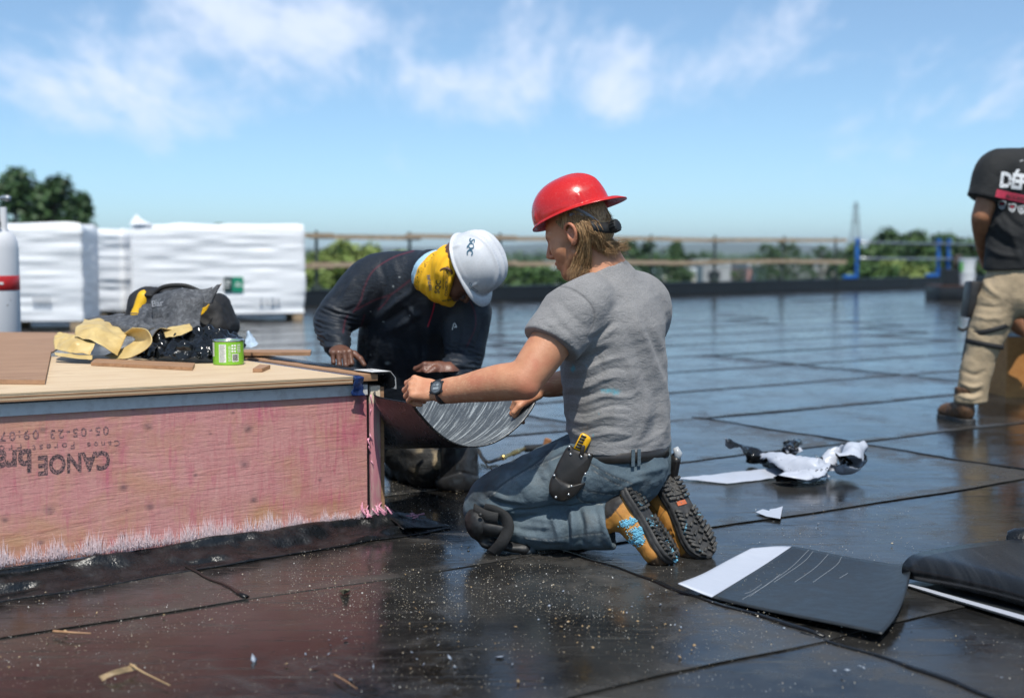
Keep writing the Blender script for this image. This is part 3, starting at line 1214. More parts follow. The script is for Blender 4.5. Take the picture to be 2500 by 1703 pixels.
# far woods that read as one belt
rg = np.random.default_rng(99)
VS, QS = [], []
for i in range(620):
    d_ = rg.uniform(190, 900)
    x_ = rg.uniform(-0.75, 0.75) * d_ + rg.normal() * 20
    if -0.02 < x_ / d_ < 0.27 and d_ < 420:
        continue
    hgt = rg.uniform(4.5, 8.5) * (1 + 0.15 * (d_ > 500))
    wdt_ = hgt * rg.uniform(0.9, 1.8)
    m_ = 46
    D_ = rg.normal(size=(m_, 3))
    D_ /= np.linalg.norm(D_, axis=1, keepdims=True)
    pos = np.array([x_, d_, -7 + hgt * 0.52]) + D_ * rg.random((m_, 1)) ** 0.4 * np.array([wdt_ / 2, wdt_ / 2, hgt * 0.5])
    ta = np.cross(D_, rg.normal(size=D_.shape))
    ta /= np.linalg.norm(ta, axis=1, keepdims=True)
    tb_ = np.cross(D_, ta)
    sz = hgt * rg.uniform(0.07, 0.15, (m_, 1))
    VS.append(np.stack([pos - ta * sz, pos - tb_ * sz * 0.7, pos + ta * sz, pos + tb_ * sz * 0.7], 1).reshape(-1, 3))
V = np.concatenate(VS)
tag(obj('far_wood', V, np.arange(len(V)).reshape(-1, 4), M_LEAF[0], None, smooth=False), 'belt of far woods along the horizon', None, kind='stuff')

# ------------------------------------------------------------------ the plywood curb box
BA = P(938, 1258, 4.29)
BA[2] = 0.0
UL = unit(np.array([-0.976, -0.77, 0]))           # along the front panel, to the left
VI = np.array([UL[1], -UL[0], 0.0])               # into the box, away from the camera
TILT = 0.018


def B(u, v, z):
    return BA + UL * u + VI * v + np.array([0, 0, z + TILT * u])


def hit_plane(px, py, p0, nrm):
    r = _ray(px, py)
    o = np.array([0, 0, CAM_H])
    return o + r * (np.dot(p0 - o, nrm) / np.dot(r, nrm))


TOPN = unit(np.cross(UL + np.array([0, 0, TILT]), VI))
TOPN = TOPN if TOPN[2] > 0 else -TOPN
TOPZ = 0.535


def T(px, py, lift=0.0):
    """Point of the box's top surface (raised by lift) under a pixel."""
    return hit_plane(px, py, B(0, 0, TOPZ + lift), TOPN)


def face_uz(px, py, v=0.0):
    q = hit_plane(px, py, B(0, v, 0), VI) - BA
    u = q @ UL
    return u, q[2] - TILT * u


UDX = unit(UL + np.array([0, 0, TILT]))
UP = np.array([0, 0, 1.0])

box = thing('plywood_curb_box', 'low plywood curb box with pink stained front panel and pale plywood top', 'curb box', B(0.9, 0.5, 0))


def ubox(u0, u1, v0, v1, z0, z1, b=0.0):
    c = B((u0 + u1) / 2, (v0 + v1) / 2, (z0 + z1) / 2)
    return MB().box(c, UDX * (u1 - u0) / 2, VI * (v1 - v0) / 2, UP * (z1 - z0) / 2, b)


# front panel on a fine grid, its knots and stains stored on the points
t = NT('pink_stained_plywood')
oc = t.co('Object')
rot = math.atan2(UL[1], UL[0])
loc_ = t.map(t.world(), rot=(0, 0, -rot))
grain = t.noise(t.map(loc_, scale=(1.1, 1, 13), loc=(0, 0, 0)), 3.0, 7, 0.62, 2.6)
fine = t.noise(t.map(loc_, scale=(6, 1, 160)), 3.0, 3, 0.6)
brush = t.noise(t.map(loc_, scale=(26, 1, 3.2), rot=(0, 0.06, 0)), 2.0, 6, 0.68, 1.2)
blot = t.noise(loc_, 5.5, 5, 0.62, 0.5)
wood = t.mix(t.rng(grain, 0.35, 0.68), (0.60, 0.335, 0.20), (0.47, 0.22, 0.115))
pink = t.mix(t.rng(brush, 0.3, 0.7), (0.67, 0.335, 0.315), (0.57, 0.21, 0.225))
hot = (0.55, 0.12, 0.19)
pm = t.math('ADD', t.math('MULTIPLY', t.rng(blot, 0.34, 0.62), t.rng(brush, 0.25, 0.6, 0.45, 1.0)), t.attr('pink'), True)
pm = t.math('SUBTRACT', pm, t.attr('bare'), True)
c = t.mix(t.math('MULTIPLY', pm, 0.85), wood, pink)
c = t.mix(t.math('MULTIPLY', t.rng(t.math('MULTIPLY', brush, t.noise(loc_, 4.0, 4, 0.6, 1.0)), 0.27, 0.42, 0, 1, True), 0.4), c, hot)
c = t.mix(t.math('MULTIPLY', t.attr('hot'), t.rng(brush, 0.3, 0.65)), c, (0.56, 0.15, 0.20))
c = t.mix(t.math('MULTIPLY', t.rng(grain, 0.55, 0.75), 0.22), c, (0.36, 0.15, 0.11))
c = t.mix(t.math('MULTIPLY', t.attr('knot'), t.rng(t.noise(loc_, 60, 4), 0.25, 0.6, 0.45, 1)), c, (0.12, 0.075, 0.085))
c = t.mix(t.math('MULTIPLY', t.rng(fine, 0.55, 0.75), 0.12), c, (0.65, 0.42, 0.42))
bmp = t.bump(t.math('ADD', grain, t.math('ADD', t.math('MULTIPLY', fine, 0.35), t.math('MULTIPLY', brush, 0.15))), 0.5, 0.004)
bmp = t.bump(t.voro(loc_, 85, 'F1'), 0.25, 0.002, bmp)
M_PANEL = t.done(c, t.rng(blot, 0.3, 0.7, 0.42, 0.62), 0, bmp)
U0, U1, Z0, Z1 = 0.066, 2.3, 0.045, 0.468
nu, nz = 420, 84
uu = np.linspace(U0, U1, nu)
zz_ = np.linspace(Z0, Z1, nz)
A = np.array([[B(u, 0, z) for z in zz_] for u in uu])
flat = np.array([[(u, z, 0) for z in zz_] for u in uu]).reshape(-1, 3)
kn = np.zeros(len(flat))
dsp = 0.0012 * fbm(flat * np.array([5, 5, 1]), 3, 3)
for (px, py, r) in [(105, 1048, 9), (362, 1040, 12), (606, 1047, 13), (597, 1132, 13), (302, 1189, 12), (365, 1236, 11), (619, 1219, 11), (121, 1246, 12),
                    (299, 1309, 12), (98, 1324, 9), (569, 1007, 6), (513, 1058, 5), (477, 1159, 6), (782, 1171, 6), (325, 997, 6), (726, 971, 4), (875, 977, 14), (310, 1246, 3), (12, 1268, 8)]:
    u_, z_ = face_uz(px, py)
    rr = r / 850.0
    d = np.hypot((flat[:, 0] - u_) * 0.75, flat[:, 1] - z_)
    kn = np.maximum(kn, np.clip(1.1 - d / rr, 0, 1) * 0.85)
    dsp += 0.0006 * np.exp(-(d / (1.5 * rr)) ** 2) * np.cos(d / rr * 3.2)
hotm = np.zeros(len(flat))
for (px, py, rx, ry) in [(860, 1060, 70, 40), (810, 1215, 80, 34), (880, 1000, 30, 40), (690, 1230, 40, 26), (262, 1150, 16, 60), (640, 1010, 60, 30), (300, 1110, 12, 70)]:
    u_, z_ = face_uz(px, py)
    d = np.hypot((flat[:, 0] - u_) / (rx / 620), (flat[:, 1] - z_) / (ry / 800))
    hotm = np.maximum(hotm, np.clip(1.1 - d, 0, 1))
zrel = flat[:, 1]
bare = np.clip(0.5 + 0.9 * vnoise(flat * 9, 4), 0, 1) * np.clip(1 - np.abs(zrel - 0.115) / 0.07, 0, 1) * 0.9
pk = 0.28 + 0.25 * np.clip(1 - flat[:, 0] / 0.8, 0, 1) + 0.25 * vnoise(flat * 4, 9)
A = A - VI * dsp.reshape(nu, nz)[..., None]
idx = np.arange(nu * nz).reshape(nu, nz)
q = np.stack([idx[:-1, :-1], idx[:-1, 1:], idx[1:, 1:], idx[1:, :-1]], -1).reshape(-1, 4)
fp = obj('front_panel', A.reshape(-1, 3), q, M_PANEL, box, True, attrs={'knot': kn, 'hot': hotm, 'bare': bare, 'pink': pk})
tag(fp, 'pink stained plywood panel with knots and upside down stamped lettering')
PANEL_TREE = bvh_of(A.reshape(-1, 3), q)
t = NT('stamp_ink')
M_INK = t.done(t.mix(t.rng(t.noise(t.world(), 240, 3), 0.45, 0.6), (0.045, 0.035, 0.04), (0.38, 0.2, 0.19)), 0.7)
t = NT('stamp_ink_faint')
M_INK2 = t.done(t.mix(t.rng(t.noise(t.world(), 200, 3), 0.4, 0.58), (0.10, 0.06, 0.065), (0.46, 0.24, 0.23)), 0.7)


def stamp(body, px0, py0, px1, py1, mat, bold, spacing, squash=1.0):
    """Lettering stamped upside down on the panel between two pixels (its image-right and image-left ends)."""
    (ua, za), (ub, zb) = face_uz(px0, py0), face_uz(px1, py1)
    V, F = text_mesh(body, 1.0, 0, bold, spacing)
    wid = V[:, 0].max() - V[:, 0].min()
    sc = (ub - ua) / wid
    V[:, :2] = (V[:, :2] - [(V[:, 0].max() + V[:, 0].min()) / 2, 0]) * [sc, sc * squash]
    c = B((ua + ub) / 2, -0.0, (za + zb) / 2)
    o = print_on(PANEL_TREE, V, F, c, UDX, -UP, 'stamped_lettering', mat, box, 0.0012, 0.05)
    return o


stamp('CANOE', 268, 1118, 92, 1134, M_INK, 0.03, 1.0, 1.25)
stamp('brand', 76, 1120, -88, 1132, M_INK, 0.03, 1.0, 1.15)
stamp('Canoe', 292, 1080, 212, 1084, M_INK2, 0.004, 1.5, 0.85)
stamp('Forest', 182, 1086, 78, 1091, M_INK2, 0.004, 1.5, 0.85)
stamp('Products', 52, 1093, -110, 1099, M_INK2, 0.004, 1.5, 0.85)
stamp('05-05-23', 265, 1049, 122, 1057, M_INK2, 0.006, 1.3, 0.95)
stamp('09:07:12', 94, 1059, -60, 1066, M_INK2, 0.006, 1.3, 0.95)

# other parts of the box
t = NT('galvanised_strip')
M_GALV = t.done(t.mix(t.rng(t.noise(t.world(), 30, 4), 0.5, 0.7), (0.62, 0.62, 0.61), (0.50, 0.48, 0.47)), t.rng(t.noise(t.world(), 12, 3), 0.3, 0.7, 0.5, 0.68), 0.0,
                t.bump(t.noise(t.map(t.world(), scale=(1, 1, 4)), 14, 3), 0.15, 0.004))


def plymat(name, a, b, sc=1.0, dark=(0.3, 0.2, 0.1)):
    t = NT(name)
    p = t.map(t.world(), rot=(0, 0, -rot))
    g = t.noise(t.map(p, scale=(1.2, 9, 9)), 2.4 * sc, 7, 0.6, 1.4)
    f = t.noise(t.map(p, scale=(6, 90, 90)), 3.0, 3)
    st = t.noise(p, 6.0, 5, 0.65)
    c = t.mix(t.rng(g, 0.35, 0.66), a, b)
    c = t.mix(t.math('MULTIPLY', t.rng(f, 0.55, 0.75), 0.25), c, dark)
    c = t.mix(t.math('MULTIPLY', t.rng(st, 0.58, 0.75, 0, 1, True), 0.35), c, dark)
    return t.done(c, 0.62, 0, t.bump(t.math('ADD', g, f), 0.25, 0.002))


M_PLY = plymat('pale_plywood', (0.70, 0.545, 0.36), (0.60, 0.43, 0.26), 1.0, (0.45, 0.30, 0.16))
M_PLYB = plymat('brown_plywood', (0.40, 0.235, 0.135), (0.30, 0.165, 0.09), 1.0, (0.16, 0.09, 0.05))
M_WOODB = plymat('brown_strip_wood', (0.42, 0.24, 0.13), (0.30, 0.16, 0.08), 2.0, (0.12, 0.06, 0.03))
t = NT('plywood_edge_layers')
pz = t.co('Object')
lay = t.wave(t.map(pz, scale=(0, 0, 1)), 75, 0.6, 2, 3, 'BANDS', 'Z')
M_PLYEDGE = t.done(t.mix(lay, (0.58, 0.42, 0.25), (0.33, 0.19, 0.10)), 0.75, 0, t.bump(t.noise(pz, 120, 3), 0.5, 0.002))
ubox(U0, 2.3, -0.0075, 0.004, 0.4685, 0.503).build('metal_flashing', M_GALV, box)
ubox(U0 - 0.004, 2.3, 0.004, 0.02, 0.44, 0.5).build('rail_backing', M_PARAPET, box)
# pale plywood top in two layers so that its ply edge shows
top_o = ubox(0.135, 2.35, -0.03, 1.25, TOPZ - 0.004, TOPZ).build('top_panel', M_PLY, box)
for i in range(4):
    z0_ = TOPZ - 0.0245 + i * 0.0052
    ubox(0.1355, 2.35, -0.0297 + 0.0008 * (i % 2), 1.249, z0_, z0_ + 0.0047).build('ply_layer', (M_PLYB, M_PLY, M_WOODB, M_PLY)[i], top_o)
ubox(0.06, 2.3, 0.0, 1.2, 0.503, TOPZ - 0.0248).build('shadow_gap_fill', M_PARAPET, box)  # black fill painted in for the shadow gap under the plywood top
# corner stud, brown end panel and the metal corner
t = NT('pink_painted_stud')
pw = t.world()
sep_ = t.n('ShaderNodeSeparateXYZ')
t.t.links.new(pw, sep_.inputs[0])
pkm = t.math('MULTIPLY', t.rng(sep_.outputs[2], 0.435, 0.445, 1, 0), t.rng(t.noise(t.map(pw, scale=(9, 9, 2)), 4, 4), 0.25, 0.5))
M_STUD = t.done(t.mix(pkm, (0.66, 0.55, 0.42), (0.60, 0.245, 0.28)), 0.6, 0, t.bump(t.noise(t.map(pw, scale=(40, 40, 4)), 4, 4), 0.4, 0.003))
ubox(0.014, 0.052, -0.004, 0.04, 0.035, 0.497, 0.002).build('corner_stud', M_STUD, box, autosmooth=40)
ubox(-0.001, 0.0125, -0.002, 1.2, 0.035, 0.492).build('end_panel', M_WOODB, box)
ubox(0.0528, 0.0655, 0.006, 0.02, 0.035, 0.5).build('gap_backing', M_PARAPET, box)
# top edge: blue tape strip, brown batten, black membrane lip
M_BTAPE = plain('blue_tape_film', (0.055, 0.09, 0.17), 0.25, var=0.5, scale=60, bump=0.4)
ubox(0.098, 0.134, -0.026, 1.2, TOPZ - 0.012, TOPZ - 0.002).build('film_strip', M_BTAPE, box)
ubox(0.034, 0.0975, -0.022, 1.21, TOPZ - 0.02, TOPZ + 0.004, 0.002).build('batten', M_WOODB, box, autosmooth=40)
t = NT('black_bitumen_gloss')
pw = t.world()
nz1 = t.noise(pw, 22, 5, 0.65)
M_BITUMEN = t.done(t.mix(t.rng(nz1, 0.5, 0.75), (0.006, 0.007, 0.008), (0.02, 0.021, 0.024)), t.rng(nz1, 0.3, 0.7, 0.20, 0.40), 0, t.bump(t.math('ADD', nz1, t.noise(pw, 120, 3)), 0.35, 0.006))
g = []
for v_ in np.linspace(-0.03, 1.22, 40):
    ww = 0.006 * math.sin(v_ * 21) + 0.004 * math.sin(v_ * 47)
    g.append([B(0.05 + ww, v_, TOPZ + 0.0065), B(0.025, v_, TOPZ + 0.009 + 0.4 * ww), B(-0.012, v_, TOPZ + 0.0075), B(-0.024 - 0.3 * ww, v_, TOPZ - 0.006), B(-0.027 + ww, v_, TOPZ - 0.05 - ww)])
MB().grid(np.array(g)[::-1], 0.0035).build('membrane_lip', M_BITUMEN, box, smooth=True)
cl = MB()
cl.grid(np.array([[B(u_, v_, TOPZ + 0.0005 + (0.011 if u_ > -0.02 else -0.012 if u_ > -0.03 else -0.05)) for u_ in (0.066, 0.03, -0.008, -0.0285, -0.0305)] for v_ in (-0.034, 0.02, 0.08)])[::-1], 0.0012)
cl.build('metal_corner_clip', M_GALV, box, smooth=False)
s = MB()
u_, z_ = 0.108, 0
g = [[B(0.133 - 0.034 * k - 0.006 * math.sin(3 * j), -0.0325 - 0.004 * math.sin(j + 2 * k), TOPZ - 0.003 - j * 0.0125) + UL * (0.009 * j * (0.2 if k == 0 else -0.1)) for k in (0, 0.5, 1)] for j in range(6)]
g = [[B(0.12, -0.005, TOPZ + 0.001), B(0.11, -0.005, TOPZ + 0.001), B(0.1, -0.005, TOPZ + 0.001)]] + g
MB().grid(spline_grid(np.array(g), 24, 9), 0.001).build('hanging_film', plain('dark_blue_film', (0.012, 0.03, 0.11), 0.2, var=0.5, scale=80, bump=0.5), box, smooth=True)

# black base flashing bent up round the foot of the box
prof = [(0.002, 0.060), (-0.012, 0.058), (-0.035, 0.050), (-0.062, 0.036), (-0.085, 0.022), (-0.112, 0.0135), (-0.15, 0.0125)]
us = np.linspace(-0.17, 2.35, 190)
g = []
for u_ in us:
    e = np.clip((u_ + 0.17) / 0.12, 0, 1)
    row = []
    for k_, (v_, z_) in enumerate(prof):
        nzv = float(fbm(np.array([[u_ * 7, k_ * 0.8, 0.3]]), 3, 21)[0])
        row.append(B(u_, v_ - 0.010 * nzv * (k_ > 0), 0) * np.array([1, 1, 0]) + np.array([0, 0, 0.012 + max(0.0, (z_ + (0.014 if 0 < k_ < 6 else 0.0) * nzv - 0.012)) * (0.35 + 0.65 * e)]))
    g.append(row)
MB().grid(spline_grid(np.array(g), 380, 22)[:, ::1], 0.004).build('base_flashing', M_BITUMEN, box, smooth=True)
g = []
for v_ in np.linspace(-0.12, 1.3, 60):
    row = []
    for k_, (a_, z_) in enumerate([(0.0, 0.060), (-0.02, 0.057), (-0.06, 0.045), (-0.10, 0.025), (-0.14, 0.0145), (-0.19, 0.0135)]):
        nzv = float(fbm(np.array([[v_ * 8, k_ * 0.8, 7.3]]), 3, 22)[0])
        e = np.clip((v_ + 0.12) / 0.12, 0, 1)
        row.append(B(a_ + 0.008 * nzv, v_, 0) * np.array([1, 1, 0]) + np.array([0, 0, 0.0135 + max(0, z_ - 0.0135 + 0.008 * nzv * (0 < k_ < 5)) * (0.3 + 0.7 * e)]))
    g.append(row)
MB().grid(spline_grid(np.array(g), 120, 20)[::-1], 0.004).build('base_flashing', M_BITUMEN, box, smooth=True)

# white pink fibres standing along the foot of the panel, and the strings of pink glue at the corner
t = NT('pink_fibre')
M_FIBRE = t.done(t.mix(t.noise(t.world(), 14, 3), (0.86, 0.74, 0.73), (0.82, 0.60, 0.62)), 0.8)
rg = np.random.default_rng(5)
V, F = [], []
for i in range(9500):
    u_ = rg.uniform(0.0, 2.2)
    cl_ = 0.5 + 0.5 * math.sin(u_ * 23 + 2 * math.sin(u_ * 9)) * math.sin(u_ * 61)
    if rg.random() > 0.25 + 0.75 * cl_:
        continue
    hh = (0.008 + 0.075 * rg.random() ** 2.0 * (0.35 + 0.65 * cl_)) * (1.0 if u_ > 0.35 else 0.6)
    bz = 0.055 + 0.004 * rg.normal()
    v0_ = -0.003 - 0.004 * abs(rg.normal())
    ln_ = rg.normal() * 0.007
    wdt = 0.0003 + 0.0007 * rg.random()
    a0 = B(u_ - wdt, v0_, bz)
    a1 = B(u_ + wdt, v0_, bz)
    m0 = B(u_ + ln_ * 0.4, v0_ - 0.001 - 0.003 * rg.random(), bz + hh * 0.55)
    tp_ = B(u_ + ln_, v0_ - 0.003 * rg.random(), bz + hh)
    k_ = len(V)
    V += [a0, a1, m0 + UL * wdt * 0.8, m0 - UL * wdt * 0.8, tp_]
    F += [(k_, k_ + 1, k_ + 2, k_ + 3), (k_ + 3, k_ + 2, k_ + 4)]
fo = obj('fibre_fringe', V, F, M_FIBRE, box, smooth=False)
tag(fo, kind='stuff')
M_GLUE = plain('pink_glue', (0.72, 0.32, 0.42), 0.35, var=0.25, scale=60, bump=0.4)
s = MB()
for i in range(10):
    u_ = rg.uniform(-0.01, 0.10)
    zb = rg.uniform(0.06, 0.075)
    pts = [B(u_, -0.006, zb + rg.uniform(0.01, 0.035)), B(u_ - 0.01 * rg.normal(), -0.010, zb + 0.015), B(u_ - 0.025 * rg.random(), -0.022, zb - 0.006)]
    s.tube(cat_rom(pts, 7), [0.0012, 0.002, 0.003, 0.0035, 0.003, 0.0035, 0.004], 6)
for i in range(6):
    a_ = B(-0.004, rg.uniform(-0.01, 0.02), rg.uniform(0.05, 0.11))
    b_ = B(rg.uniform(-0.16, -0.05), rg.uniform(-0.05, 0.02), 0.045)
    c_ = (a_ + b_) / 2 - np.array([0, 0, 0.02])
    s.tube(cat_rom([a_, c_, b_], 9), [0.0025, 0.002, 0.0016, 0.0014, 0.0014, 0.0016, 0.002, 0.0026, 0.003], 6)
for i in range(9):
    q_ = B(0.058 + 0.006 * rg.normal(), -0.004, rg.uniform(0.08, 0.47))
    s.tube([q_, q_ + np.array([0.006 * rg.normal(), 0, -0.012 - 0.02 * rg.random()])], [0.0035 * rg.random() + 0.001, 0.001], 6)
s.build('glue_strings', M_GLUE, box, smooth=True)

# ------------------------------------------------------------------ things lying on the box


def slab_on_top(name, corners, lift, th, mat, label, cat, edge=None, group=None):
    """Flat board: corner pixels on the top plane."""
    c = [T(px, py, lift) for px, py in corners]
    s = MB()
    up = TOPN * th
    s.add([p for p in c] + [p + up for p in c], [(3, 2, 1, 0), (4, 5, 6, 7)] + [(i, (i + 1) % 4, (i + 1) % 4 + 4, i + 4) for i in range(4)])
    o = s.build(name, mat)
    bpy.context.view_layer.update()
    return tag(o, label, cat, group)


slab_on_top('plywood_offcut', [(-160, 935), (110, 938), (126, 862), (-160, 858)], 0.001, 0.013, M_PLYB, 'brown plywood offcut lying on the box at the left edge', 'board')
slab_on_top('plywood_offcut', [(-160, 856), (128, 862), (205, 815), (-90, 812)], 0.0015, 0.006, M_PLYB, 'darker brown thin board behind the front offcut, under the scrap pile', 'board')
slab_on_top('wood_lath', [(222, 892), (470, 904), (476, 893), (232, 882)], 0.001, 0.011, M_WOODB, 'long splintered brown plywood lath in front of the scrap pile', 'lath')
slab_on_top('wood_block', [(617, 908), (640, 908), (660, 899), (634, 897)], 0.001, 0.012, M_WOODB, 'short brown wood block right of the green can', 'block')
slab_on_top('wood_stick', [(592, 868), (758, 868), (760, 861), (596, 861)], 0.012, 0.013, M_WOODB, 'thin brown stick lying behind the green can', 'stick')

# green tin
cc = T(558, 889)
cr, chh = 0.0545, 0.088
can = thing('tin_can', 'small lime green tin can with white label panels on the box', 'can', cc)
M_GREEN = plain('lime_lacquer', (0.22, 0.52, 0.035), 0.32, var=0.08, scale=20)
M_TIN = plain('bright_tin', (0.62, 0.63, 0.65), 0.22, 0.95, var=0.1, scale=30)
M_PAPER = plain('white_print', (0.78, 0.80, 0.76), 0.5, var=0.04)
M_PRINT = plain('grey_print', (0.22, 0.25, 0.22), 0.6, var=0.1)
M_BLACKP = plain('black_print', (0.02, 0.02, 0.02), 0.5, var=0.1)
MB().lathe(cc + (0, 0, 0.0012), [(cr - 0.002, 0), (cr, 0.002), (cr, chh - 0.005), (cr - 0.003, chh - 0.002)], 48).build('can_body', M_GREEN, can, autosmooth=40)
MB().lathe(cc + (0, 0, 0.0012), [(cr - 0.004, chh - 0.004), (cr + 0.0015, chh - 0.004), (cr + 0.0022, chh - 0.001), (cr + 0.001, chh + 0.001), (cr - 0.004, chh + 0.0012), (cr - 0.006, chh - 0.003), (0.002, chh - 0.003)], 48).build('rim', M_TIN, can, autosmooth=50)


def can_patch(name, a0, a1, z0, z1, mat, lift):
    """Curved label patch; angles in degrees from straight towards the camera, positive to the image right."""
    pts = [[cc + np.array([math.sin(R(a)) * (cr + lift), -math.cos(R(a)) * (cr + lift), 0.0012 + z]) for z in (z0, z1)] for a in np.linspace(a0, a1, max(2, int(abs(a1 - a0) / 4)))]
    return pts


def patch(name, quads, mat):
    s = MB()
    for q_ in quads:
        s.grid(np.array(can_patch(name, *q_[:4], mat, q_[4])))
    return s.build(name, mat, can, smooth=True)


patch('label_panel', [(-24, 4, 0.010, 0.074, 0.0005), (-88, -50, 0.03, 0.080, 0.0005), (26, 52, 0.012, 0.040, 0.0005)], M_PAPER)
qs = []
for i in range(15):
    z_ = 0.0125 + i * 0.0041
    qs.append((-21.5, -21.5 + 18 + 6 * ((i * 37) % 5) / 5, z_, z_ + 0.0016, 0.0009))
for i in range(10):
    z_ = 0.034 + i * 0.0043
    qs.append((-84, -84 + 22 + 9 * ((i * 23) % 4) / 4, z_, z_ + 0.0016, 0.0009))
patch('label_lines', qs, M_PRINT)
patch('barcode', [(28 + i * 1.75, 28.9 + i * 1.75 + 0.5 * ((i * 7) % 3) / 2, 0.015, 0.038, 0.0009) for i in range(12)], M_BLACKP)
patch('label_lines', [(a_, a_ + 7, z_, z_ + 0.007, 0.0007) for a_ in (24, 34) for z_ in (0.046, 0.056, 0.066)] + [(46, 62, 0.046 + k_ * 0.0062, 0.0485 + k_ * 0.0062, 0.0007) for k_ in range(5)] +
      [(12, 22, 0.014 + k_ * 0.0052, 0.0155 + k_ * 0.0052, 0.0007) for k_ in range(11)], M_PAPER)

# ------------------------------------------------------------------ the scrap pile
t = NT('membrane_grey_fleece')
p = t.world()
fl = t.noise(t.map(p, scale=(1, 1, 1)), 46, 6, 0.75, 0.8)
M_FLEECE = t.done(t.ramp(fl, [(0.32, (0.022, 0.025, 0.03)), (0.52, (0.075, 0.08, 0.09)), (0.72, (0.19, 0.20, 0.215))]), 0.75, 0, t.bump(fl, 0.4, 0.002))
t = NT('yellow_release_film')
fl = t.noise(t.world(), 18, 5, 0.65)
M_YFILM = t.done(t.mix(t.rng(fl, 0.35, 0.7), (0.66, 0.50, 0.22), (0.52, 0.36, 0.13)), 0.42, 0, t.bump(fl, 0.35, 0.004))
M_BLKFILM = plain('black_glossy_film', (0.008, 0.009, 0.010), 0.10, var=0.4, scale=30)
M_BLUFILM = plain('pale_blue_film', (0.40, 0.50, 0.60), 0.25, var=0.2, scale=30)


def crumple(name, net, mat, label, cat, m=34, n=34, amp=0.008, freq=14, seed=0, th=0.0016, group=None, back=None):
    """Crumpled sheet through a net of (px, py, distance) points; back: material of its other face."""
    C = np.array([[P(*q) for q in row] for row in net])
    A = spline_grid(C, m, n)
    du = np.gradient(A, axis=0)
    dv = np.gradient(A, axis=1)
    N = np.cross(du, dv)
    N /= np.maximum(np.linalg.norm(N, axis=-1, keepdims=True), 1e-9)
    w_ = fbm(A.reshape(-1, 3) * freq, 3, seed)
    rd = 1 - np.abs(vnoise(A.reshape(-1, 3) * freq * 1.4, seed + 9)) * 2
    A = A + N * (amp * (0.7 * w_ + 0.5 * rd)).reshape(m, n, 1)
    s = MB().grid(A, th)
    o = s.build(name, mat, smooth=True)
    if back is not None:
        o.data.materials.append(back)
        k_ = (m - 1) * (n - 1)
        mi = np.zeros(len(o.data.polygons), np.int32)
        mi[k_:2 * k_] = 1
        o.data.polygons.foreach_set('material_index', mi)
    return tag(o, label, cat, group)


# z of the pile: the box top seen at y ~ 870 lies 4.75 m off
SG = 'membrane scraps piled on the box'
crumple('membrane_scrap', [[(350, 812, 4.92), (400, 820, 4.84), (450, 818, 4.82), (492, 802, 4.86)],
                           [(358, 770, 4.97), (405, 778, 4.90), (450, 786, 4.88), (488, 780, 4.90)],
                           [(372, 728, 5.02), (420, 722, 4.94), (470, 740, 4.92), (500, 738, 4.95)],
                           [(405, 708, 5.05), (450, 705, 5.00), (490, 706, 4.98), (520, 700, 5.0)]], M_YFILM,
        'grey fleece backed membrane scrap with faint lettering, on top of the pile', 'membrane scrap', 40, 40, 0.010, 10, 3, group=SG, back=M_FLEECE)
crumple('membrane_scrap', [[(496, 738, 4.90), (512, 742, 4.90), (520, 738, 4.92)], [(508, 716, 4.91), (522, 720, 4.91), (530, 712, 4.92)], [(530, 694, 4.92), (537, 694, 4.92), (541, 692, 4.93)]], M_YFILM,
        'pointed yellow backed corner sticking up from the pile', 'membrane scrap', 20, 14, 0.003, 25, 5, group=SG, back=M_FLEECE)
crumple('membrane_scrap', [[(256, 806, 4.86), (300, 815, 4.78), (345, 822, 4.74), (362, 834, 4.72)],
                           [(255, 785, 4.88), (300, 792, 4.80), (345, 796, 4.78), (392, 800, 4.78)],
                           [(268, 776, 4.93), (310, 776, 4.88), (350, 780, 4.86), (440, 812, 4.80)],
                           [(280, 770, 4.98), (320, 768, 4.95), (352, 772, 4.92), (395, 776, 4.90)]], M_YFILM,
        'yellow backed membrane scrap folded across the middle of the pile', 'membrane scrap', 36, 36, 0.008, 13, 11, group=SG, back=M_FLEECE)
crumple('membrane_scrap', [[(286, 876, 4.62), (266, 873, 4.66), (255, 868, 4.7)],
                           [(330, 868, 4.58), (318, 860, 4.64), (300, 850, 4.70)],
                           [(368, 838, 4.58), (352, 834, 4.66), (330, 828, 4.72)],
                           [(358, 806, 4.62), (338, 812, 4.70), (310, 820, 4.76)],
                           [(322, 800, 4.68), (305, 812, 4.74), (280, 826, 4.78)]], M_YFILM,
        'wide yellow loop of membrane scrap curling at the front of the pile', 'membrane scrap', 40, 24, 0.004, 14, 12, 0.0025, SG, M_FLEECE)
crumple('membrane_scrap', [[(132, 852, 4.66), (175, 862, 4.58), (220, 864, 4.56)],
                           [(132, 828, 4.72), (180, 832, 4.62), (232, 838, 4.60)],
                           [(140, 810, 4.80), (185, 815, 4.72), (244, 822, 4.66)]], M_FLEECE,
        'pale yellow film covered scrap at the left end of the pile', 'membrane scrap', 34, 34, 0.008, 20, 15, group=SG, back=M_YFILM)
crumple('membrane_scrap', [[(135, 868, 4.56), (180, 874, 4.53), (225, 878, 4.52)], [(132, 860, 4.62), (180, 864, 4.58), (226, 868, 4.56)]], M_FLEECE,
        'narrow yellow edged strip of membrane at the foot of the pile', 'membrane scrap', 16, 30, 0.003, 18, 16, group=SG, back=M_YFILM)
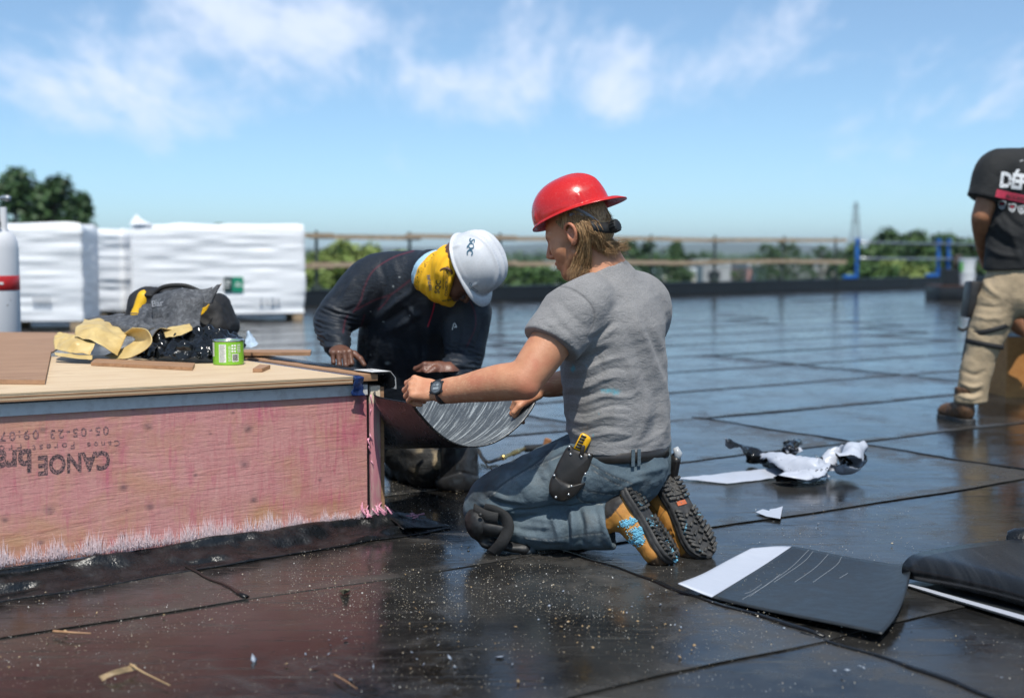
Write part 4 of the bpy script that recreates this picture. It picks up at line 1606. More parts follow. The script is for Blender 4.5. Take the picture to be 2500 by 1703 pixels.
crumple('membrane_scrap', [[(182, 822, 4.66), (225, 832, 4.60), (268, 852, 4.60), (290, 866, 4.62)],
                           [(186, 800, 4.76), (230, 806, 4.66), (268, 828, 4.66), (300, 838, 4.68)],
                           [(200, 786, 4.86), (240, 788, 4.78), (275, 806, 4.76), (310, 818, 4.76)],
                           [(205, 776, 4.95), (248, 782, 4.92), (290, 790, 4.90), (320, 800, 4.88)]], M_FLEECE,
        'grey fleece membrane scrap bunched at the left of the pile', 'membrane scrap', 36, 36, 0.010, 14, 18, group=SG, back=M_YFILM)
crumple('membrane_scrap', [[(205, 806, 4.9), (235, 800, 4.86), (262, 796, 4.86)], [(202, 788, 4.96), (240, 780, 4.92), (300, 770, 4.95)], [(210, 778, 5.0), (250, 770, 5.0), (350, 762, 5.0)]], M_FLEECE,
        'dark grey membrane scrap lying at the back of the pile', 'membrane scrap', 24, 24, 0.008, 14, 19, group=SG)
BGp = 'black film scraps on the box'
crumple('plastic_film', [[(362, 868, 4.68), (410, 872, 4.62), (470, 874, 4.60), (520, 872, 4.62)],
                         [(366, 845, 4.72), (412, 846, 4.66), (470, 842, 4.64), (540, 850, 4.66)],
                         [(372, 822, 4.80), (420, 822, 4.76), (480, 822, 4.74), (560, 828, 4.76)],
                         [(380, 806, 4.90), (430, 808, 4.86), (500, 800, 4.84), (548, 806, 4.86)]], M_BLKFILM,
        'crumpled glossy black film heaped left of the green can', 'plastic film', 64, 84, 0.024, 20, 23, 0.001, BGp)
crumple('plastic_film', [[(478, 870, 4.66), (520, 868, 4.62), (560, 862, 4.66)], [(486, 838, 4.70), (520, 826, 4.68), (575, 838, 4.70)], [(500, 806, 4.78), (520, 792, 4.78), (580, 822, 4.80)]], M_BLKFILM,
        'crumpled glossy black film standing behind the green can', 'plastic film', 54, 54, 0.022, 22, 29, 0.001, BGp)
crumple('plastic_film', [[(590, 846, 4.78), (612, 850, 4.74), (632, 840, 4.76)], [(594, 832, 4.80), (612, 830, 4.78), (626, 832, 4.80)], [(600, 822, 4.82), (606, 808, 4.82), (612, 812, 4.84)]], M_BLUFILM,
        'small pale blue film scrap sticking up right of the can', 'plastic film', 22, 22, 0.006, 30, 31, 0.001)

crumple('membrane_scrap', [[(300, 800, 4.80), (340, 806, 4.74), (380, 802, 4.78)], [(318, 780, 4.84), (345, 776, 4.80), (372, 770, 4.86)], [(340, 752, 4.92), (352, 742, 4.92), (372, 738, 4.98)]], M_YFILM,
        'dark grey membrane scrap tucked under the lettered one', 'membrane scrap', 26, 26, 0.012, 18, 81, group=SG, back=M_FLEECE)
crumple('membrane_scrap', [[(404, 824, 4.74), (440, 818, 4.72), (470, 806, 4.78)], [(400, 812, 4.78), (436, 806, 4.76), (468, 796, 4.80)], [(392, 800, 4.84), (430, 796, 4.82), (462, 788, 4.86)]], M_FLEECE,
        'yellow edged strip of membrane above the black film', 'membrane scrap', 22, 26, 0.006, 18, 83, group=SG, back=M_YFILM)
crumple('plastic_film', [[(548, 846, 4.74), (575, 850, 4.70), (598, 848, 4.74)], [(552, 830, 4.76), (578, 822, 4.76), (602, 838, 4.78)], [(556, 812, 4.80), (572, 806, 4.82), (590, 826, 4.84)]], M_BLKFILM,
        'small shiny black film scrap peeking out behind the can', 'plastic film', 36, 36, 0.014, 30, 85, 0.001, BGp)
crumple('plastic_film', [[(330, 870, 4.64), (352, 872, 4.61), (376, 868, 4.62)], [(338, 852, 4.68), (356, 848, 4.66), (380, 850, 4.66)], [(346, 836, 4.72), (360, 828, 4.72), (386, 832, 4.72)]], M_BLKFILM,
        'shiny black film scrap between the yellow loop and the heap', 'plastic film', 36, 36, 0.014, 28, 87, 0.001, BGp)

# tool bag behind the pile
M_BAG = plain('black_bag_cloth', (0.014, 0.014, 0.015), 0.7, var=0.3, scale=60, bump=0.3)
M_BAGY = plain('yellow_bag_panel', (0.78, 0.46, 0.012), 0.55, var=0.1, scale=30)
D0 = 5.22
F_ = Field(P(300, 830, D0 + 0.25) - [0.1, 0.5, 0.05], P(580, 670, D0) + [0.1, 0.3, 0.08], 0.006)
F_.ecap(P(362, 752, D0), P(520, 758, D0), (0, 0, 1), (0.085, 0.11), (0.075, 0.11), 0.03)
F_.ecap(P(360, 792, D0), P(540, 795, D0), (0, 0, 1), (0.07, 0.13), (0.07, 0.12), 0.03)
F_.ecap(P(365, 718, D0 - 0.02), P(470, 715, D0), (0, 0, 1), (0.02, 0.1), (0.02, 0.1), 0.03)
F_.ecap(P(525, 745, D0), P(545, 790, D0), (1, 0, 0), (0.03, 0.10), (0.03, 0.1), 0.02)
V, Q = F_.mesh()
N = vnormals(V, Q)
V = V + N * (0.006 * fbm(V * 18, 3, 41))[:, None]
bag = thing('tool_bag', 'black and yellow cloth tool bag behind the scrap pile', 'bag', P(440, 840, D0))
obj('bag_body', V, Q, M_BAG, bag)
F_ = Field(P(310, 800, D0) - [0.1, 0.5, 0.0], P(400, 690, D0) + [0.1, 0.3, 0.05], 0.005)
F_.ecap(P(340, 768, D0 - 0.075), P(356, 728, D0 - 0.06), (1, 0, 0), (0.030, 0.05), (0.034, 0.05), 0.02)
F_.ecap(P(338, 775, D0 - 0.07), P(338, 770, D0 - 0.07), (1, 0, 0), (0.02, 0.05), (0.02, 0.05), 0.02)
V, Q = F_.mesh()
obj('side_pocket', V, Q, M_BAGY, bag)
crumple_y = MB().grid(spline_grid(np.array([[P(470, 768, 5.08), P(490, 770, 5.06), P(505, 757, 5.06)], [P(480, 752, 5.08), P(500, 750, 5.06), P(515, 735, 5.07)]]), 8, 10), 0.004)
crumple_y.build('top_flap', M_BAGY, bag, smooth=True)
MB().tube(cat_rom([P(370, 722, D0 - 0.1), P(400, 700, D0 - 0.11), P(450, 697, D0 - 0.11), P(490, 712, D0 - 0.1)], 20), 0.009, 8).build('carry_handle', M_BAG, bag, smooth=True)

pl_ = [o for o in bpy.data.objects if o.name == 'membrane_scrap'][0]
plV = np.array([v.co[:] for v in pl_.data.vertices]) + WL[pl_.name]
SCRAP_TREE = bvh_of(plV, [tuple(q.vertices) for q in pl_.data.polygons])

# ------------------------------------------------------------------ people: materials
def skinmat(name, a, b, red, rough=0.5, beard=None):
    t = NT(name)
    p = t.world()
    n1 = t.noise(p, 22, 4, 0.6)
    n2 = t.noise(p, 160, 3, 0.6)
    c = t.mix(t.rng(n1, 0.35, 0.68), a, b)
    c = t.mix(t.math('MULTIPLY', t.rng(t.noise(p, 11, 3), 0.5, 0.75, 0, 1, True), 0.5), c, red)
    c = t.mix(t.attr('flush'), c, red)
    c = t.mix(t.math('MULTIPLY', t.rng(n2, 0.56, 0.72), 0.16), c, tuple(x * 0.55 for x in a))
    if beard:
        hb = t.noise(t.map(p, scale=(1, 1, 1)), 420, 3, 0.7)
        c = t.mix(t.math('MULTIPLY', t.attr('beard'), t.rng(hb, 0.3, 0.65, 0.35, 1.0)), c, beard)
    c = t.mix(t.attr('lip'), c, tuple(x * y for x, y in zip(red, (0.85, 0.6, 0.65))))
    c = t.mix(t.attr('brow'), c, (0.10, 0.055, 0.03))
    hs_ = t.noise(t.map(p, scale=(22, 150, 130), rot=(0, 0.12, -0.45)), 1.0, 3, 0.6)
    c = t.mix(t.math('MULTIPLY', t.attr('fuzz'), t.rng(hs_, 0.54, 0.68, 0, 0.42)), c, (0.74, 0.50, 0.30))
    c = t.mix(t.math('MULTIPLY', t.attr('fuzz'), t.rng(hs_, 0.46, 0.34, 0, 0.3)), c, (0.40, 0.19, 0.10))
    b_ = t.bump(t.math('ADD', n2, t.math('MULTIPLY', t.voro(p, 260, 'F1'), 0.6)), 0.32, 0.002)
    m = t.done(c, t.rng(n1, 0.3, 0.7, rough - 0.06, rough + 0.1), 0, b_)
    t.b.inputs['Subsurface Weight'].default_value = 0.06
    t.b.inputs['Subsurface Radius'].default_value = (0.012, 0.005, 0.003)
    return m


M_SKIN1 = skinmat('fair_tanned_skin', (0.60, 0.285, 0.160), (0.51, 0.225, 0.120), (0.54, 0.17, 0.10), 0.5, (0.26, 0.105, 0.04))
M_SKIN2 = skinmat('brown_skin', (0.155, 0.070, 0.042), (0.105, 0.046, 0.028), (0.19, 0.075, 0.05), 0.42)
M_SKIN3 = skinmat('tanned_skin', (0.40, 0.18, 0.09), (0.32, 0.135, 0.065), (0.40, 0.13, 0.07), 0.5)


def clothmat(name, a, b, seam=None, weave=900, rough=0.85, sheen=0.0, extra=None, bump=0.25):
    t = NT(name)
    p = t.world()
    n1 = t.noise(p, 9, 4, 0.6)
    n2 = t.noise(p, weave, 2, 0.5)
    n3 = t.noise(t.map(p, scale=(1, 1, 2.2)), 210, 3, 0.7)
    c = t.mix(t.rng(t.math('ADD', t.math('MULTIPLY', n3, 0.7), t.math('MULTIPLY', n1, 0.3)), 0.36, 0.64), a, b)
    if extra:
        for at, col in extra:
            c = t.mix(t.math('MULTIPLY', t.attr(at), t.rng(n3, 0.25, 0.6, 0.45, 1.0)), c, col)
    if seam:
        c = t.mix(t.attr('seam'), c, seam)
    nb = t.bump(n2, bump, 0.001)
    nb = t.bump(t.noise(t.map(p, scale=(1, 1, 1.9), rot=(0, 0.35, 0)), 34, 5, 0.62, 0.9), 0.42, 0.010, nb)
    m = t.done(c, rough, 0, nb)
    t.b.inputs['Sheen Weight'].default_value = sheen
    return m


M_TEE = clothmat('grey_marl_jersey', (0.190, 0.186, 0.186), (0.300, 0.294, 0.292), (0.14, 0.138, 0.14), 700, 0.9, 0.08, (('paint', (0.10, 0.36, 0.44)), ('blotch', (0.17, 0.165, 0.15))))
t = NT('worn_denim')
p = t.world()
n1 = t.noise(p, 8, 5, 0.65)
n2 = t.noise(t.map(p, scale=(1, 1, 1)), 300, 3, 0.7)
wv = t.noise(t.map(p, scale=(900, 900, 220)), 1.0, 2)
c = t.mix(t.rng(t.math('ADD', t.math('MULTIPLY', n1, 0.65), t.math('MULTIPLY', n2, 0.35)), 0.36, 0.64), (0.050, 0.080, 0.105), (0.105, 0.145, 0.170))
c = t.mix(t.math('MULTIPLY', t.attr('fade'), t.rng(n2, 0.3, 0.6, 0.5, 1.0)), c, (0.22, 0.265, 0.285))
c = t.mix(t.math('MULTIPLY', t.rng(t.noise(p, 5, 5, 0.7, 0.5), 0.52, 0.72, 0, 1, True), 0.55), c, (0.075, 0.07, 0.06))
c = t.mix(t.math('MULTIPLY', t.attr('dirt'), t.rng(n1, 0.3, 0.6, 0.3, 1)), c, (0.03, 0.03, 0.032))
c = t.mix(t.attr('seam'), c, (0.030, 0.040, 0.052))
c = t.mix(t.attr('stitch'), c, (0.30, 0.30, 0.27))
M_DENIM = t.done(c, 0.88, 0, t.bump(t.noise(p, 34, 6, 0.68, 0.6), 0.65, 0.008, t.bump(wv, 0.3, 0.001)))
M_NAVY = clothmat('navy_stretch_jersey', (0.0050, 0.0092, 0.0165), (0.0090, 0.0145, 0.0240), (0.16, 0.014, 0.03), 800, 0.55, 0.03, (('paint', (0.55, 0.6, 0.6)),))
M_TROUS2 = clothmat('stained_work_trousers', (0.010, 0.011, 0.012), (0.026, 0.025, 0.023), None, 500, 0.75, 0, (('stain', (0.36, 0.28, 0.17)),))
M_BLACKTEE = clothmat('black_jersey', (0.006, 0.007, 0.008), (0.011, 0.012, 0.013), None, 600, 0.8, 0.05)
M_KHAKI = clothmat('khaki_canvas', (0.38, 0.285, 0.17), (0.47, 0.365, 0.24), (0.22, 0.16, 0.09), 500, 0.85, 0, (('dirt', (0.10, 0.075, 0.05)),))
M_RUBBER = plain('black_rubber', (0.014, 0.0145, 0.015), 0.55, var=0.4, scale=50, bump=0.25)
M_STRAP = plain('black_webbing', (0.018, 0.018, 0.018), 0.75, var=0.3, scale=200, bump=0.4)
M_LEATHER = plain('black_leather', (0.022, 0.019, 0.017), 0.42, var=0.45, scale=25, bump=0.3)
M_RIVET = plain('steel_rivet', (0.55, 0.55, 0.55), 0.3, 0.9, var=0.1)


def hardhatmat(name, a, b, rough):
    t = NT(name)
    p = t.world()
    n1 = t.noise(p, 30, 5, 0.65)
    sc = t.noise(t.map(p, scale=(40, 12, 40)), 3, 4, 0.7)
    c = t.mix(t.rng(n1, 0.35, 0.7), a, b)
    sp = t.rng(t.voro(p, 62, 'F1'), 0.0, 0.075, 1.0, 0.0)
    c = t.mix(t.math('MULTIPLY', sp, t.rng(t.noise(p, 17, 2), 0.5, 0.62, 0, 0.75)), c, (0.03, 0.02, 0.02))
    dt = t.math('MULTIPLY', t.rng(t.noise(p, 12, 6, 0.7, 0.5), 0.5, 0.72, 0, 1, True), 0.30)
    c = t.mix(dt, c, tuple(x * 0.55 + 0.05 for x in a))
    c = t.mix(t.math('MULTIPLY', t.rng(sc, 0.62, 0.72), 0.25), c, tuple(min(1, x * 0.6 + 0.25) for x in a))
    return t.done(c, t.math('ADD', t.math('ADD', rough, dt), t.rng(sc, 0.5, 0.8, 0, 0.2)), 0, t.bump(n1, 0.08, 0.004), Coat_Weight=0.1)


M_REDHAT = hardhatmat('red_hard_plastic', (0.62, 0.022, 0.020), (0.54, 0.016, 0.016), 0.24)
M_WHITEHAT = hardhatmat('white_hard_plastic', (0.66, 0.68, 0.71), (0.60, 0.62, 0.65), 0.27)
t = NT('dark_blond_hair')
p = t.world()
hn = t.noise(t.map(p, scale=(260, 260, 26)), 1.0, 3, 0.6)
M_HAIR = t.done(t.mix(t.rng(hn, 0.35, 0.68), (0.20, 0.105, 0.042), (0.58, 0.36, 0.17)), 0.42, 0, t.bump(hn, 0.5, 0.003))
M_GREYPL = plain('grey_plastic', (0.30, 0.31, 0.34), 0.45, var=0.1)


def hard_hat(name, C, front, up, mat, parent, brim_front=0.05, H=0.128, a=0.125, b=0.108, ridges=1, label=None):
    """Hard hat: dome with crown ridges, a flange round the rim and a peak towards front; C is the middle of the rim plane."""
    f = unit(front)
    u = unit(np.asarray(up, float) - f * np.dot(up, f))
    l = np.cross(u, f)
    na, nh = 150, 46
    al = np.linspace(0, 2 * math.pi, na, endpoint=False)
    rows = []
    hs = np.sin(np.linspace(0, math.pi / 2, nh)) ** 1.0
    for k_, s_ in enumerate(hs[::-1]):
        h_ = H * s_
        r_ = max(0.0, 1 - s_ ** 2.35) ** (1 / 2.25)
        x = a * r_ * np.cos(al)
        y = b * r_ * np.sin(al)
        z = np.full(na, h_)
        # crown ridges running from front to back
        top_ = np.clip((s_ - 0.25) / 0.35, 0, 1)
        rd = np.zeros(na)
        for q in ((0,) if ridges == 1 else (-0.034, 0, 0.034)):
            rd += np.exp(-((y - q) / (0.020 if ridges == 1 else 0.0085)) ** 2)
        bump_ = 0.0055 * top_ * rd * (1 if ridges > 1 else 0.8)
        # sweat band step and slot bosses near the rim
        low = np.exp(-((s_ - 0.10) / 0.07) ** 4)
        boss = sum(np.exp(-(np.angle(np.exp(1j * (al - q))) / 0.055) ** 4) for q in (0.95, 2.35, -0.95, -2.35))
        mid = sum(np.exp(-(np.angle(np.exp(1j * (al - q))) / 0.42) ** 8) for q in (1.65, -1.65))
        bump_ = bump_ + 0.004 * boss * np.exp(-((s_ - 0.16) / 0.14) ** 4) + 0.0016 * mid * low
        sc_ = 1 + bump_ / max(a * r_, 0.03)
        rows.append(np.stack([x * sc_, y * sc_, z + bump_ * top_], 1))
    ext = 0.009 + brim_front * np.clip(np.cos(al), 0, 1) ** 1.8
    dn = 0.004 + 0.016 * np.clip(np.cos(al), 0, 1) ** 2
    for q, dq in ((0.25, 0.10), (0.6, 0.35), (1.0, 1.0)):
        rows.append(np.stack([(a + ext * q) * np.cos(al), (b + ext * q * 0.8) * np.sin(al), -dn * dq], 1))
    lip = rows[-1].copy()
    lip[:, 2] -= 0.0035
    rows.append(lip)
    ins = np.stack([(a - 0.004) * np.cos(al), (b - 0.004) * np.sin(al), np.full(na, -0.0045)], 1)
    rows.append(ins)
    for s_ in (0.3, 0.6, 0.85, 0.97):
        r_ = max(0.0, 1 - s_ ** 2.35) ** (1 / 2.25)
        rows.append(np.stack([(a - 0.005) * r_ * np.cos(al), (b - 0.005) * r_ * np.sin(al), np.full(na, (H - 0.005) * s_)], 1))
    A = np.stack(rows)
    m = len(A)
    V = np.asarray(C) + A[..., :1] * f + A[..., 1:2] * l + A[..., 2:] * u
    idx = np.arange(m * na).reshape(m, na)
    nx = np.roll(idx, -1, 1)
    Q = np.stack([idx[:-1], idx[1:], nx[1:], nx[:-1]], -1).reshape(-1, 4)
    V = V.reshape(-1, 3)
    o = obj(name, V, Q, mat, parent)
    if label:
        o['label'] = label
    return o, bvh_of(V, Q), f, l, u


def ribbon(pts, side, width, th=0.003, n=24):
    """Strap: a band of the given width along a curve; side is one vector or one per point."""
    A = cat_rom(pts, n)
    sd = np.asarray(side, float)
    sd = cat_rom(sd, n) if sd.ndim == 2 else np.repeat(sd[None], n, 0)
    sd = sd / np.linalg.norm(sd, axis=1, keepdims=True)
    return MB().grid(np.stack([A - sd * width / 2, A, A + sd * width / 2], 1), th)


def torso(F, secs, side, k=0.05):
    for (c0, w0, d0), (c1, w1, d1) in zip(secs[:-1], secs[1:]):
        F.ecap(c0, c1, side, (w0, d0), (w1, d1), k)


# ------------------------------------------------------------------ the kneeling worker in the red hard hat
TS = np.array([0.62, 0.78, 0.0])           # across his shoulders, to his right
base1 = np.array([P(1400, 1200, 3.95)[0], 3.95, 0.0])
PSI, THT = R(24), R(22)
hF = np.array([-math.cos(PSI) * math.cos(THT), math.sin(PSI) * math.cos(THT), -math.sin(THT)])
hL = np.array([-math.sin(PSI), -math.cos(PSI), 0])
hU = np.cross(hF, hL)
hC = P(1414, 576, 3.97)


def headpt(C, F, L, U):
    return lambda f, l, u: C + F * f + L * l + U * u


def head(Fd, H_, F, L, U, nose=1.0):
    ax = (F, L, U)
    Fd.ell(H_(-0.012, 0, 0.047), ax, (0.098, 0.075, 0.088), 0.02)
    Fd.ell(H_(0.045, 0, 0.000), ax, (0.050, 0.060, 0.085), 0.03)
    for s_ in (-1, 1):
        Fd.cap(H_(0.012, 0.052 * s_, -0.052), H_(0.070, 0.022 * s_, -0.098), 0.020, 0.016, 0.02)
        Fd.ell(H_(0.060, 0.040 * s_, -0.020), ax, (0.026, 0.022, 0.026), 0.025)
        Fd.cap(H_(0.088, 0.010 * s_, 0.030), H_(0.072, 0.046 * s_, 0.032), 0.011, 0.010, 0.016)
    Fd.ell(H_(0.064, 0, -0.062), ax, (0.034, 0.036, 0.040), 0.02)
    Fd.ell(H_(0.078, 0, -0.100), ax, (0.017, 0.018, 0.015), 0.02)
    for s_ in (-1, 1):
        Fd.ell(H_(0.094, 0.031 * s_, 0.010), ax, (0.014, 0.016, 0.010), 0.010, 'sub')
        Fd.ell(H_(0.077, 0.031 * s_, 0.009), ax, (0.0125, 0.0125, 0.0125), 0.004)
    Fd.cap(H_(0.091, 0, 0.024), H_(0.116, 0, -0.020), 0.0075, 0.0098, 0.008)
    Fd.cap(H_(0.112, 0, -0.027), H_(0.092, 0, -0.034), 0.0065, 0.008, 0.006)
    for s_ in (-1, 1):
        Fd.ell(H_(0.102, 0.0115 * s_, -0.027), ax, (0.010, 0.0065, 0.007), 0.005)
    Fd.cap(H_(0.097, -0.015, -0.054), H_(0.097, 0.015, -0.054), 0.0055, None, 0.006)
    Fd.cap(H_(0.0985, -0.004, -0.054), H_(0.0985, 0.004, -0.054), 0.0058, None, 0.006)
    Fd.cap(H_(0.094, -0.014, -0.0675), H_(0.094, 0.014, -0.0675), 0.0065, None, 0.006)
    Fd.cap(H_(0.101, -0.019, -0.061), H_(0.101, 0.019, -0.061), 0.0022, None, 0.002, 'sub')
    for s_ in (-1, 1):
        # ear: bowl, rim and lobe
        Fd.ell(H_(-0.010, 0.078 * s_, 0.002), (unit(F + 0.2 * U), unit(L + s_ * -0.35 * F), U), (0.016, 0.006, 0.028), 0.006)
        rim = [H_(0.006, 0.076 * s_, 0.004), H_(0.008, 0.080 * s_, 0.020), H_(0.000, 0.086 * s_, 0.032), H_(-0.014, 0.092 * s_, 0.034),
               H_(-0.025, 0.095 * s_, 0.022), H_(-0.027, 0.094 * s_, 0.004), H_(-0.020, 0.089 * s_, -0.012), H_(-0.008, 0.082 * s_, -0.024), H_(0.002, 0.077 * s_, -0.026)]
        Fd.chain([(p_, r_) for p_, r_ in zip(rim, (0.003, 0.0035, 0.0042, 0.0045, 0.0045, 0.0042, 0.0048, 0.0065, 0.005))], 0.003, 30)
        Fd.ell(H_(-0.006, 0.090 * s_, 0.004), (F, L, U), (0.009, 0.009, 0.014), 0.004, 'sub')
        Fd.cap(H_(0.006, 0.078 * s_, -0.006), H_(0.003, 0.082 * s_, 0.001), 0.005, 0.003, 0.003)


def pdist3(V_, a_, b_):
    t_ = np.clip(((V_ - a_) @ (b_ - a_)) / ((b_ - a_) @ (b_ - a_)), 0, 1)
    return np.linalg.norm(V_ - a_ - t_[:, None] * (b_ - a_), axis=1)


Fb = Field([P(950, 900, 3.86)[0] - 0.02, 3.58, 0.33], [P(1660, 900, 4.1)[0] + 0.03, 4.42, 1.16], 0.0030)
secs1 = [(P(1512, 1075, 4.0), 0.150, 0.105), (P(1505, 1000, 4.0), 0.150, 0.105), (P(1496, 880, 3.99), 0.160, 0.115), (P(1490, 790, 3.99), 0.165, 0.115),
         (P(1487, 725, 3.99), 0.140, 0.080), (P(1478, 690, 3.985), 0.07, 0.06)]
torso(Fb, secs1, TS, 0.05)
Lsh, Lel, Lwr = P(1408, 748, 3.84), P(1277, 932, 3.735), P(1078, 955, 3.885)
Rsh, Rel, Rwr = P(1560, 752, 4.13), P(1492, 912, 4.28), P(1322, 945, 4.22)
m1 = lambda a_, b_, f: a_ + (b_ - a_) * f
Fb.chain([(Lsh, 0.062), (m1(Lsh, Lel, 0.35) + (0, -0.004, 0), 0.057), (m1(Lsh, Lel, 0.7), 0.053), (Lel, 0.0445)], 0.02)
Fb.chain([(Lel, 0.0445), (m1(Lel, Lwr, 0.2) + (0, 0, 0.006), 0.0475), (m1(Lel, Lwr, 0.45) + (0, 0, 0.004), 0.0435), (m1(Lel, Lwr, 0.75), 0.0345), (Lwr, 0.0290)], 0.02)
Fb.ell(Lel + np.array([0.014, -0.012, -0.020]), np.eye(3), (0.026, 0.024, 0.024), 0.022)
Fb.ecap(m1(Lel, Lwr, 0.85), Lwr, (0, 0.3, 1), (0.033, 0.026), (0.031, 0.0225), 0.015)
Fb.chain([(Rsh, 0.06), (m1(Rsh, Rel, 0.5), 0.055), (Rel, 0.045)], 0.02)
Fb.chain([(Rel, 0.045), (m1(Rel, Rwr, 0.3), 0.045), (m1(Rel, Rwr, 0.7), 0.036), (Rwr, 0.028)], 0.02)
# neck and head
nb = P(1482, 678, 3.985)
Fb.cap(nb, P(1442, 606, 3.975), 0.064, 0.055, 0.03)
Fb.cap(P(1495, 668, 3.99), P(1462, 590, 3.99), 0.05, 0.045, 0.03)
Hp = headpt(hC, hF, hL, hU)
head(Fb, Hp, hF, hL, hU)
# hands
hand(Fb, Lwr + unit(Lwr - Lel) * 0.004, (-0.95, 0.20, 0.10), (-0.12, -0.72, 0.62), unit((-0.75, 0.55, -0.35)), True,
     [(48, 62, 35), (56, 66, 38), (60, 70, 40), (62, 72, 40)], (8, 22, 20), 1.02, 2.0)
hand(Fb, Rwr, (-0.80, -0.10, -0.42), (0.05, -0.45, 0.85), unit((-0.85, -0.45, -0.25)), False,
     [(40, 55, 30), (46, 60, 35), (50, 60, 35), (55, 60, 35)], (5, 15, 15), 1.0, 3.0)
V, Q = Fb.mesh()
del Fb
V = relax(V, Q, 1, 0.4)
N = vnormals(V, Q)
rel = V - hC
hf, hl, hu = rel @ hF, rel @ hL, rel @ hU
inhead = (np.abs(hf) < 0.14) & (np.abs(hl) < 0.11) & (hu > -0.125) & (hu < 0.13)
sm = lambda x, a_, b_: np.clip((x - a_) / (b_ - a_), 0, 1) ** 2 * (3 - 2 * np.clip((x - a_) / (b_ - a_), 0, 1))
beard = inhead * np.maximum(sm(-hu, 0.040, 0.062) * sm(0.102 - hf, 0, 0.012) * sm(hf, -0.01, 0.02),
                            sm(-hu, -0.005, 0.02) * sm(hf, -0.012, 0.004) * (1 - sm(hf, 0.030, 0.055)) * 0.85)
beard *= np.clip(0.75 + 0.5 * vnoise(V * 60, 3), 0, 1)
lip = inhead * np.exp(-((hu + 0.060) / 0.009) ** 2) * np.exp(-((hl) / 0.019) ** 4) * (hf > 0.09)
brow = inhead * np.exp(-((hu - 0.029 + 0.15 * np.abs(np.abs(hl) - 0.03)) / 0.0045) ** 2) * np.exp(-((np.abs(hl) - 0.03) / 0.019) ** 4) * (hf > 0.05) * 0.8
eyel = inhead * np.exp(-((hu - 0.008) / 0.0022) ** 2) * np.exp(-((np.abs(hl) - 0.031) / 0.013) ** 4) * (hf > 0.06) * 0.9
flush = 0.85 * np.exp(-(np.linalg.norm(V - (Lel + np.array([0.01, -0.03, -0.012])), axis=1) / 0.035) ** 2)
flush += inhead * (0.35 * np.exp(-((hf - 0.115) / 0.02) ** 2) + 0.45 * (np.abs(hl) > 0.076) * (np.abs(hf) < 0.035))
uv = proj(V)
for q in [(985, 938), (972, 952), (968, 968), (972, 985), (1297, 965)]:
    flush += 0.45 * np.exp(-(np.linalg.norm(uv - np.array(q), axis=1) / 9) ** 2)
fuzz = (1 - inhead) * sm(np.minimum(pdist3(V, m1(Lel, Lwr, 0.05), m1(Lel, Lwr, 0.95)), pdist3(V, Rel, Rwr)) * -1, -0.065, -0.045)
man1 = obj('person', V, Q, M_SKIN1, None, True, attrs={'fuzz': fuzz, 'beard': beard, 'lip': lip, 'brow': np.maximum(brow, eyel), 'flush': np.clip(flush, 0, 1)})
tag(man1, 'person kneeling on the roof in red hard hat, grey t-shirt and jeans', 'person')
MAN1_TREE = bvh_of(V, Q)

# --- grey t-shirt
Fs = Field([0.0, 3.62, 0.31], [0.62, 4.34, 1.0], 0.0040)
ss = [(P(1514, 1085, 4.0), 0.190, 0.142), (P(1508, 1000, 4.0), 0.184, 0.140), (P(1500, 900, 3.995), 0.184, 0.142), (P(1494, 800, 3.99), 0.186, 0.142),
      (P(1490, 742, 3.99), 0.172, 0.118), (P(1482, 700, 3.985), 0.098, 0.080)]
Fs.chain([(P(1432, 728, 3.86), 0.074), (Lsh, 0.080), (m1(Lsh, Lel, 0.32), 0.0735), (m1(Lsh, Lel, 0.62), 0.070)], 0.035)
Fs.chain([(P(1540, 735, 4.08), 0.078), (Rsh, 0.078), (m1(Rsh, Rel, 0.3), 0.074), (m1(Rsh, Rel, 0.6), 0.068)], 0.06)
sd = unit(Lel - Lsh)
X, Y, Z = Fs.xyz(tuple(slice(0, q) for q in Fs.n), m1(Lsh, Lel, 0.50))
slv = np.sqrt((X + 0) ** 2 + Y ** 2 + Z ** 2) < 0.17
pl = X * sd[0] + Y * sd[1] + Z * sd[2] + 0.12 * (X * 0.83 - Z * 0.2)
Fs.a = np.where(slv, np.maximum(Fs.a, pl), Fs.a)
sd2 = unit(Rel - Rsh)
X, Y, Z = Fs.xyz(tuple(slice(0, q) for q in Fs.n), m1(Rsh, Rel, 0.52))
slv = np.sqrt(X ** 2 + Y ** 2 + Z ** 2) < 0.12
Fs.a = np.where(slv, np.maximum(Fs.a, X * sd2[0] + Y * sd2[1] + Z * sd2[2]), Fs.a)
Fs.cap(m1(Lsh, Lel, 0.42), m1(Lsh, Lel, 0.70), 0.0605, 0.0605, 0.0, 'sub')
torso(Fs, ss, TS, 0.035)
Fs.cap(P(1482, 690, 3.985), P(1474, 668, 3.98), 0.082, 0.078, 0.03)
Fs.plane(P(1512, 1092, 4.0), (0.02, 0.0, -1))
ncx = P(1474, 664, 3.975)
Fs.plane(ncx, unit(np.array([-0.45, 0.18, 0.88])))
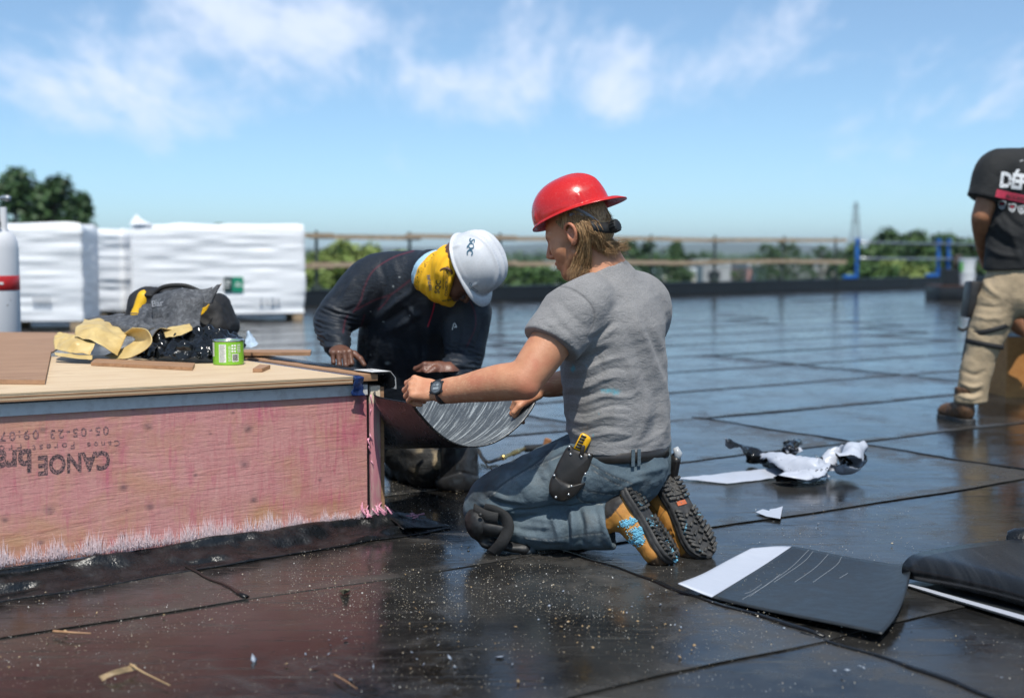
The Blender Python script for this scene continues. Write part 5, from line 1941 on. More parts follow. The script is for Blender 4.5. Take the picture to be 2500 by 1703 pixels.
# hollow at the sleeve ends, neck and hem so that the cloth has an edge
Fs.cap(P(1478, 690, 3.985), P(1466, 640, 3.975), 0.071, 0.074, 0.0, 'sub')
Fs.ecap(P(1514, 1120, 4.0), P(1513, 1085, 4.0), TS, (0.178, 0.130), (0.178, 0.130), 0.0, 'sub')
V, Q = Fs.mesh()
del Fs
V = relax(V, Q, 2, 0.5)
N = vnormals(V, Q)
FL = [  # sleeve and armpit
    ([(1372, 700), (1420, 722), (1448, 752), (1446, 790), (1430, 818)], 5, -0.004),
    ([(1345, 742), (1380, 790), (1412, 822)], 9, 0.004), ([(1330, 780), (1362, 806), (1400, 832)], 8, 0.004), ([(1362, 735), (1398, 770), (1425, 800)], 8, -0.004),
    ([(1432, 815), (1462, 800), (1490, 772)], 9, 0.006), ([(1425, 838), (1465, 826), (1500, 800)], 9, 0.006), ([(1432, 828), (1462, 814), (1496, 786)], 6, -0.005),
    ([(1412, 862), (1450, 848), (1492, 830)], 9, 0.005), ([(1402, 876), (1440, 868), (1478, 852)], 7, -0.005),
    # long folds down the back
    ([(1548, 765), (1572, 820), (1596, 880), (1620, 940), (1632, 985)], 13, 0.010), ([(1568, 780), (1596, 850), (1622, 915)], 9, -0.007),
    ([(1530, 800), (1556, 870), (1580, 940), (1590, 1000)], 13, -0.008), ([(1596, 790), (1612, 850), (1628, 905)], 10, 0.007),
    ([(1570, 930), (1580, 985), (1572, 1040), (1552, 1080)], 12, 0.008), ([(1600, 960), (1606, 1010), (1596, 1060)], 10, -0.007),
    ([(1618, 1000), (1622, 1040), (1612, 1082)], 9, 0.007),
    # gathers across the waist
    ([(1385, 905), (1430, 902), (1480, 880), (1520, 872)], 6.8, 0.0050), ([(1380, 922), (1430, 924), (1490, 900), (1535, 900)], 5.4, -0.0043),
    ([(1378, 945), (1425, 946), (1475, 926), (1520, 918)], 6.1, 0.0050), ([(1378, 962), (1430, 966), (1490, 944)], 4.8, -0.0043),
    ([(1380, 985), (1425, 984), (1475, 966), (1530, 968), (1560, 950)], 6.8, 0.0056), ([(1380, 1003), (1430, 1008), (1490, 990), (1540, 992)], 4.8, -0.0043),
    ([(1382, 1022), (1430, 1030), (1480, 1016), (1530, 1020)], 6.1, 0.0050), ([(1388, 1040), (1420, 1052), (1470, 1040), (1520, 1044)], 4.8, -0.0043),
    ([(1398, 1060), (1440, 1066), (1490, 1056), (1540, 1062)], 5.4, 0.0043), ([(1470, 1080), (1520, 1076), (1560, 1058)], 4.8, -0.0037), ([(1540, 1090), (1580, 1076), (1618, 1050)], 5.4, 0.0037),
    ([(1455, 850), (1470, 900), (1472, 950)], 8.2, -0.0031), ([(1520, 860), (1540, 905), (1546, 950)], 8.2, 0.0037), ([(1420, 880), (1450, 882), (1470, 870)], 3.4, -0.0025),
    ([(1500, 700), (1540, 740), (1560, 790)], 10.9, 0.0025), ([(1470, 720), (1490, 760), (1500, 800)], 8.2, -0.0019)]
h = folds(V, N, FL)
an = np.stack([V @ unit([1, 0.3, 0.2]) * 9, V @ unit([0, 1, 0]) * 9, V @ unit([-0.25, 0, 1]) * 26], 1)
low_ = sm(0.72 - V[:, 2], 0, 0.25)
rdg = 1 - 2 * np.abs(vnoise(np.stack([V @ unit([1, 0.2, 0.25]) * 7, V[:, 1] * 7, V @ unit([-0.35, 0, 1]) * 21], 1) + 0.35 * vnoise(V * 11, 3)[:, None], 14))
h = 0.85 * h + (0.0010 + 0.0026 * low_) * rdg + (0.0010 + 0.0010 * low_) * vnoise(an, 5) + 0.0010 * vnoise(an * 2.3, 6) + 0.005 * vnoise(V * 6, 8)
V = V + N * h[:, None]
N = vnormals(V, Q)
uv = proj(V)
seam = 0.9 * mark(V, N, [[(1368, 698), (1400, 706), (1430, 728), (1450, 758), (1448, 792), (1432, 820)]], 1.8)
seam = np.maximum(seam, 0.5 * mark(V, N, [[(1304, 806), (1350, 820), (1400, 848)], [(1395, 1084), (1500, 1094), (1600, 1088), (1648, 1070)], [(1468, 648), (1500, 640), (1530, 643)]], 1.8))
pt_ = np.zeros(len(V))
for (px, py, rx, ry) in [(1399, 899, 6, 9), (1488, 953, 20, 6), (1502, 957, 9, 7), (1474, 951, 10, 3), (1462, 1010, 2, 2), (1448, 1062, 2, 3), (1432, 893, 2, 2)]:
    pt_ = np.maximum(pt_, np.clip(1.3 - np.hypot((uv[:, 0] - px) / rx, (uv[:, 1] - py) / ry) + 0.4 * vnoise(V * 160, 2), 0, 1))
blotch = 0.6 * np.exp(-((uv[:, 1] - 1010) / 60) ** 2) * np.clip(0.2 + fbm(V * 9, 3, 71), 0, 1) * (uv[:, 0] < 1500)  # darker blotches across the left half of the waist
shirt1 = obj('t_shirt', V, Q, M_TEE, man1, attrs={'seam': seam, 'paint': pt_ * (N[:, 1] < 0.2), 'blotch': blotch})
shirt1['label'] = 'grey short sleeved t-shirt with blue paint smears'

# --- jeans
Fj = Field([-0.17, 3.66, 0.0], [0.62, 4.50, 0.44], 0.0040)
Lhip, Lkn, Lan = P(1495, 1118, 3.935), P(1190, 1228, 3.99), P(1492, 1284, 3.865)
Rhip, Rkn, Ran = P(1540, 1100, 4.12), P(1225, 1200, 4.33), P(1582, 1215, 4.02)
Fj.ecap(P(1514, 1085, 4.0), P(1512, 1150, 4.0), TS, (0.158, 0.116), (0.160, 0.130), 0.04)
Fj.chain([(Lhip + (0, 0, -0.03), 0.085), (m1(Lhip, Lkn, 0.30) + (0, 0, -0.008), 0.092), (m1(Lhip, Lkn, 0.65) + (0, 0, 0.002), 0.079), (Lkn + (0, 0, 0.006), 0.062)], 0.05)
Fj.ell(P(1168, 1246, 3.99), np.eye(3), (0.045, 0.058, 0.048), 0.03)
Fj.chain([(P(1205, 1272, 3.99), 0.056), (P(1300, 1287, 3.955), 0.062), (P(1400, 1286, 3.91), 0.066), (P(1500, 1282, 3.862), 0.070)], 0.012)
Fj.chain([(Rhip + (0, 0, -0.03), 0.085), (m1(Rhip, Rkn, 0.4), 0.095), (m1(Rhip, Rkn, 0.8), 0.072), (Rkn, 0.06)], 0.05)
Fj.chain([(P(1240, 1238, 4.33), 0.055), (P(1400, 1240, 4.2), 0.060), (Ran, 0.062)], 0.012)
Fj.ell(P(1545, 1150, 3.965), (TS, (-0.78, 0.62, 0), (0, 0, 1)), (0.085, 0.105, 0.085), 0.05)
Fj.ell(P(1575, 1135, 4.06), (TS, (-0.78, 0.62, 0), (0, 0, 1)), (0.08, 0.095, 0.085), 0.05)
sd = unit(P(1505, 1278, 3.862) - P(1400, 1286, 3.91))
cutp = P(1489, 1280, 3.868)
X, Y, Z = Fj.xyz(tuple(slice(0, q) for q in Fj.n), cutp)
nn = unit(np.array([0.965, -0.2, 0.22]))
near = (np.sqrt(X ** 2 + Y ** 2 + Z ** 2) < 0.14) & (Z < 0.068 + 0 * X)
Fj.a = np.where(near, np.maximum(Fj.a, X * nn[0] + Y * nn[1] + Z * nn[2]), Fj.a)
Fj.cap(P(1470, 1282, 3.875), P(1530, 1282, 3.85), 0.060, 0.064, 0.0, 'sub')
X, Y, Z = Fj.xyz(tuple(slice(0, q) for q in Fj.n), Ran + unit(Ran - Rkn) * 0.01)
near = np.sqrt(X ** 2 + Y ** 2 + Z ** 2) < 0.10
n2 = unit(Ran - Rkn)
Fj.a = np.where(near & (Y > -0.09), np.maximum(Fj.a, X * n2[0] + Y * n2[1] + Z * n2[2]), Fj.a)
Fj.plane((0, 0, 0.356), (0, 0, 1))
Fj.plane((0, 0, 0.012), (0, 0, -1))
V, Q = Fj.mesh()
del Fj
V = relax(V, Q, 2, 0.5)
N = vnormals(V, Q)
FJ = [([(1232, 1248), (1300, 1243), (1378, 1236), (1470, 1224)], 4, -0.006),
      ([(1170, 1225), (1205, 1240), (1255, 1248)], 6, 0.005), ([(1180, 1210), (1215, 1228), (1265, 1236)], 6, -0.005), ([(1192, 1196), (1230, 1216), (1282, 1226)], 7, 0.005),
      ([(1165, 1240), (1200, 1252), (1240, 1252)], 5, -0.004),
      ([(1392, 1240), (1400, 1262), (1402, 1300), (1398, 1338)], 9, 0.010), ([(1376, 1248), (1384, 1280), (1388, 1330)], 7, -0.009), ([(1412, 1242), (1420, 1280), (1416, 1330)], 8, -0.008),
      ([(1428, 1240), (1438, 1280), (1436, 1334)], 9, 0.007), ([(1350, 1256), (1360, 1290), (1372, 1326)], 8, 0.006), ([(1452, 1240), (1462, 1290), (1468, 1334)], 8, -0.005),
      ([(1290, 1262), (1330, 1270), (1372, 1268)], 7, 0.004), ([(1240, 1285), (1300, 1296), (1350, 1296)], 8, -0.004), ([(1280, 1310), (1340, 1318), (1384, 1314)], 7, 0.005),
      ([(1500, 1205), (1540, 1180), (1580, 1165)], 8, 0.005), ([(1460, 1212), (1520, 1200), (1560, 1178)], 7, -0.005), ([(1545, 1160), (1590, 1150), (1625, 1140)], 7, 0.005),
      ([(1330, 1110), (1360, 1150), (1368, 1200)], 14, 0.004), ([(1290, 1130), (1318, 1170), (1330, 1215)], 12, -0.003), ([(1250, 1160), (1280, 1190), (1300, 1222)], 12, 0.004),
      ([(1376, 1075), (1400, 1092), (1420, 1112)], 7, -0.005), ([(1450, 1130), (1500, 1160), (1560, 1172)], 12, 0.004)]
rdj = 1 - 2 * np.abs(vnoise(V * np.array([12, 14, 26]) + 0.5 * vnoise(V * 9, 2)[:, None], 44))
h = 1.5 * folds(V, N, FJ) + 0.0020 * rdj + 0.0030 * fbm(V * np.array([16, 16, 24]), 3, 15) + 0.0014 * vnoise(V * 60, 4)
V = V + N * h[:, None]
N = vnormals(V, Q)
uv = proj(V)
seams = [[(1358, 1082), (1310, 1128), (1240, 1172), (1185, 1215)], [(1292, 1142), (1360, 1112), (1390, 1096)],
         [(1440, 1130), (1490, 1158), (1540, 1178)], [(1445, 1145), (1485, 1170), (1530, 1190)], [(1405, 1205), (1420, 1222), (1470, 1228)], [(1418, 1190), (1440, 1198), (1500, 1206)],
         [(1280, 1310), (1340, 1316), (1400, 1306), (1470, 1298)], [(1476, 1236), (1492, 1290), (1500, 1328)], [(1484, 1234), (1499, 1290), (1507, 1328)]]
seam = 0.8 * mark(V, N, seams, 2.6)
stitch = 0.55 * mark(V, N, [[(a_ + 3, b_ + 3) for a_, b_ in ln_] for ln_ in seams], 1.3) * (np.sin(uv[:, 0] * 1.7) > -0.3)
fade = 0.75 * np.exp(-(pdist(uv, [(1230, 1190), (1320, 1170), (1420, 1150)])[0] / 26) ** 2) + 0.5 * np.exp(-(pdist(uv, [(1280, 1290), (1380, 1270), (1470, 1270)])[0] / 22) ** 2)
fade = fade * np.clip(0.65 + 0.6 * fbm(V * 22, 3, 33), 0, 1)
dirt = np.exp(-(pdist(uv, [(1170, 1215), (1250, 1130), (1330, 1095)])[0] / 24) ** 2) * np.clip(0.4 + fbm(V * 18, 3, 34), 0, 1)
jeans = obj('jeans', V, Q, M_DENIM, man1, attrs={'seam': seam, 'stitch': stitch, 'fade': np.clip(fade, 0, 1), 'dirt': np.clip(dirt, 0, 1)})
jeans['label'] = 'faded blue work jeans with dirt stains'
JEANS_TREE = bvh_of(V, Q)

# --- belt, underwear band, tool pouch
al = np.linspace(0, 2 * math.pi, 72, endpoint=False)
FW = np.array([-0.78, 0.62, 0.0])


def waist_ring(name, z, hh, aw, ad, mat, tilt=0.0, th=0.005):
    c0 = P(1515, 1095, 4.0)
    rows = []
    for rr, zz0 in ((0, -hh), (th, -hh * 0.9), (th, hh * 0.9), (0, hh)):
        rows.append([np.array([c0[0], c0[1], z + zz0]) + TS * (aw + rr) * math.cos(q) + FW * (ad + rr) * math.sin(q) + np.array([0, 0, tilt * math.sin(q)]) for q in al])
    A = np.array(rows)
    idx = np.arange(4 * 72).reshape(4, 72)
    nx = np.roll(idx, -1, 1)
    Qr = np.stack([idx[:-1], nx[:-1], nx[1:], idx[1:]], -1).reshape(-1, 4)
    return obj(name, A.reshape(-1, 3), Qr, mat, man1)


waist_ring('underwear_band', 0.352, 0.020, 0.174, 0.130, plain('dark_elastic', (0.012, 0.013, 0.02), 0.8, var=0.2))
waist_ring('belt', 0.322, 0.0175, 0.180, 0.138, M_LEATHER)
for q in (1.5 * math.pi - 0.62, 1.5 * math.pi - 0.50, 1.5 * math.pi + 0.55):
    c0 = P(1515, 1095, 4.0)
    d_ = TS * math.cos(q) * 0.187 + FW * math.sin(q) * 0.145
    tn = unit(-TS * math.sin(q) * 0.184 + FW * math.cos(q) * 0.14)
    MB().box(np.array([c0[0], c0[1], 0.322]) + d_, tn * 0.006, unit(d_) * 0.0025, (0, 0, 0.026), 0.001).build('belt_loop', M_DENIM, man1)
hp = lambda px, py, d: P(px, py, d)
ho = thing_h = None
outl = [(1380, 1096), (1392, 1086), (1404, 1094), (1440, 1106), (1448, 1108), (1444, 1130), (1434, 1160), (1424, 1184), (1410, 1204), (1394, 1216), (1374, 1222), (1356, 1217), (1344, 1205), (1342, 1188), (1350, 1160), (1362, 1130)]
cx_, cy_ = np.mean([q[0] for q in outl]), np.mean([q[1] for q in outl])
dh = lambda px, py: 3.838 - 0.0012 * (px - cx_) * 0.3


def slabp(outline, d0, th, bulge, rings=(1.0, 0.93, 0.8, 0.55, 0.25)):
    """Padded slab over a pixel outline at distance d0, its front bulging towards the viewer."""
    mx, my = np.mean(outline, 0)
    V_, F_ = [], []
    n_ = len(outline)
    V_ += [P(px, py, d0) for px, py in outline]
    for k_, q in enumerate(rings):
        dd = d0 - th * min(1.0, 0.55 + 0.45 * k_) - bulge * (1 - q ** 2)
        V_ += [P(mx + (px - mx) * q, my + (py - my) * q, dd) for px, py in outline]
    for k_ in range(len(rings)):
        for i in range(n_):
            F_.append((k_ * n_ + i, k_ * n_ + (i + 1) % n_, (k_ + 1) * n_ + (i + 1) % n_, (k_ + 1) * n_ + i))
    F_.append(tuple(range(n_ - 1, -1, -1)))
    F_.append(tuple(range(len(rings) * n_, (len(rings) + 1) * n_)))
    return V_, F_


outs = [tuple(q) for q in cat_rom(outl + outl[:1], 60)[:-1]]
V_, F_ = slabp(outs, 3.850, 0.014, 0.012)
pouch = obj('tool_pouch', V_, F_, M_LEATHER, man1)
pouch['label'] = 'black leather tool pouch with rivets'
low_o = [(1350, 1158), (1372, 1172), (1400, 1182), (1428, 1178), (1420, 1192), (1408, 1206), (1392, 1218), (1374, 1224), (1355, 1219), (1342, 1206), (1340, 1188), (1344, 1170)]
V_, F_ = slabp([tuple(q) for q in cat_rom(low_o + low_o[:1], 48)[:-1]], 3.833, 0.008, 0.010)
obj('lower_pocket', V_, F_, M_LEATHER, pouch)
for px, py in [(1393, 1108), (1419, 1114), (1438, 1110), (1395, 1186), (1388, 1206), (1357, 1213), (1353, 1160), (1429, 1156), (1390, 1090)]:
    q = P(px, py, 3.822 if 1140 < py else 3.830)
    MB().lathe(q, [(0.0045, 0), (0.0045, 0.002), (0.003, 0.0042), (0.001, 0.005)], 12, (0, -1, 0.15)).build('rivet', M_RIVET, pouch, smooth=True)
M_YEL = plain('yellow_knife_plastic', (0.80, 0.43, 0.012), 0.35, var=0.08)
kn_o = [(1399, 1094), (1418, 1058), (1424, 1056), (1442, 1066), (1444, 1072), (1426, 1106)]
V_, F_ = slabp(kn_o, 3.846, 0.010, 0.003, (1.0, 0.9, 0.5))
ku = thing('utility_knife', 'yellow utility knife sticking out of the leather tool pouch', 'knife', P(1420, 1100, 3.845))
obj('handle', V_, F_, M_YEL, ku)
for k_ in range(5):
    a0, b0 = np.array([1404, 1096]), np.array([1421, 1063])
    c_ = a0 + (b0 - a0) * (k_ + 0.4) / 5
    V_, F_ = slabp([(c_[0] - 1.5, c_[1] - 2.0), (c_[0] + 2, c_[1] - 7.0), (c_[0] + 14, c_[1] - 1.5), (c_[0] + 11, c_[1] + 3.5)], 3.838, 0.0055, 0.001, (1.0, 0.8))
    obj('grip_pad', V_, F_, M_RUBBER, ku)
V_, F_ = slabp([(1413, 1114), (1419, 1088), (1424, 1085), (1429, 1088), (1424, 1114)], 3.832, 0.005, 0.001, (1.0, 0.8))
obj('retaining_strap', V_, F_, M_LEATHER, pouch)

# --- red hard hat worn back to front
hat1, HT1, f_, l_, u_ = hard_hat('hard_hat', Hp(-0.003, 0, 0.074), -hF, hU + 0.02 * hF, M_REDHAT, man1, 0.045, 0.113, 0.125, 0.109, 1, 'red hard hat worn with its peak at the back')
M_DECALB = plain('blue_print', (0.03, 0.10, 0.22), 0.4, var=0.2)
dec = [(0, 0), (0.022, 0.006), (0.016, 0.014), (0.026, 0.02), (0.002, 0.03), (-0.006, 0.014)]
DV = np.array([(a_ - 0.008, b_ - 0.014, 0) for a_, b_ in dec])
print_on(HT1, DV, [tuple(range(6))], Hp(-0.10, 0.05, 0.165), unit(hL - 0.2 * hF), hU + 0.3 * hF, 'sticker', M_PAPER, hat1, 0.0008, 0.1)
print_on(HT1, DV * 0.6, [tuple(range(6))], Hp(-0.10, 0.05, 0.165), unit(hL - 0.2 * hF), hU + 0.3 * hF, 'sticker_print', M_DECALB, hat1, 0.0016, 0.1)
# head band, ratchet and knob
bp = []
for q in np.linspace(0.12, math.pi - 0.12, 26):
    bp.append(Hp(-0.010 - 0.100 * math.sin(q) ** 1.0, 0.082 * math.cos(q), 0.058 - 0.070 * math.sin(q) ** 1.5))
ribbon(bp, unit(hU), 0.020, 0.003, 60).build('head_band', M_GREYPL, hat1, smooth=True)
for s_ in (1, -1):
    ribbon([Hp(-0.045, 0.076 * s_, 0.075), Hp(-0.066, 0.068 * s_, 0.045), Hp(-0.080, 0.058 * s_, 0.020)], unit(hF + 0.6 * hU), 0.034, 0.003, 14).build('side_strap', M_GREYPL, hat1, smooth=True)
ax_ = unit(-hF + 0.06 * hU)
kc = Hp(-0.116, 0.020, -0.020)
ax_ = unit(-hF + 0.25 * hL)
ribbon([Hp(-0.078, 0.078, 0.000), Hp(-0.098, 0.056, -0.012), Hp(-0.114, 0.022, -0.018), Hp(-0.112, -0.03, -0.016)], hU, 0.032, 0.010, 20).build('ratchet', M_RUBBER, hat1, smooth=True)
kb = MB()
for k_ in range(12):
    q = 2 * math.pi * k_ / 12
    d_ = hU * math.cos(q) + np.cross(ax_, hU) * math.sin(q)
    kb.box(kc + ax_ * 0.012 + d_ * 0.0180, ax_ * 0.009, d_ * 0.0020, np.cross(ax_, d_) * 0.0026, 0.0006)
kb.lathe(kc, [(0.0155, -0.008), (0.0180, 0.003), (0.0180, 0.021), (0.0145, 0.0235), (0.001, 0.024)], 24, ax_)
kb.build('adjusting_knob', M_RUBBER, hat1, autosmooth=35)

# --- hair: a soft mass under combed strands
Fh = Field(hC - 0.24, hC + 0.2, 0.004)
Fh.ell(Hp(-0.020, 0, 0.045), (hF, hL, hU), (0.094, 0.0785, 0.088), 0.01)
Fh.ell(Hp(-0.052, 0, -0.005), (hF, hL, hU), (0.062, 0.072, 0.055), 0.02)
Fh.plane(Hp(-0.004, 0, 0), unit(hF * 1.0 - hU * 0.55))
Fh.plane(Hp(0, 0, -0.050), unit(-hU + 0.5 * hF))
V, Q = Fh.mesh()
mv, mf = [tuple(p_) for p_ in V], [tuple(q) for q in Q]
s = MB()
s.v, s.f = [tuple(map(float, p_)) for p_ in V], [tuple(map(int, q)) for q in Q]
rg = np.random.default_rng(12)


def strand(a_, b_, c_, d_, r_):
    cv_ = cat_rom([a_, b_, c_, d_], 9)
    s.tube(cv_, [r_, r_, r_ * 1.05, r_, r_ * 0.95, r_ * 0.85, r_ * 0.7, r_ * 0.5, r_ * 0.15], 4, caps=False)


def clump(a_, b_, c_, d_, n_, sp, r_=0.0009):
    """A lock: n strands round one guide curve, gathering towards its tip."""
    for _ in range(n_):
        o_ = rg.normal(size=3) * sp
        strand(a_ + o_ * 1.1, b_ + o_ * 1.3 + rg.normal(size=3) * 0.0015, c_ + o_ * 1.1 + rg.normal(size=3) * 0.002, d_ + o_ * 0.9 + rg.normal(size=3) * 0.007, r_ * rg.uniform(0.6, 1.2))


for i in range(46):          # in front: locks falling past the ear along the jaw
    f_i = rg.random()
    a_ = Hp(-0.020 - 0.03 * f_i, 0.080 - 0.005 * f_i, 0.040 + 0.012 * rg.random())
    b_ = Hp(-0.040 - 0.016 * f_i + 0.003 * rg.normal(), 0.083 - 0.004 * f_i, -0.010 + 0.008 * rg.normal())
    c_ = P(1406 + 34 * f_i + 3 * rg.normal(), 628 + 6 * rg.normal(), 3.905 + 0.02 * f_i + 0.006 * rg.normal())
    d_ = P(1388 + 42 * f_i + 5 * rg.normal(), 674 - 10 * f_i + 5 * rg.normal(), 3.905 + 0.025 * f_i)
    clump(a_, b_, c_, d_, 14, 0.0026)
for i in range(54):          # behind: swept back by the wind
    g_ = rg.random()
    a_ = Hp(-0.030 - 0.05 * g_, 0.078 - 0.022 * g_, 0.045 - 0.02 * g_ + 0.006 * rg.normal())
    b_ = Hp(-0.066 - 0.026 * g_, 0.076 - 0.025 * g_, -0.004 - 0.015 * g_ + 0.010 * rg.normal())
    c_ = P(1448 + 26 * rg.random() + 10 * g_, 596 + 12 * rg.normal(), 3.905 + 0.03 * g_)
    e_ = rg.random()
    d_ = P(1478 + 58 * e_, 618 - 18 * e_ + 7 * rg.normal(), 3.91 + 0.06 * g_)
    clump(a_, b_, c_, d_, 14, 0.0026)
for i in range(40):          # back of the head above the band, and the far side
    q = rg.uniform(-0.9, 0.9)
    a_ = Hp(-0.085 * math.cos(q), 0.06 * math.sin(q) + 0.01, 0.085)
    b_ = Hp(-0.103 * math.cos(q), 0.070 * math.sin(q) + 0.006, 0.040)
    c_ = Hp(-0.108 * math.cos(q), 0.073 * math.sin(q), 0.020)
    d_ = Hp(-0.108 * math.cos(q) - 0.004, 0.074 * math.sin(q), 0.004)
    clump(a_, b_, c_, d_, 12, 0.003)
for i in range(14):          # sideburn under the rim
    a_ = Hp(0.030 - 0.003 * i, 0.073, 0.060)
    strand(a_, Hp(0.024 - 0.002 * i, 0.075, 0.045), Hp(0.018 - 0.0015 * i, 0.0755, 0.034), Hp(0.014 - 0.001 * i, 0.0755, 0.024), 0.0014)
s.build('hair', M_HAIR, man1, smooth=True)['label'] = 'shoulder length dark blond hair blown back'

# --- wrist watch
wd_ = unit(Lwr - Lel)
wc = m1(Lel, Lwr, 0.935) + wd_ * 0.012
wn_ = unit(np.array([-0.05, -0.86, 0.42]) - wd_ * np.dot([-0.05, -0.86, 0.42], wd_))
ws = np.cross(wd_, wn_)
M_WATCH = plain('black_resin', (0.020, 0.021, 0.023), 0.4, var=0.3, scale=60, bump=0.15)
M_DIAL = plain('grey_watch_dial', (0.10, 0.115, 0.13), 0.2, var=0.2)
M_LCD = plain('pale_watch_display', (0.30, 0.34, 0.36), 0.25, var=0.1)
rows = []
for o_ in (-1, -0.8, 0.8, 1):
    rows.append([wc + wd_ * 0.0115 * o_ + (wn_ * 0.0300 * math.cos(q) + ws * 0.0375 * math.sin(q)) * (1.0 if abs(o_) == 1 else 1.075) for q in np.linspace(0, 2 * math.pi, 40, endpoint=False)])
A = np.array(rows)
idx = np.arange(160).reshape(4, 40)
nx = np.roll(idx, -1, 1)
watch = obj('watch_strap', A.reshape(-1, 3), np.stack([idx[:-1], nx[:-1], nx[1:], idx[1:]], -1).reshape(-1, 4), M_WATCH, man1)
watch['label'] = 'black digital wrist watch'
cb = wc + wn_ * 0.0275
w2 = MB()
w2.lathe(cb, [(0.021, 0.0), (0.0245, 0.003), (0.0250, 0.009), (0.0235, 0.0125), (0.0195, 0.0135), (0.0185, 0.0115)], 10, wn_, wd_ * math.cos(0.3) + ws * math.sin(0.3))
for a_ in (0.6, math.pi - 0.6, -0.6, math.pi + 0.6):
    d_ = wd_ * math.cos(a_) + ws * math.sin(a_)
    w2.box(cb + d_ * 0.0255 + wn_ * 0.007, d_ * 0.003, np.cross(wn_, d_) * 0.004, wn_ * 0.004, 0.001)
w2.build('watch_case', M_WATCH, watch, autosmooth=35)
MB().lathe(cb + wn_ * 0.0112, [(0.0185, 0), (0.0185, 0.0012), (0.001, 0.0013)], 28, wn_).build('dial', M_DIAL, watch, autosmooth=40)
w3 = MB()
w3.box(cb + wn_ * 0.0131 - ws * 0.005, wd_ * 0.010, ws * 0.0035, wn_ * 0.0006)
w3.box(cb + wn_ * 0.0131 + ws * 0.006 + wd_ * 0.006, wd_ * 0.0035, ws * 0.0012, wn_ * 0.0006)
w3.lathe(cb + wn_ * 0.0126 + ws * 0.006 - wd_ * 0.005, [(0.0045, 0), (0.0045, 0.0009), (0.0033, 0.0009), (0.0033, 0.0004)], 16, wn_)
w3.build('display', M_LCD, watch)

# --- boots of the kneeling worker
t = NT('wheat_nubuck')
p = t.world()
n1 = t.noise(p, 24, 5, 0.65)
c = t.mix(t.rng(n1, 0.35, 0.68), (0.56, 0.265, 0.055), (0.44, 0.18, 0.035))
c = t.mix(t.math('MULTIPLY', t.rng(t.noise(p, 14, 5, 0.7), 0.55, 0.72, 0, 1, True), 0.5), c, (0.14, 0.07, 0.03))
c = t.mix(t.attr('seam'), c, (0.20, 0.10, 0.03))
c = t.mix(t.attr('collar'), c, (0.030, 0.027, 0.025))
M_WHEAT = t.done(c, 0.62, 0, t.bump(t.noise(p, 90, 4), 0.35, 0.002))
t = NT('dirty_black_sole')
p = t.world()
n1 = t.noise(p, 40, 5, 0.7)
gr_ = t.rng(t.voro(p, 240, 'F1'), 0.0, 0.22, 1, 0)
c = t.mix(t.rng(n1, 0.4, 0.7), (0.024, 0.023, 0.021), (0.11, 0.10, 0.086))
c = t.mix(t.math('MULTIPLY', gr_, t.rng(t.noise(p, 30, 3), 0.45, 0.6)), c, (0.34, 0.31, 0.27))
c = t.mix(t.math('MULTIPLY', t.rng(t.noise(p, 26, 4, 0.6, 0.6), 0.60, 0.70, 0, 1, True), 0.8), c, (0.13, 0.36, 0.48))
M_SOLE = t.done(c, 0.5, 0, t.bump(t.math('ADD', n1, t.noise(p, 200, 3)), 0.8, 0.004))
M_MID = plain('grey_black_midsole', (0.035, 0.034, 0.033), 0.6, var=0.5, scale=60, bump=0.4)
M_FOAM = plain('pale_blue_foam', (0.20, 0.53, 0.70), 0.7, var=0.25, scale=120, bump=0.6)


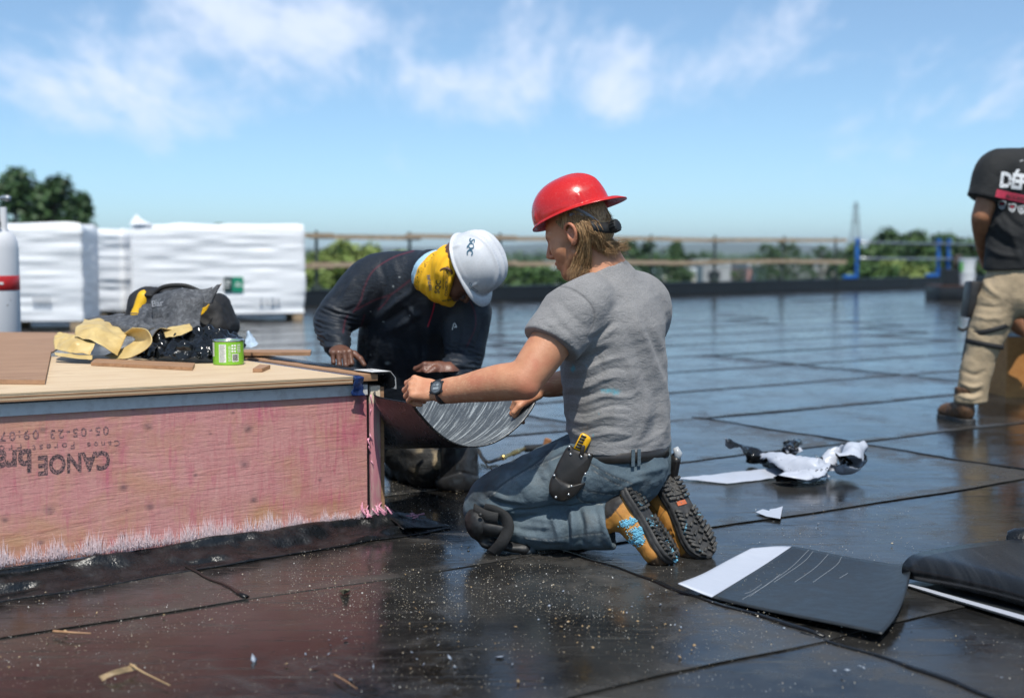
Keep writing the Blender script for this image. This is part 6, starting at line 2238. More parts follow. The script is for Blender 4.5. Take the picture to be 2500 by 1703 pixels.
def boot(parent, heel, toe, sole_n, mat, shaft_dir=None, h=0.0035, size=1.0, crumbs=None, label=None, plain_sole=False):
    """Work boot: heel and toe are the ends of its sole's upper edge, sole_n points out of the sole."""
    heel, toe = np.asarray(heel, float), np.asarray(toe, float)
    x = unit(toe - heel)
    L = np.linalg.norm(toe - heel)
    z = -unit(np.asarray(sole_n, float) - x * np.dot(sole_n, x))
    y = np.cross(z, x)
    k_ = L / 0.29
    wf = 1.13
    W = lambda a_, b_, c_: heel + (x * a_ + y * b_ * wf + z * c_ * wf) * k_
    sdv = unit(shaft_dir) if shaft_dir is not None else unit(z - 0.15 * x)
    F = Field(np.min([heel, toe], 0) - 0.2, np.max([heel, toe], 0) + 0.2, h)
    F.ecap(W(0.045, 0, 0.035), W(0.14, 0, 0.030), y, (0.038 * k_ * wf, 0.045 * k_ * wf), (0.041 * k_ * wf, 0.046 * k_ * wf), 0.02)
    F.ecap(W(0.14, 0, 0.030), W(0.235, 0, 0.020), y, (0.042 * k_ * wf, 0.046 * k_ * wf), (0.047 * k_ * wf, 0.038 * k_ * wf), 0.02)
    F.ell(W(0.242, 0, 0.018), (x, y, z), (0.046 * k_ * wf, 0.047 * k_ * wf, 0.036 * k_ * wf), 0.015)
    sh0 = W(0.062, 0, 0.055)
    F.ecap(sh0, sh0 + sdv * 0.10 * k_, y, (0.040 * k_ * wf, 0.052 * k_ * wf), (0.045 * k_ * wf, 0.058 * k_ * wf), 0.025)
    F.plane(W(0, 0, -0.002), -z)
    F.plane(sh0 + sdv * 0.11 * k_, sdv)
    V, Q = F.mesh()
    V = relax(V, Q, 2, 0.5)
    N = vnormals(V, Q)
    r_ = (V - heel) / k_
    bx_, by_, bz_ = r_ @ x, r_ @ y, r_ @ z
    cre = np.exp(-((bx_ - 0.19) / 0.006) ** 2) + np.exp(-((bx_ - 0.172) / 0.005) ** 2)
    V = V + N * (-0.003 * cre * (bz_ > 0.02) + 0.002 * fbm(V * 40, 2, 5))[:, None]
    ln1 = np.exp(-((bx_ - 0.105 - 0.35 * bz_) / 0.0022) ** 2) * (bz_ < 0.075)
    ln2 = np.exp(-((bz_ - 0.052 + 0.10 * bx_) / 0.002) ** 2) * (bx_ < 0.10)
    col = 1.0 * ((bx_ < 0.045 + 0.3 * (bz_ - 0.02)) & (bz_ > 0.012) & (bx_ < 0.06)) * (0 if plain_sole else 1)
    col = np.maximum(col, sm(bx_, 0.252, 0.258) * 0.85)
    b_ = thing_b = obj('boot', V, Q, mat, parent, attrs={'seam': np.clip(ln1 + ln2, 0, 1), 'collar': col})
    if label:
        b_['label'] = label
    tree_ = bvh_of(V, Q)
    # sole outline
    px_ = np.concatenate([np.linspace(0, 1, 26)])
    hw = np.interp(px_, [0, 0.03, 0.10, 0.22, 0.40, 0.60, 0.74, 0.86, 0.94, 0.985, 1.0], [0.012, 0.026, 0.037, 0.040, 0.037, 0.043, 0.051, 0.049, 0.036, 0.018, 0.006])
    xs = -0.008 + px_ * 0.306
    ol = [(a_, w_) for a_, w_ in zip(xs, hw)] + [(a_, -w_) for a_, w_ in zip(xs[::-1], hw[::-1])]
    n_ = len(ol)
    V2, F2 = [], []
    lev = [(1.0, 0.004), (1.05, 0.0), (1.05, -0.006), (1.02, -0.009), (1.05, -0.012), (1.04, -0.018), (0.97, -0.021)]
    for sc_, zz0 in lev:
        V2 += [W(0.145 + (a_ - 0.145) * (1 + (sc_ - 1) * 0.5), w_ * sc_, zz0) for a_, w_ in ol]
    for i in range(len(lev) - 1):
        for j in range(n_):
            F2.append((i * n_ + j, i * n_ + (j + 1) % n_, (i + 1) * n_ + (j + 1) % n_, (i + 1) * n_ + j))
    F2.append(tuple(range(n_)))
    F2.append(tuple(range(len(lev) * n_ - 1, (len(lev) - 1) * n_ - 1, -1)))
    sole = obj('sole', V2, F2, M_MID, b_, autosmooth=50)
    mb_ = MB()
    rg_ = np.random.default_rng(3)
    hwf = lambda a_: np.interp((a_ + 0.008) / 0.306, px_, hw)
    for i in range(20):
        a_ = 0.004 + i * 0.0148
        if 0.098 < a_ < 0.126:
            continue
        w_ = hwf(a_)
        for s_ in (-1, 1):
            wob = rg_.uniform(-0.002, 0.002)
            dx = unit(x + s_ * 0.55 * y * (1 if a_ > 0.12 else 0.1))
            mb_.box(W(a_ + wob, s_ * w_ * 0.70, -0.0255), dx * 0.0046 * k_, np.cross(z, dx) * w_ * 0.33 * k_, z * 0.0052 * k_, 0.0012)
            if i % 2 == 0 and w_ > 0.03:
                dx2 = unit(x - s_ * 0.7 * y)
                mb_.box(W(a_ + 0.004 + wob, s_ * w_ * 0.20, -0.0245), dx2 * 0.004 * k_, np.cross(z, dx2) * w_ * 0.17 * k_, z * 0.0045 * k_, 0.001)
    mb_.box(W(0.045, 0, -0.0225), x * 0.040 * k_, y * 0.026 * k_, z * 0.003 * k_, 0.001)
    tr = mb_.build('tread', M_SOLE, b_, autosmooth=30)
    tag(tr, kind='stuff')
    return b_, tree_, W, (x, y, z)


bootL, TL, WL1, bx1 = boot(man1, P(1521, 1190, 3.872), P(1636, 1370, 3.800), (0.80, -0.36, 0.47), M_WHEAT, unit(P(1440, 1285, 3.89) - P(1545, 1262, 3.845)), label='tan nubuck work boot spotted with blue foam')
bootR, TR, WR1, bx2 = boot(man1, P(1612, 1160, 4.015), P(1720, 1360, 3.885), (0.52, -0.74, 0.38), M_WHEAT, unit(np.array([-0.6, 0.75, 0.0])), label='tan work boot with its muddy lugged sole towards the viewer')
s = MB()
s.box(WR1(0.112, 0.0, -0.0225), bx2[0] * 0.0075, bx2[1] * 0.019, bx2[2] * 0.0012)
s.build('sole_badge', plain('orange_rubber', (0.50, 0.13, 0.05), 0.5), bootR)
rg = np.random.default_rng(8)


def crumbs(tree_, spots, mat, parent, name, smin=0.0022, smax=0.0055):
    """Little lumps stuck to a surface where a pixel's line of sight meets it."""
    mb_ = MB()
    for (px, py, rx, ry, n_) in spots:
        for _ in range(n_):
            r = _ray(px + rx * rg.normal() * 0.5, py + ry * rg.normal() * 0.5)
            hit, nn, _, _ = tree_.ray_cast(Vector((0, 0, CAM_H)), Vector(r / np.linalg.norm(r)))
            if hit is None:
                continue
            c_ = np.array(hit) + np.array(nn) * 0.001
            q = rg.uniform(smin, smax)
            bm = bmesh.new()
            bmesh.ops.create_icosphere(bm, subdivisions=1, radius=q)
            V_ = [c_ + np.array(v.co) * (1 + 0.45 * rg.normal(size=3)) for v in bm.verts]
            F_ = [[v.index for v in f.verts] for f in bm.faces]
            bm.free()
            mb_.add(V_, F_)
    if mb_.v:
        return tag(mb_.build(name, mat, parent, smooth=True), kind='stuff')


crumbs(TL, [(1526, 1278, 12, 8, 220), (1545, 1272, 8, 8, 120), (1556, 1300, 16, 14, 330), (1562, 1318, 10, 12, 160), (1535, 1324, 26, 7, 170), (1570, 1292, 6, 14, 100), (1508, 1330, 14, 5, 60)], M_FOAM, bootL, 'foam_crumbs', 0.0008, 0.0026)
st_ = bvh_of(np.array([v.co[:] for v in bootL.children[1].data.vertices]) + WL[bootL.children[1].name], [tuple(p_.vertices) for p_ in bootL.children[1].data.polygons])
crumbs(st_, [(1610, 1262, 16, 12, 60), (1640, 1310, 12, 26, 300), (1650, 1350, 10, 20, 200), (1600, 1235, 14, 8, 90), (1565, 1195, 10, 8, 50)], M_FOAM, bootL, 'foam_crumbs', 0.0010, 0.0032)
st_ = bvh_of(np.array([v.co[:] for v in bootR.children[1].data.vertices]) + WL[bootR.children[1].name], [tuple(p_.vertices) for p_ in bootR.children[1].data.polygons])
crumbs(st_, [(1724, 1340, 14, 22, 110), (1690, 1290, 22, 16, 30), (1620, 1180, 14, 10, 30)], M_FOAM, bootR, 'foam_crumbs', 0.0018, 0.0045)
crumbs(st_, [(1640, 1200, 26, 30, 120), (1735, 1300, 22, 50, 220), (1690, 1260, 30, 30, 80)], plain('grey_grit', (0.30, 0.28, 0.25), 0.4, var=0.5, scale=300), bootR, 'grit', 0.0012, 0.0032)

# --- knee pad
Fk = Field([-0.17, 3.8, 0.0], [0.14, 4.16, 0.22], 0.004)
Fk.ell(P(1172, 1272, 3.97), (unit((1, 0, 0.25)), (0, 1, 0), unit((-0.25, 0, 1))), (0.048, 0.078, 0.060), 0.02)
Fk.ecap(P(1195, 1318, 3.985), P(1290, 1334, 3.955), (0, 1, 0), (0.075, 0.024), (0.060, 0.022), 0.02)
Fk.plane((0, 0, 0.006), (0, 0, -1))
V, Q = Fk.mesh()
V = V + vnormals(V, Q) * (0.002 * fbm(V * 45, 2, 3))[:, None]
kp = obj('knee_pad', V, Q, M_RUBBER, man1)
kp['label'] = 'black strapped knee pad'
Fk = Field([-0.17, 3.8, 0.0], [0.16, 4.16, 0.12], 0.004)
Fk.ecap(P(1225, 1336, 3.985), P(1298, 1336, 3.95), (0, 1, 0), (0.068, 0.020), (0.052, 0.019), 0.02)
Fk.plane((0, 0, 0.004), (0, 0, -1))
V, Q = Fk.mesh()
obj('pad_cap', V, Q, plain('smoky_grey_plastic', (0.10, 0.115, 0.125), 0.25, var=0.3, scale=30), kp)
ribbon([P(1180, 1240, 3.90), P(1205, 1246, 3.885), P(1232, 1262, 3.88), P(1240, 1290, 3.875), P(1224, 1325, 3.875), P(1200, 1352, 3.90)],
       [(0.3, -0.5, 0.8), (0.4, -0.4, 0.8), (0.9, -0.3, 0.4), (1, -0.35, 0.0), (0.9, -0.35, -0.35), (0.8, -0.3, -0.5)], 0.038, 0.003, 30).build('strap', M_STRAP, kp, smooth=True)
ribbon([P(1155, 1246, 3.92), P(1185, 1262, 3.895), P(1215, 1268, 3.885)], (0.1, -0.2, 1), 0.045, 0.006, 14).build('buckle_strap', M_STRAP, kp, smooth=True)
MB().lathe(P(1173, 1256, 3.89), [(0.007, 0), (0.007, 0.003), (0.001, 0.005)], 14, (0, -1, 0.2)).build('snap', M_RUBBER, kp, smooth=True)
ribbon([P(1150, 1285, 3.93), P(1185, 1292, 3.89), P(1230, 1300, 3.885)], (0.1, -0.3, 1), 0.04, 0.008, 14).build('side_pad', M_RUBBER, kp, smooth=True)
# small hammer loop at the back of the belt
Fk = Field([0.46, 3.85, 0.2], [0.60, 4.12, 0.42], 0.004)
Fk.ecap(P(1650, 1118, 4.0), P(1640, 1165, 4.02), (0, 1, 0), (0.03, 0.016), (0.025, 0.018), 0.02)
V, Q = Fk.mesh()
tl = obj('belt_holder', V, Q, M_LEATHER, man1)
MB().tube([P(1649, 1092, 3.99), P(1656, 1106, 3.985), P(1652, 1124, 3.99)], [0.009, 0.013, 0.010], 12).build('tool_end', plain('grey_tool_plastic', (0.42, 0.44, 0.46), 0.35), tl, smooth=True)

# ------------------------------------------------------------------ the sheet the two workers hold
near_u = [(1008, 985, 3.975), (1022, 1008, 3.99), (1065, 1054, 4.02), (1110, 1083, 4.04), (1160, 1092, 4.06), (1215, 1078, 4.09), (1265, 1042, 4.13), (1298, 1002, 4.17), (1312, 972, 4.20)]
C0 = np.array([P(*q) for q in near_u])
rows = []
for dep in (0.0, 0.22, 0.44, 0.66):
    row = C0 + VI * dep
    row[:, 2] += dep * (0.02 - 0.15 * np.sin(np.linspace(0, math.pi, len(C0))))
    for q in row:
        du_ = (q - BA) @ UL
        if (q - BA) @ VI > -0.05 and du_ > -0.035:
            q -= UL * (du_ + 0.035)
    rows.append(row)
A = spline_grid(np.array(rows), 48, 90)
t = NT('membrane_film_side')
p = t.world()
st1 = t.noise(t.map(p, scale=(7, 7, 60), rot=(0.35, 0.5, 0)), 6.0, 4, 0.7)
cb_ = t.n('ShaderNodeCombineXYZ')
t.t.links.new(t.math('MULTIPLY', t.attr('along'), 5.0), cb_.inputs[0])
t.t.links.new(t.math('MULTIPLY', t.attr('across'), 60.0), cb_.inputs[1])
sx = t.noise(cb_.outputs[0], 1.0, 4, 0.65, 0.3)
gl = t.rng(t.voro(p, 420, 'F1'), 0.0, 0.3, 1, 0)
strk = t.math('MULTIPLY', t.rng(sx, 0.52, 0.62, 0, 1, True), t.rng(t.noise(p, 14, 3), 0.35, 0.55, 0.15, 1.0))
c = t.mix(t.rng(st1, 0.3, 0.7), (0.065, 0.078, 0.09), (0.115, 0.13, 0.145))
c = t.mix(t.math('MULTIPLY', strk, 0.75), c, (0.55, 0.60, 0.62))
c = t.mix(t.math('MULTIPLY', t.rng(sx, 0.5, 0.6), gl), c, (0.9, 0.95, 0.9))  # glints of the glitter streaks painted pale into the film colour
M_FILMSIDE = t.done(c, t.math('SUBTRACT', 0.34, t.math('MULTIPLY', strk, 0.16)), 0.0, t.bump(t.math('ADD', t.math('MULTIPLY', sx, 1.4), t.math('MULTIPLY', gl, 0.8)), 0.55, 0.003))
s = MB().grid(A, 0.0045)
al_, ac_ = np.meshgrid(np.linspace(0, 1, 48), np.linspace(0, 1, 90), indexing='ij')
sheet = s.build('membrane_flap', M_FILMSIDE, smooth=True, attrs={'across': np.tile(al_.ravel(), 2), 'along': np.tile(ac_.ravel(), 2)})
nf = 47 * 89
sheet.data.materials.append(M_BITUMEN)
mi = np.zeros(len(sheet.data.polygons), np.int32)
# which face of the slab looks up and inwards gets the film
nrm_top = np.mean([p_.normal[2] for p_ in sheet.data.polygons[nf // 3: 2 * nf // 3]])
mi[nf:] = 1
if nrm_top < 0:
    mi[:nf] = 1
    mi[nf:2 * nf] = 0
sheet.data.polygons.foreach_set('material_index', mi)
tag(sheet, 'curved black roofing membrane flap held between the two workers', 'membrane')

# ------------------------------------------------------------------ the bent worker in the white hard hat
hU2 = unit((0.78, -0.50, 0.37))
hF2 = unit(np.array([0.40, 0.02, -0.915]) - hU2 * np.dot([0.40, 0.02, -0.915], hU2))
hL2 = np.cross(hU2, hF2)
rimC = P(1152, 646, 4.76)
hC2 = rimC - hU2 * 0.072 - hF2 * 0.004
H2 = headpt(hC2, hF2, hL2, hU2)
SD2 = unit((0.955, -0.03, -0.27))
Fb = Field([P(760, 900, 5.1)[0], 4.52, 0.50], [P(1220, 700, 4.9)[0] + 0.04, 5.40, 1.02], 0.0032)
t2 = [(P(990, 950, 5.2), 0.13, 0.1), (P(1010, 800, 5.1), 0.15, 0.1), (P(1025, 705, 5.0), 0.13, 0.085)]
torso(Fb, t2, SD2, 0.05)
Fb.cap(P(1030, 670, 4.95), H2(-0.02, 0, -0.03), 0.062, 0.056, 0.03)
head(Fb, H2, hF2, hL2, hU2)
R2s, R2e, R2w = P(915, 688, 5.05), P(806, 786, 5.03), P(826, 852, 4.855)
L2s, L2e, L2w = P(1140, 752, 5.0), P(1132, 886, 4.93), P(1098, 910, 4.75)
Fb.chain([(P(1000, 700, 5.0), 0.06), (R2s, 0.06), (m1(R2s, R2e, 0.5), 0.052), (R2e, 0.043)], 0.02)
Fb.chain([(R2e, 0.043), (m1(R2e, R2w, 0.4), 0.042), (R2w, 0.029)], 0.02)
Fb.chain([(P(1060, 720, 5.0), 0.06), (L2s, 0.06), (m1(L2s, L2e, 0.5), 0.052), (L2e, 0.043)], 0.02)
Fb.chain([(L2e, 0.043), (m1(L2e, L2w, 0.4), 0.042), (L2w, 0.029)], 0.02)
hand(Fb, R2w, (0.22, -0.86, -0.10), (-0.05, -0.05, 1.0), unit((0.75, -0.6, -0.15)), False, [(58, 74, 40), (62, 76, 40), (64, 76, 40), (66, 74, 40)], (0, 20, 20), 1.06, 1.5)
hand(Fb, L2w + np.array([0, 0, 0.012]), (-0.90, -0.36, -0.10), (-0.10, -0.93, 0.36), unit((-0.5, -0.85, -0.2)), True, [(55, 70, 40), (60, 72, 40), (62, 72, 40), (64, 72, 40)], (5, 25, 30), 1.04, 2.0)
V, Q = Fb.mesh()
del Fb
V = relax(V, Q, 1, 0.4)
zero = np.zeros(len(V))
rel = V - hC2
kk = (np.linalg.norm(rel, axis=1) < 0.14)
uv = proj(V)
pale = 0.8 * ((uv[:, 1] > 880) & (uv[:, 0] > 1000) & (uv[:, 0] < 1110)) + 0
man2 = obj('person', V, Q, M_SKIN2, None, True, attrs={'fuzz': zero, 'beard': zero, 'lip': zero, 'brow': zero, 'flush': pale * 0.6})
tag(man2, 'person bent over the membrane in white hard hat and navy long sleeved shirt', 'person')

Fs = Field([P(755, 800, 5.1)[0], 4.55, 0.18], [P(1215, 700, 4.9)[0] + 0.03, 5.45, 1.02], 0.0045)
ts = [(P(975, 1060, 5.26), 0.185, 0.14), (P(968, 930, 5.22), 0.188, 0.138), (P(995, 830, 5.14), 0.186, 0.132), (P(1015, 750, 5.06), 0.190, 0.128), (P(1020, 700, 5.0), 0.165, 0.110), (P(1018, 668, 4.97), 0.10, 0.085)]
torso(Fs, ts, SD2, 0.05)
Fs.chain([(P(985, 680, 5.0), 0.090), (R2s, 0.088), (m1(R2s, R2e, 0.5), 0.073), (R2e, 0.060)], 0.045)
Fs.chain([(R2e, 0.060), (m1(R2e, R2w, 0.45), 0.056), (m1(R2e, R2w, 0.95), 0.044)], 0.02)
Fs.chain([(P(1080, 715, 5.0), 0.085), (L2s, 0.083), (m1(L2s, L2e, 0.5), 0.070), (L2e, 0.060)], 0.035)
Fs.chain([(L2e, 0.058), (m1(L2e, L2w, 0.5), 0.052), (m1(L2e, L2w, 0.80), 0.042)], 0.02)
Fs.cap(P(1030, 668, 4.95), P(1052, 655, 4.90), 0.080, 0.074, 0.03)
V, Q = Fs.mesh()
del Fs
V = relax(V, Q, 2, 0.5)
N = vnormals(V, Q)
F2L = [([(870, 672), (850, 700), (830, 715)], 6, 0.004), ([(850, 690), (828, 720), (806, 735)], 6, -0.004), ([(905, 700), (880, 735), (850, 752)], 7, 0.005), ([(890, 720), (868, 745), (842, 760)], 6, -0.005),
       ([(790, 745), (815, 752), (838, 768)], 5, 0.005), ([(778, 762), (805, 768), (838, 782)], 5, -0.005), ([(774, 780), (805, 786), (838, 796)], 5, 0.005), ([(775, 798), (808, 802), (838, 808)], 5, -0.005),
       ([(778, 815), (808, 818), (836, 824)], 5, 0.005), ([(784, 832), (810, 834), (838, 838)], 5, -0.004), ([(790, 846), (812, 846), (838, 846)], 4, 0.004),
       ([(930, 650), (940, 690), (930, 730), (915, 760)], 8, -0.006), ([(960, 640), (975, 690), (965, 740), (940, 770)], 10, 0.006),
       ([(925, 775), (960, 745), (1000, 715), (1035, 670)], 9, 0.008), ([(935, 790), (975, 765), (1015, 740)], 8, -0.007), ([(940, 810), (985, 790), (1030, 760)], 9, 0.007),
       ([(985, 740), (1005, 760), (1022, 772)], 7, 0.007), ([(990, 760), (1010, 790), (1030, 840), (1035, 880)], 10, -0.008), ([(1040, 720), (1045, 780), (1045, 850), (1035, 910)], 10, 0.008),
       ([(945, 800), (955, 850), (950, 900)], 10, 0.006), ([(920, 790), (915, 840), (905, 890)], 9, -0.006), ([(880, 800), (878, 850), (870, 890)], 8, 0.006), ([(970, 850), (985, 890), (990, 930)], 10, -0.006), ([(1000, 830), (1020, 880), (1020, 930)], 10, 0.006),
       ([(1160, 745), (1155, 800), (1140, 850)], 9, 0.006), ([(1120, 760), (1118, 820), (1105, 870)], 10, -0.008), ([(1180, 780), (1168, 830), (1150, 870)], 7, -0.005),
       ([(1155, 880), (1125, 890), (1095, 888)], 5, 0.005), ([(1150, 896), (1120, 904), (1090, 900)], 5, -0.005), ([(1140, 912), (1115, 916), (1090, 912)], 5, 0.004),
       ([(1085, 700), (1090, 760), (1080, 830), (1060, 890)], 11, 0.006)]
h = folds(V, N, F2L) * 1.25 + 0.003 * fbm(V * 12, 3, 51)
arm = sm(0.075 - np.minimum(np.linalg.norm(V - m1(R2e, R2w, 0.4), axis=1), np.linalg.norm(V - m1(L2e, L2w, 0.4), axis=1)) * 0.6, 0, 0.03)
h += 0.003 * arm * np.sin((V[:, 2] + 0.3 * V[:, 0]) * 330 + 2 * vnoise(V * 25, 3))
V = V + N * h[:, None]
N = vnormals(V, Q)
seam = 0.55 * mark(V, N, [[(1010, 612), (960, 628), (912, 660), (890, 700), (880, 735), (862, 762)], [(1036, 662), (1000, 685), (955, 718), (915, 732), (866, 758)], [(955, 718), (935, 745), (922, 756)],
                          [(838, 812), (842, 785), (850, 768)], [(890, 768), (880, 800), (862, 838)], [(1148, 735), (1160, 765), (1160, 800), (1140, 845)]], 1.5)
uv = proj(V)
pnt = np.zeros(len(V))
for (px, py, rx, ry) in [(960, 699, 2, 3), (975, 676, 2, 1.5), (936, 785, 3, 2), (1000, 770, 1.5, 1.5), (946, 886, 7, 4), (1072, 887, 3, 2), (905, 866, 2, 2), (905, 760, 1.5, 1.5)]:
    pnt = np.maximum(pnt, 0.8 * np.clip(1.3 - np.hypot((uv[:, 0] - px) / rx, (uv[:, 1] - py) / ry), 0, 1))
shirt2 = obj('shirt', V, Q, M_NAVY, man2, attrs={'seam': seam, 'paint': pnt * (N[:, 1] < 0.1)})
shirt2['label'] = 'navy long sleeved sports shirt with red seams'
SH2 = bvh_of(V, Q)
M_REDZIP = plain('red_zip', (0.42, 0.02, 0.05), 0.5)


def px_strip(tree_, pts, wpx, mat, parent, name, lift=0.0015, n=26):
    """Narrow strip laid on a surface along a line of pixels."""
    L_ = cat_rom(pts, n)
    tg = np.gradient(L_, axis=0)
    nr = np.stack([-tg[:, 1], tg[:, 0]], 1) / np.linalg.norm(tg, axis=1, keepdims=True)
    rows = []
    for q, m_ in zip(L_, nr):
        row = []
        for s_ in (-0.5, 0.5):
            r = _ray(*(q + m_ * wpx * s_))
            hit, nn, _, _ = tree_.ray_cast(Vector((0, 0, CAM_H)), Vector(r / np.linalg.norm(r)))
            if hit is None:
                break
            row.append(np.array(hit) - unit(r) * lift)
        if len(row) == 2:
            rows.append(row)
    if len(rows) > 2:
        return MB().grid(np.array(rows)).build(name, mat, parent, smooth=True)


px_strip(SH2, [(1061, 738), (1056, 762), (1044, 798)], 3.0, M_REDZIP, shirt2, 'zip')
px_strip(SH2, [(1104, 805), (1108, 790), (1111, 790), (1115, 798)], 1.8, M_PAPER, shirt2, 'chest_logo')
px_strip(SH2, [(1109, 799), (1112, 797), (1115, 799)], 2.5, M_PAPER, shirt2, 'chest_logo')

# gaiter over neck and lower face
Fg = Field(P(1090, 680, 4.8) - 0.22, P(1090, 680, 4.8) + 0.22, 0.0035)
ga, gb = P(1058, 662, 4.885), H2(0.038, 0, -0.052)
gax = unit(gb - ga)
Fg.chain([(P(1046, 660, 4.90), 0.071), (ga, 0.070), (m1(ga, gb, 0.5), 0.074), (gb, 0.070)], 0.03)
Fg.ell(H2(0.062, 0, -0.045), (hF2, hL2, hU2), (0.052, 0.062, 0.062), 0.02)
Fg.cap(H2(0.10, 0, -0.02), H2(0.112, 0, -0.022), 0.014, 0.014, 0.02)
Fg.ell(H2(-0.005, 0, -0.005), (hF2, hL2, hU2), (0.100, 0.100, 0.075), 0.03)
Fg.plane(H2(0.0, 0, 0.045), unit(hU2 + 1.15 * hF2))
Fg.plane(P(1047, 660, 4.90), -gax)
V, Q = Fg.mesh()
V = relax(V, Q, 1, 0.5)
N = vnormals(V, Q)
along = (V - ga) @ gax
V = V + N * (0.0025 * np.sin(along * 190 + 3 * vnoise(V * 14, 2)) + 0.003 * fbm(V * 22, 2, 5))[:, None]
t = NT('yellow_printed_gaiter')
p = t.world()
wv = t.rng(t.noise(t.map(p, scale=(1, 1, 1)), 70, 2, 0.4, 2.5), 0.57, 0.60)
c = t.mix(t.math('MULTIPLY', wv, t.attr('pat')), (0.84, 0.46, 0.012), (0.05, 0.04, 0.02))
c = t.mix(t.attr('blue'), c, (0.36, 0.58, 0.76))
M_GAITER = t.done(c, 0.8, 0, t.bump(t.noise(p, 600, 2), 0.2, 0.001))
uv = proj(V)
blu = 1.0 * (along < -0.002)
pat = sm(along, 0.0, 0.006) * (1 - sm(along, 0.022, 0.034)) * 0.9
gaiter = obj('neck_gaiter', V, Q, M_GAITER, man2, attrs={'blue': blu, 'pat': pat})
gaiter['label'] = 'yellow printed neck gaiter with pale blue edge'
GT = bvh_of(V, Q)
M_GPRINT = plain('dark_gaiter_print', (0.03, 0.035, 0.03), 0.7)
M_GBLUE = plain('blue_gaiter_print', (0.05, 0.12, 0.25), 0.7)


def px_text(tree_, body, px, py, d, right_px, size_px, mat, parent, name, bold=0.0, lift=0.0022, spacing=1.0, sub=0.25, squeeze=1.0):
    """Lettering laid on a surface: centre pixel, its reading direction in the picture and its height in pixels."""
    V_, F_ = text_mesh(body, 1.0, 0, bold, spacing)
    V_, F_ = subdivide_flat(V_ * size_px / 0.72 * np.array([squeeze, 1, 1]), F_, size_px * sub)
    rx, ry = unit(right_px)
    W_ = []
    for q in V_:
        u_ = px + rx * q[0] + ry * q[1]
        v_ = py + ry * q[0] - rx * q[1]
        r = _ray(u_, v_)
        hit, nn, _, _ = tree_.ray_cast(Vector((0, 0, CAM_H)), Vector(r / np.linalg.norm(r)))
        W_.append(np.array(hit) - unit(r) * lift if hit is not None else P(u_, v_, d))
    return obj(name, W_, F_, mat, parent, smooth=False)


px_text(GT, 'SQC', 1069, 700, 4.8, (0.12, -1), 12, M_GPRINT, gaiter, 'print_lettering', 0.02)
px_text(GT, 'CONSTRUCTION', 1091, 686, 4.78, (0.05, -1), 6.5, M_GPRINT, gaiter, 'print_lettering', 0.02, spacing=1.05)
px_text(GT, 'EXPERTS EN TOITURE', 1083, 683, 4.78, (0.05, -1), 3.4, M_GPRINT, gaiter, 'print_lettering', 0.01)
px_text(GT, 'TOITURE', 1049, 690, 4.86, (-0.16, -1), 7, M_GBLUE, gaiter, 'print_lettering', 0.02)
px_text(GT, 'WATERPROOFING', 1105, 731, 4.74, (1, -0.16), 4.5, M_GPRINT, gaiter, 'print_lettering', 0.02)

hat2, HT2, f_, l_, u_ = hard_hat('hard_hat', rimC, hF2, hU2, M_WHITEHAT, man2, 0.030, 0.128, 0.122, 0.104, 3, 'scuffed white hard hat with blue lettering')
M_SQC = plain('blue_lettering', (0.012, 0.10, 0.17), 0.4)
px_text(HT2, 'SQC', 1149, 602, 4.7, (-0.20, 1.0), 15, M_SQC, hat2, 'lettering', 0.02, 0.0035, 1.0, 0.12)
for q in ([(1145, 696), (1147, 690), (1151, 693), (1149, 698), (1145, 696)], [(1149, 700), (1165, 709), (1164, 713), (1150, 705)]):
    px_strip(HT2, q, 1.2, M_SQC, hat2, 'print_mark', 0.0012)

# trousers and knee pads
Ft = Field([P(880, 1100, 5.2)[0], 4.86, 0.0], [P(1210, 1100, 5)[0], 5.75, 0.45], 0.006)
pel = P(985, 1050, 5.32)
Ft.ecap(P(980, 1010, 5.3), pel, SD2, (0.17, 0.125), (0.17, 0.13), 0.04)
Ft.chain([(P(1030, 1075, 5.27), 0.095), (P(1075, 1110, 5.14), 0.085), (P(1100, 1138, 5.05), 0.068)], 0.03)
Ft.chain([(P(1100, 1150, 5.06), 0.062), (P(1085, 1165, 5.25), 0.058), (P(1070, 1150, 5.5), 0.05)], 0.02)
Ft.chain([(P(975, 1075, 5.3), 0.095), (P(1010, 1105, 5.16), 0.082), (P(1035, 1135, 5.06), 0.072)], 0.03)
Ft.chain([(P(1035, 1150, 5.08), 0.062), (P(990, 1150, 5.3), 0.058), (P(970, 1140, 5.5), 0.05)], 0.02)
Ft.plane((0, 0, 0.012), (0, 0, -1))
V, Q = Ft.mesh()
N = vnormals(V, Q)
V = V + N * (0.006 * fbm(V * 16, 3, 61) + 0.010 * (1 - 2 * np.abs(vnoise(V * np.array([9, 9, 16]), 64))))[:, None]
uv = proj(V)
stain = np.exp(-(np.hypot((uv[:, 0] - 1045) / 36, (uv[:, 1] - 1130) / 44)) ** 4) * np.clip(0.35 + 2.4 * fbm(V * 15, 3, 62), 0, 1)
tr2 = obj('work_trousers', V, Q, M_TROUS2, man2, attrs={'stain': stain})
tr2['label'] = 'dark work trousers with beige paint stains'
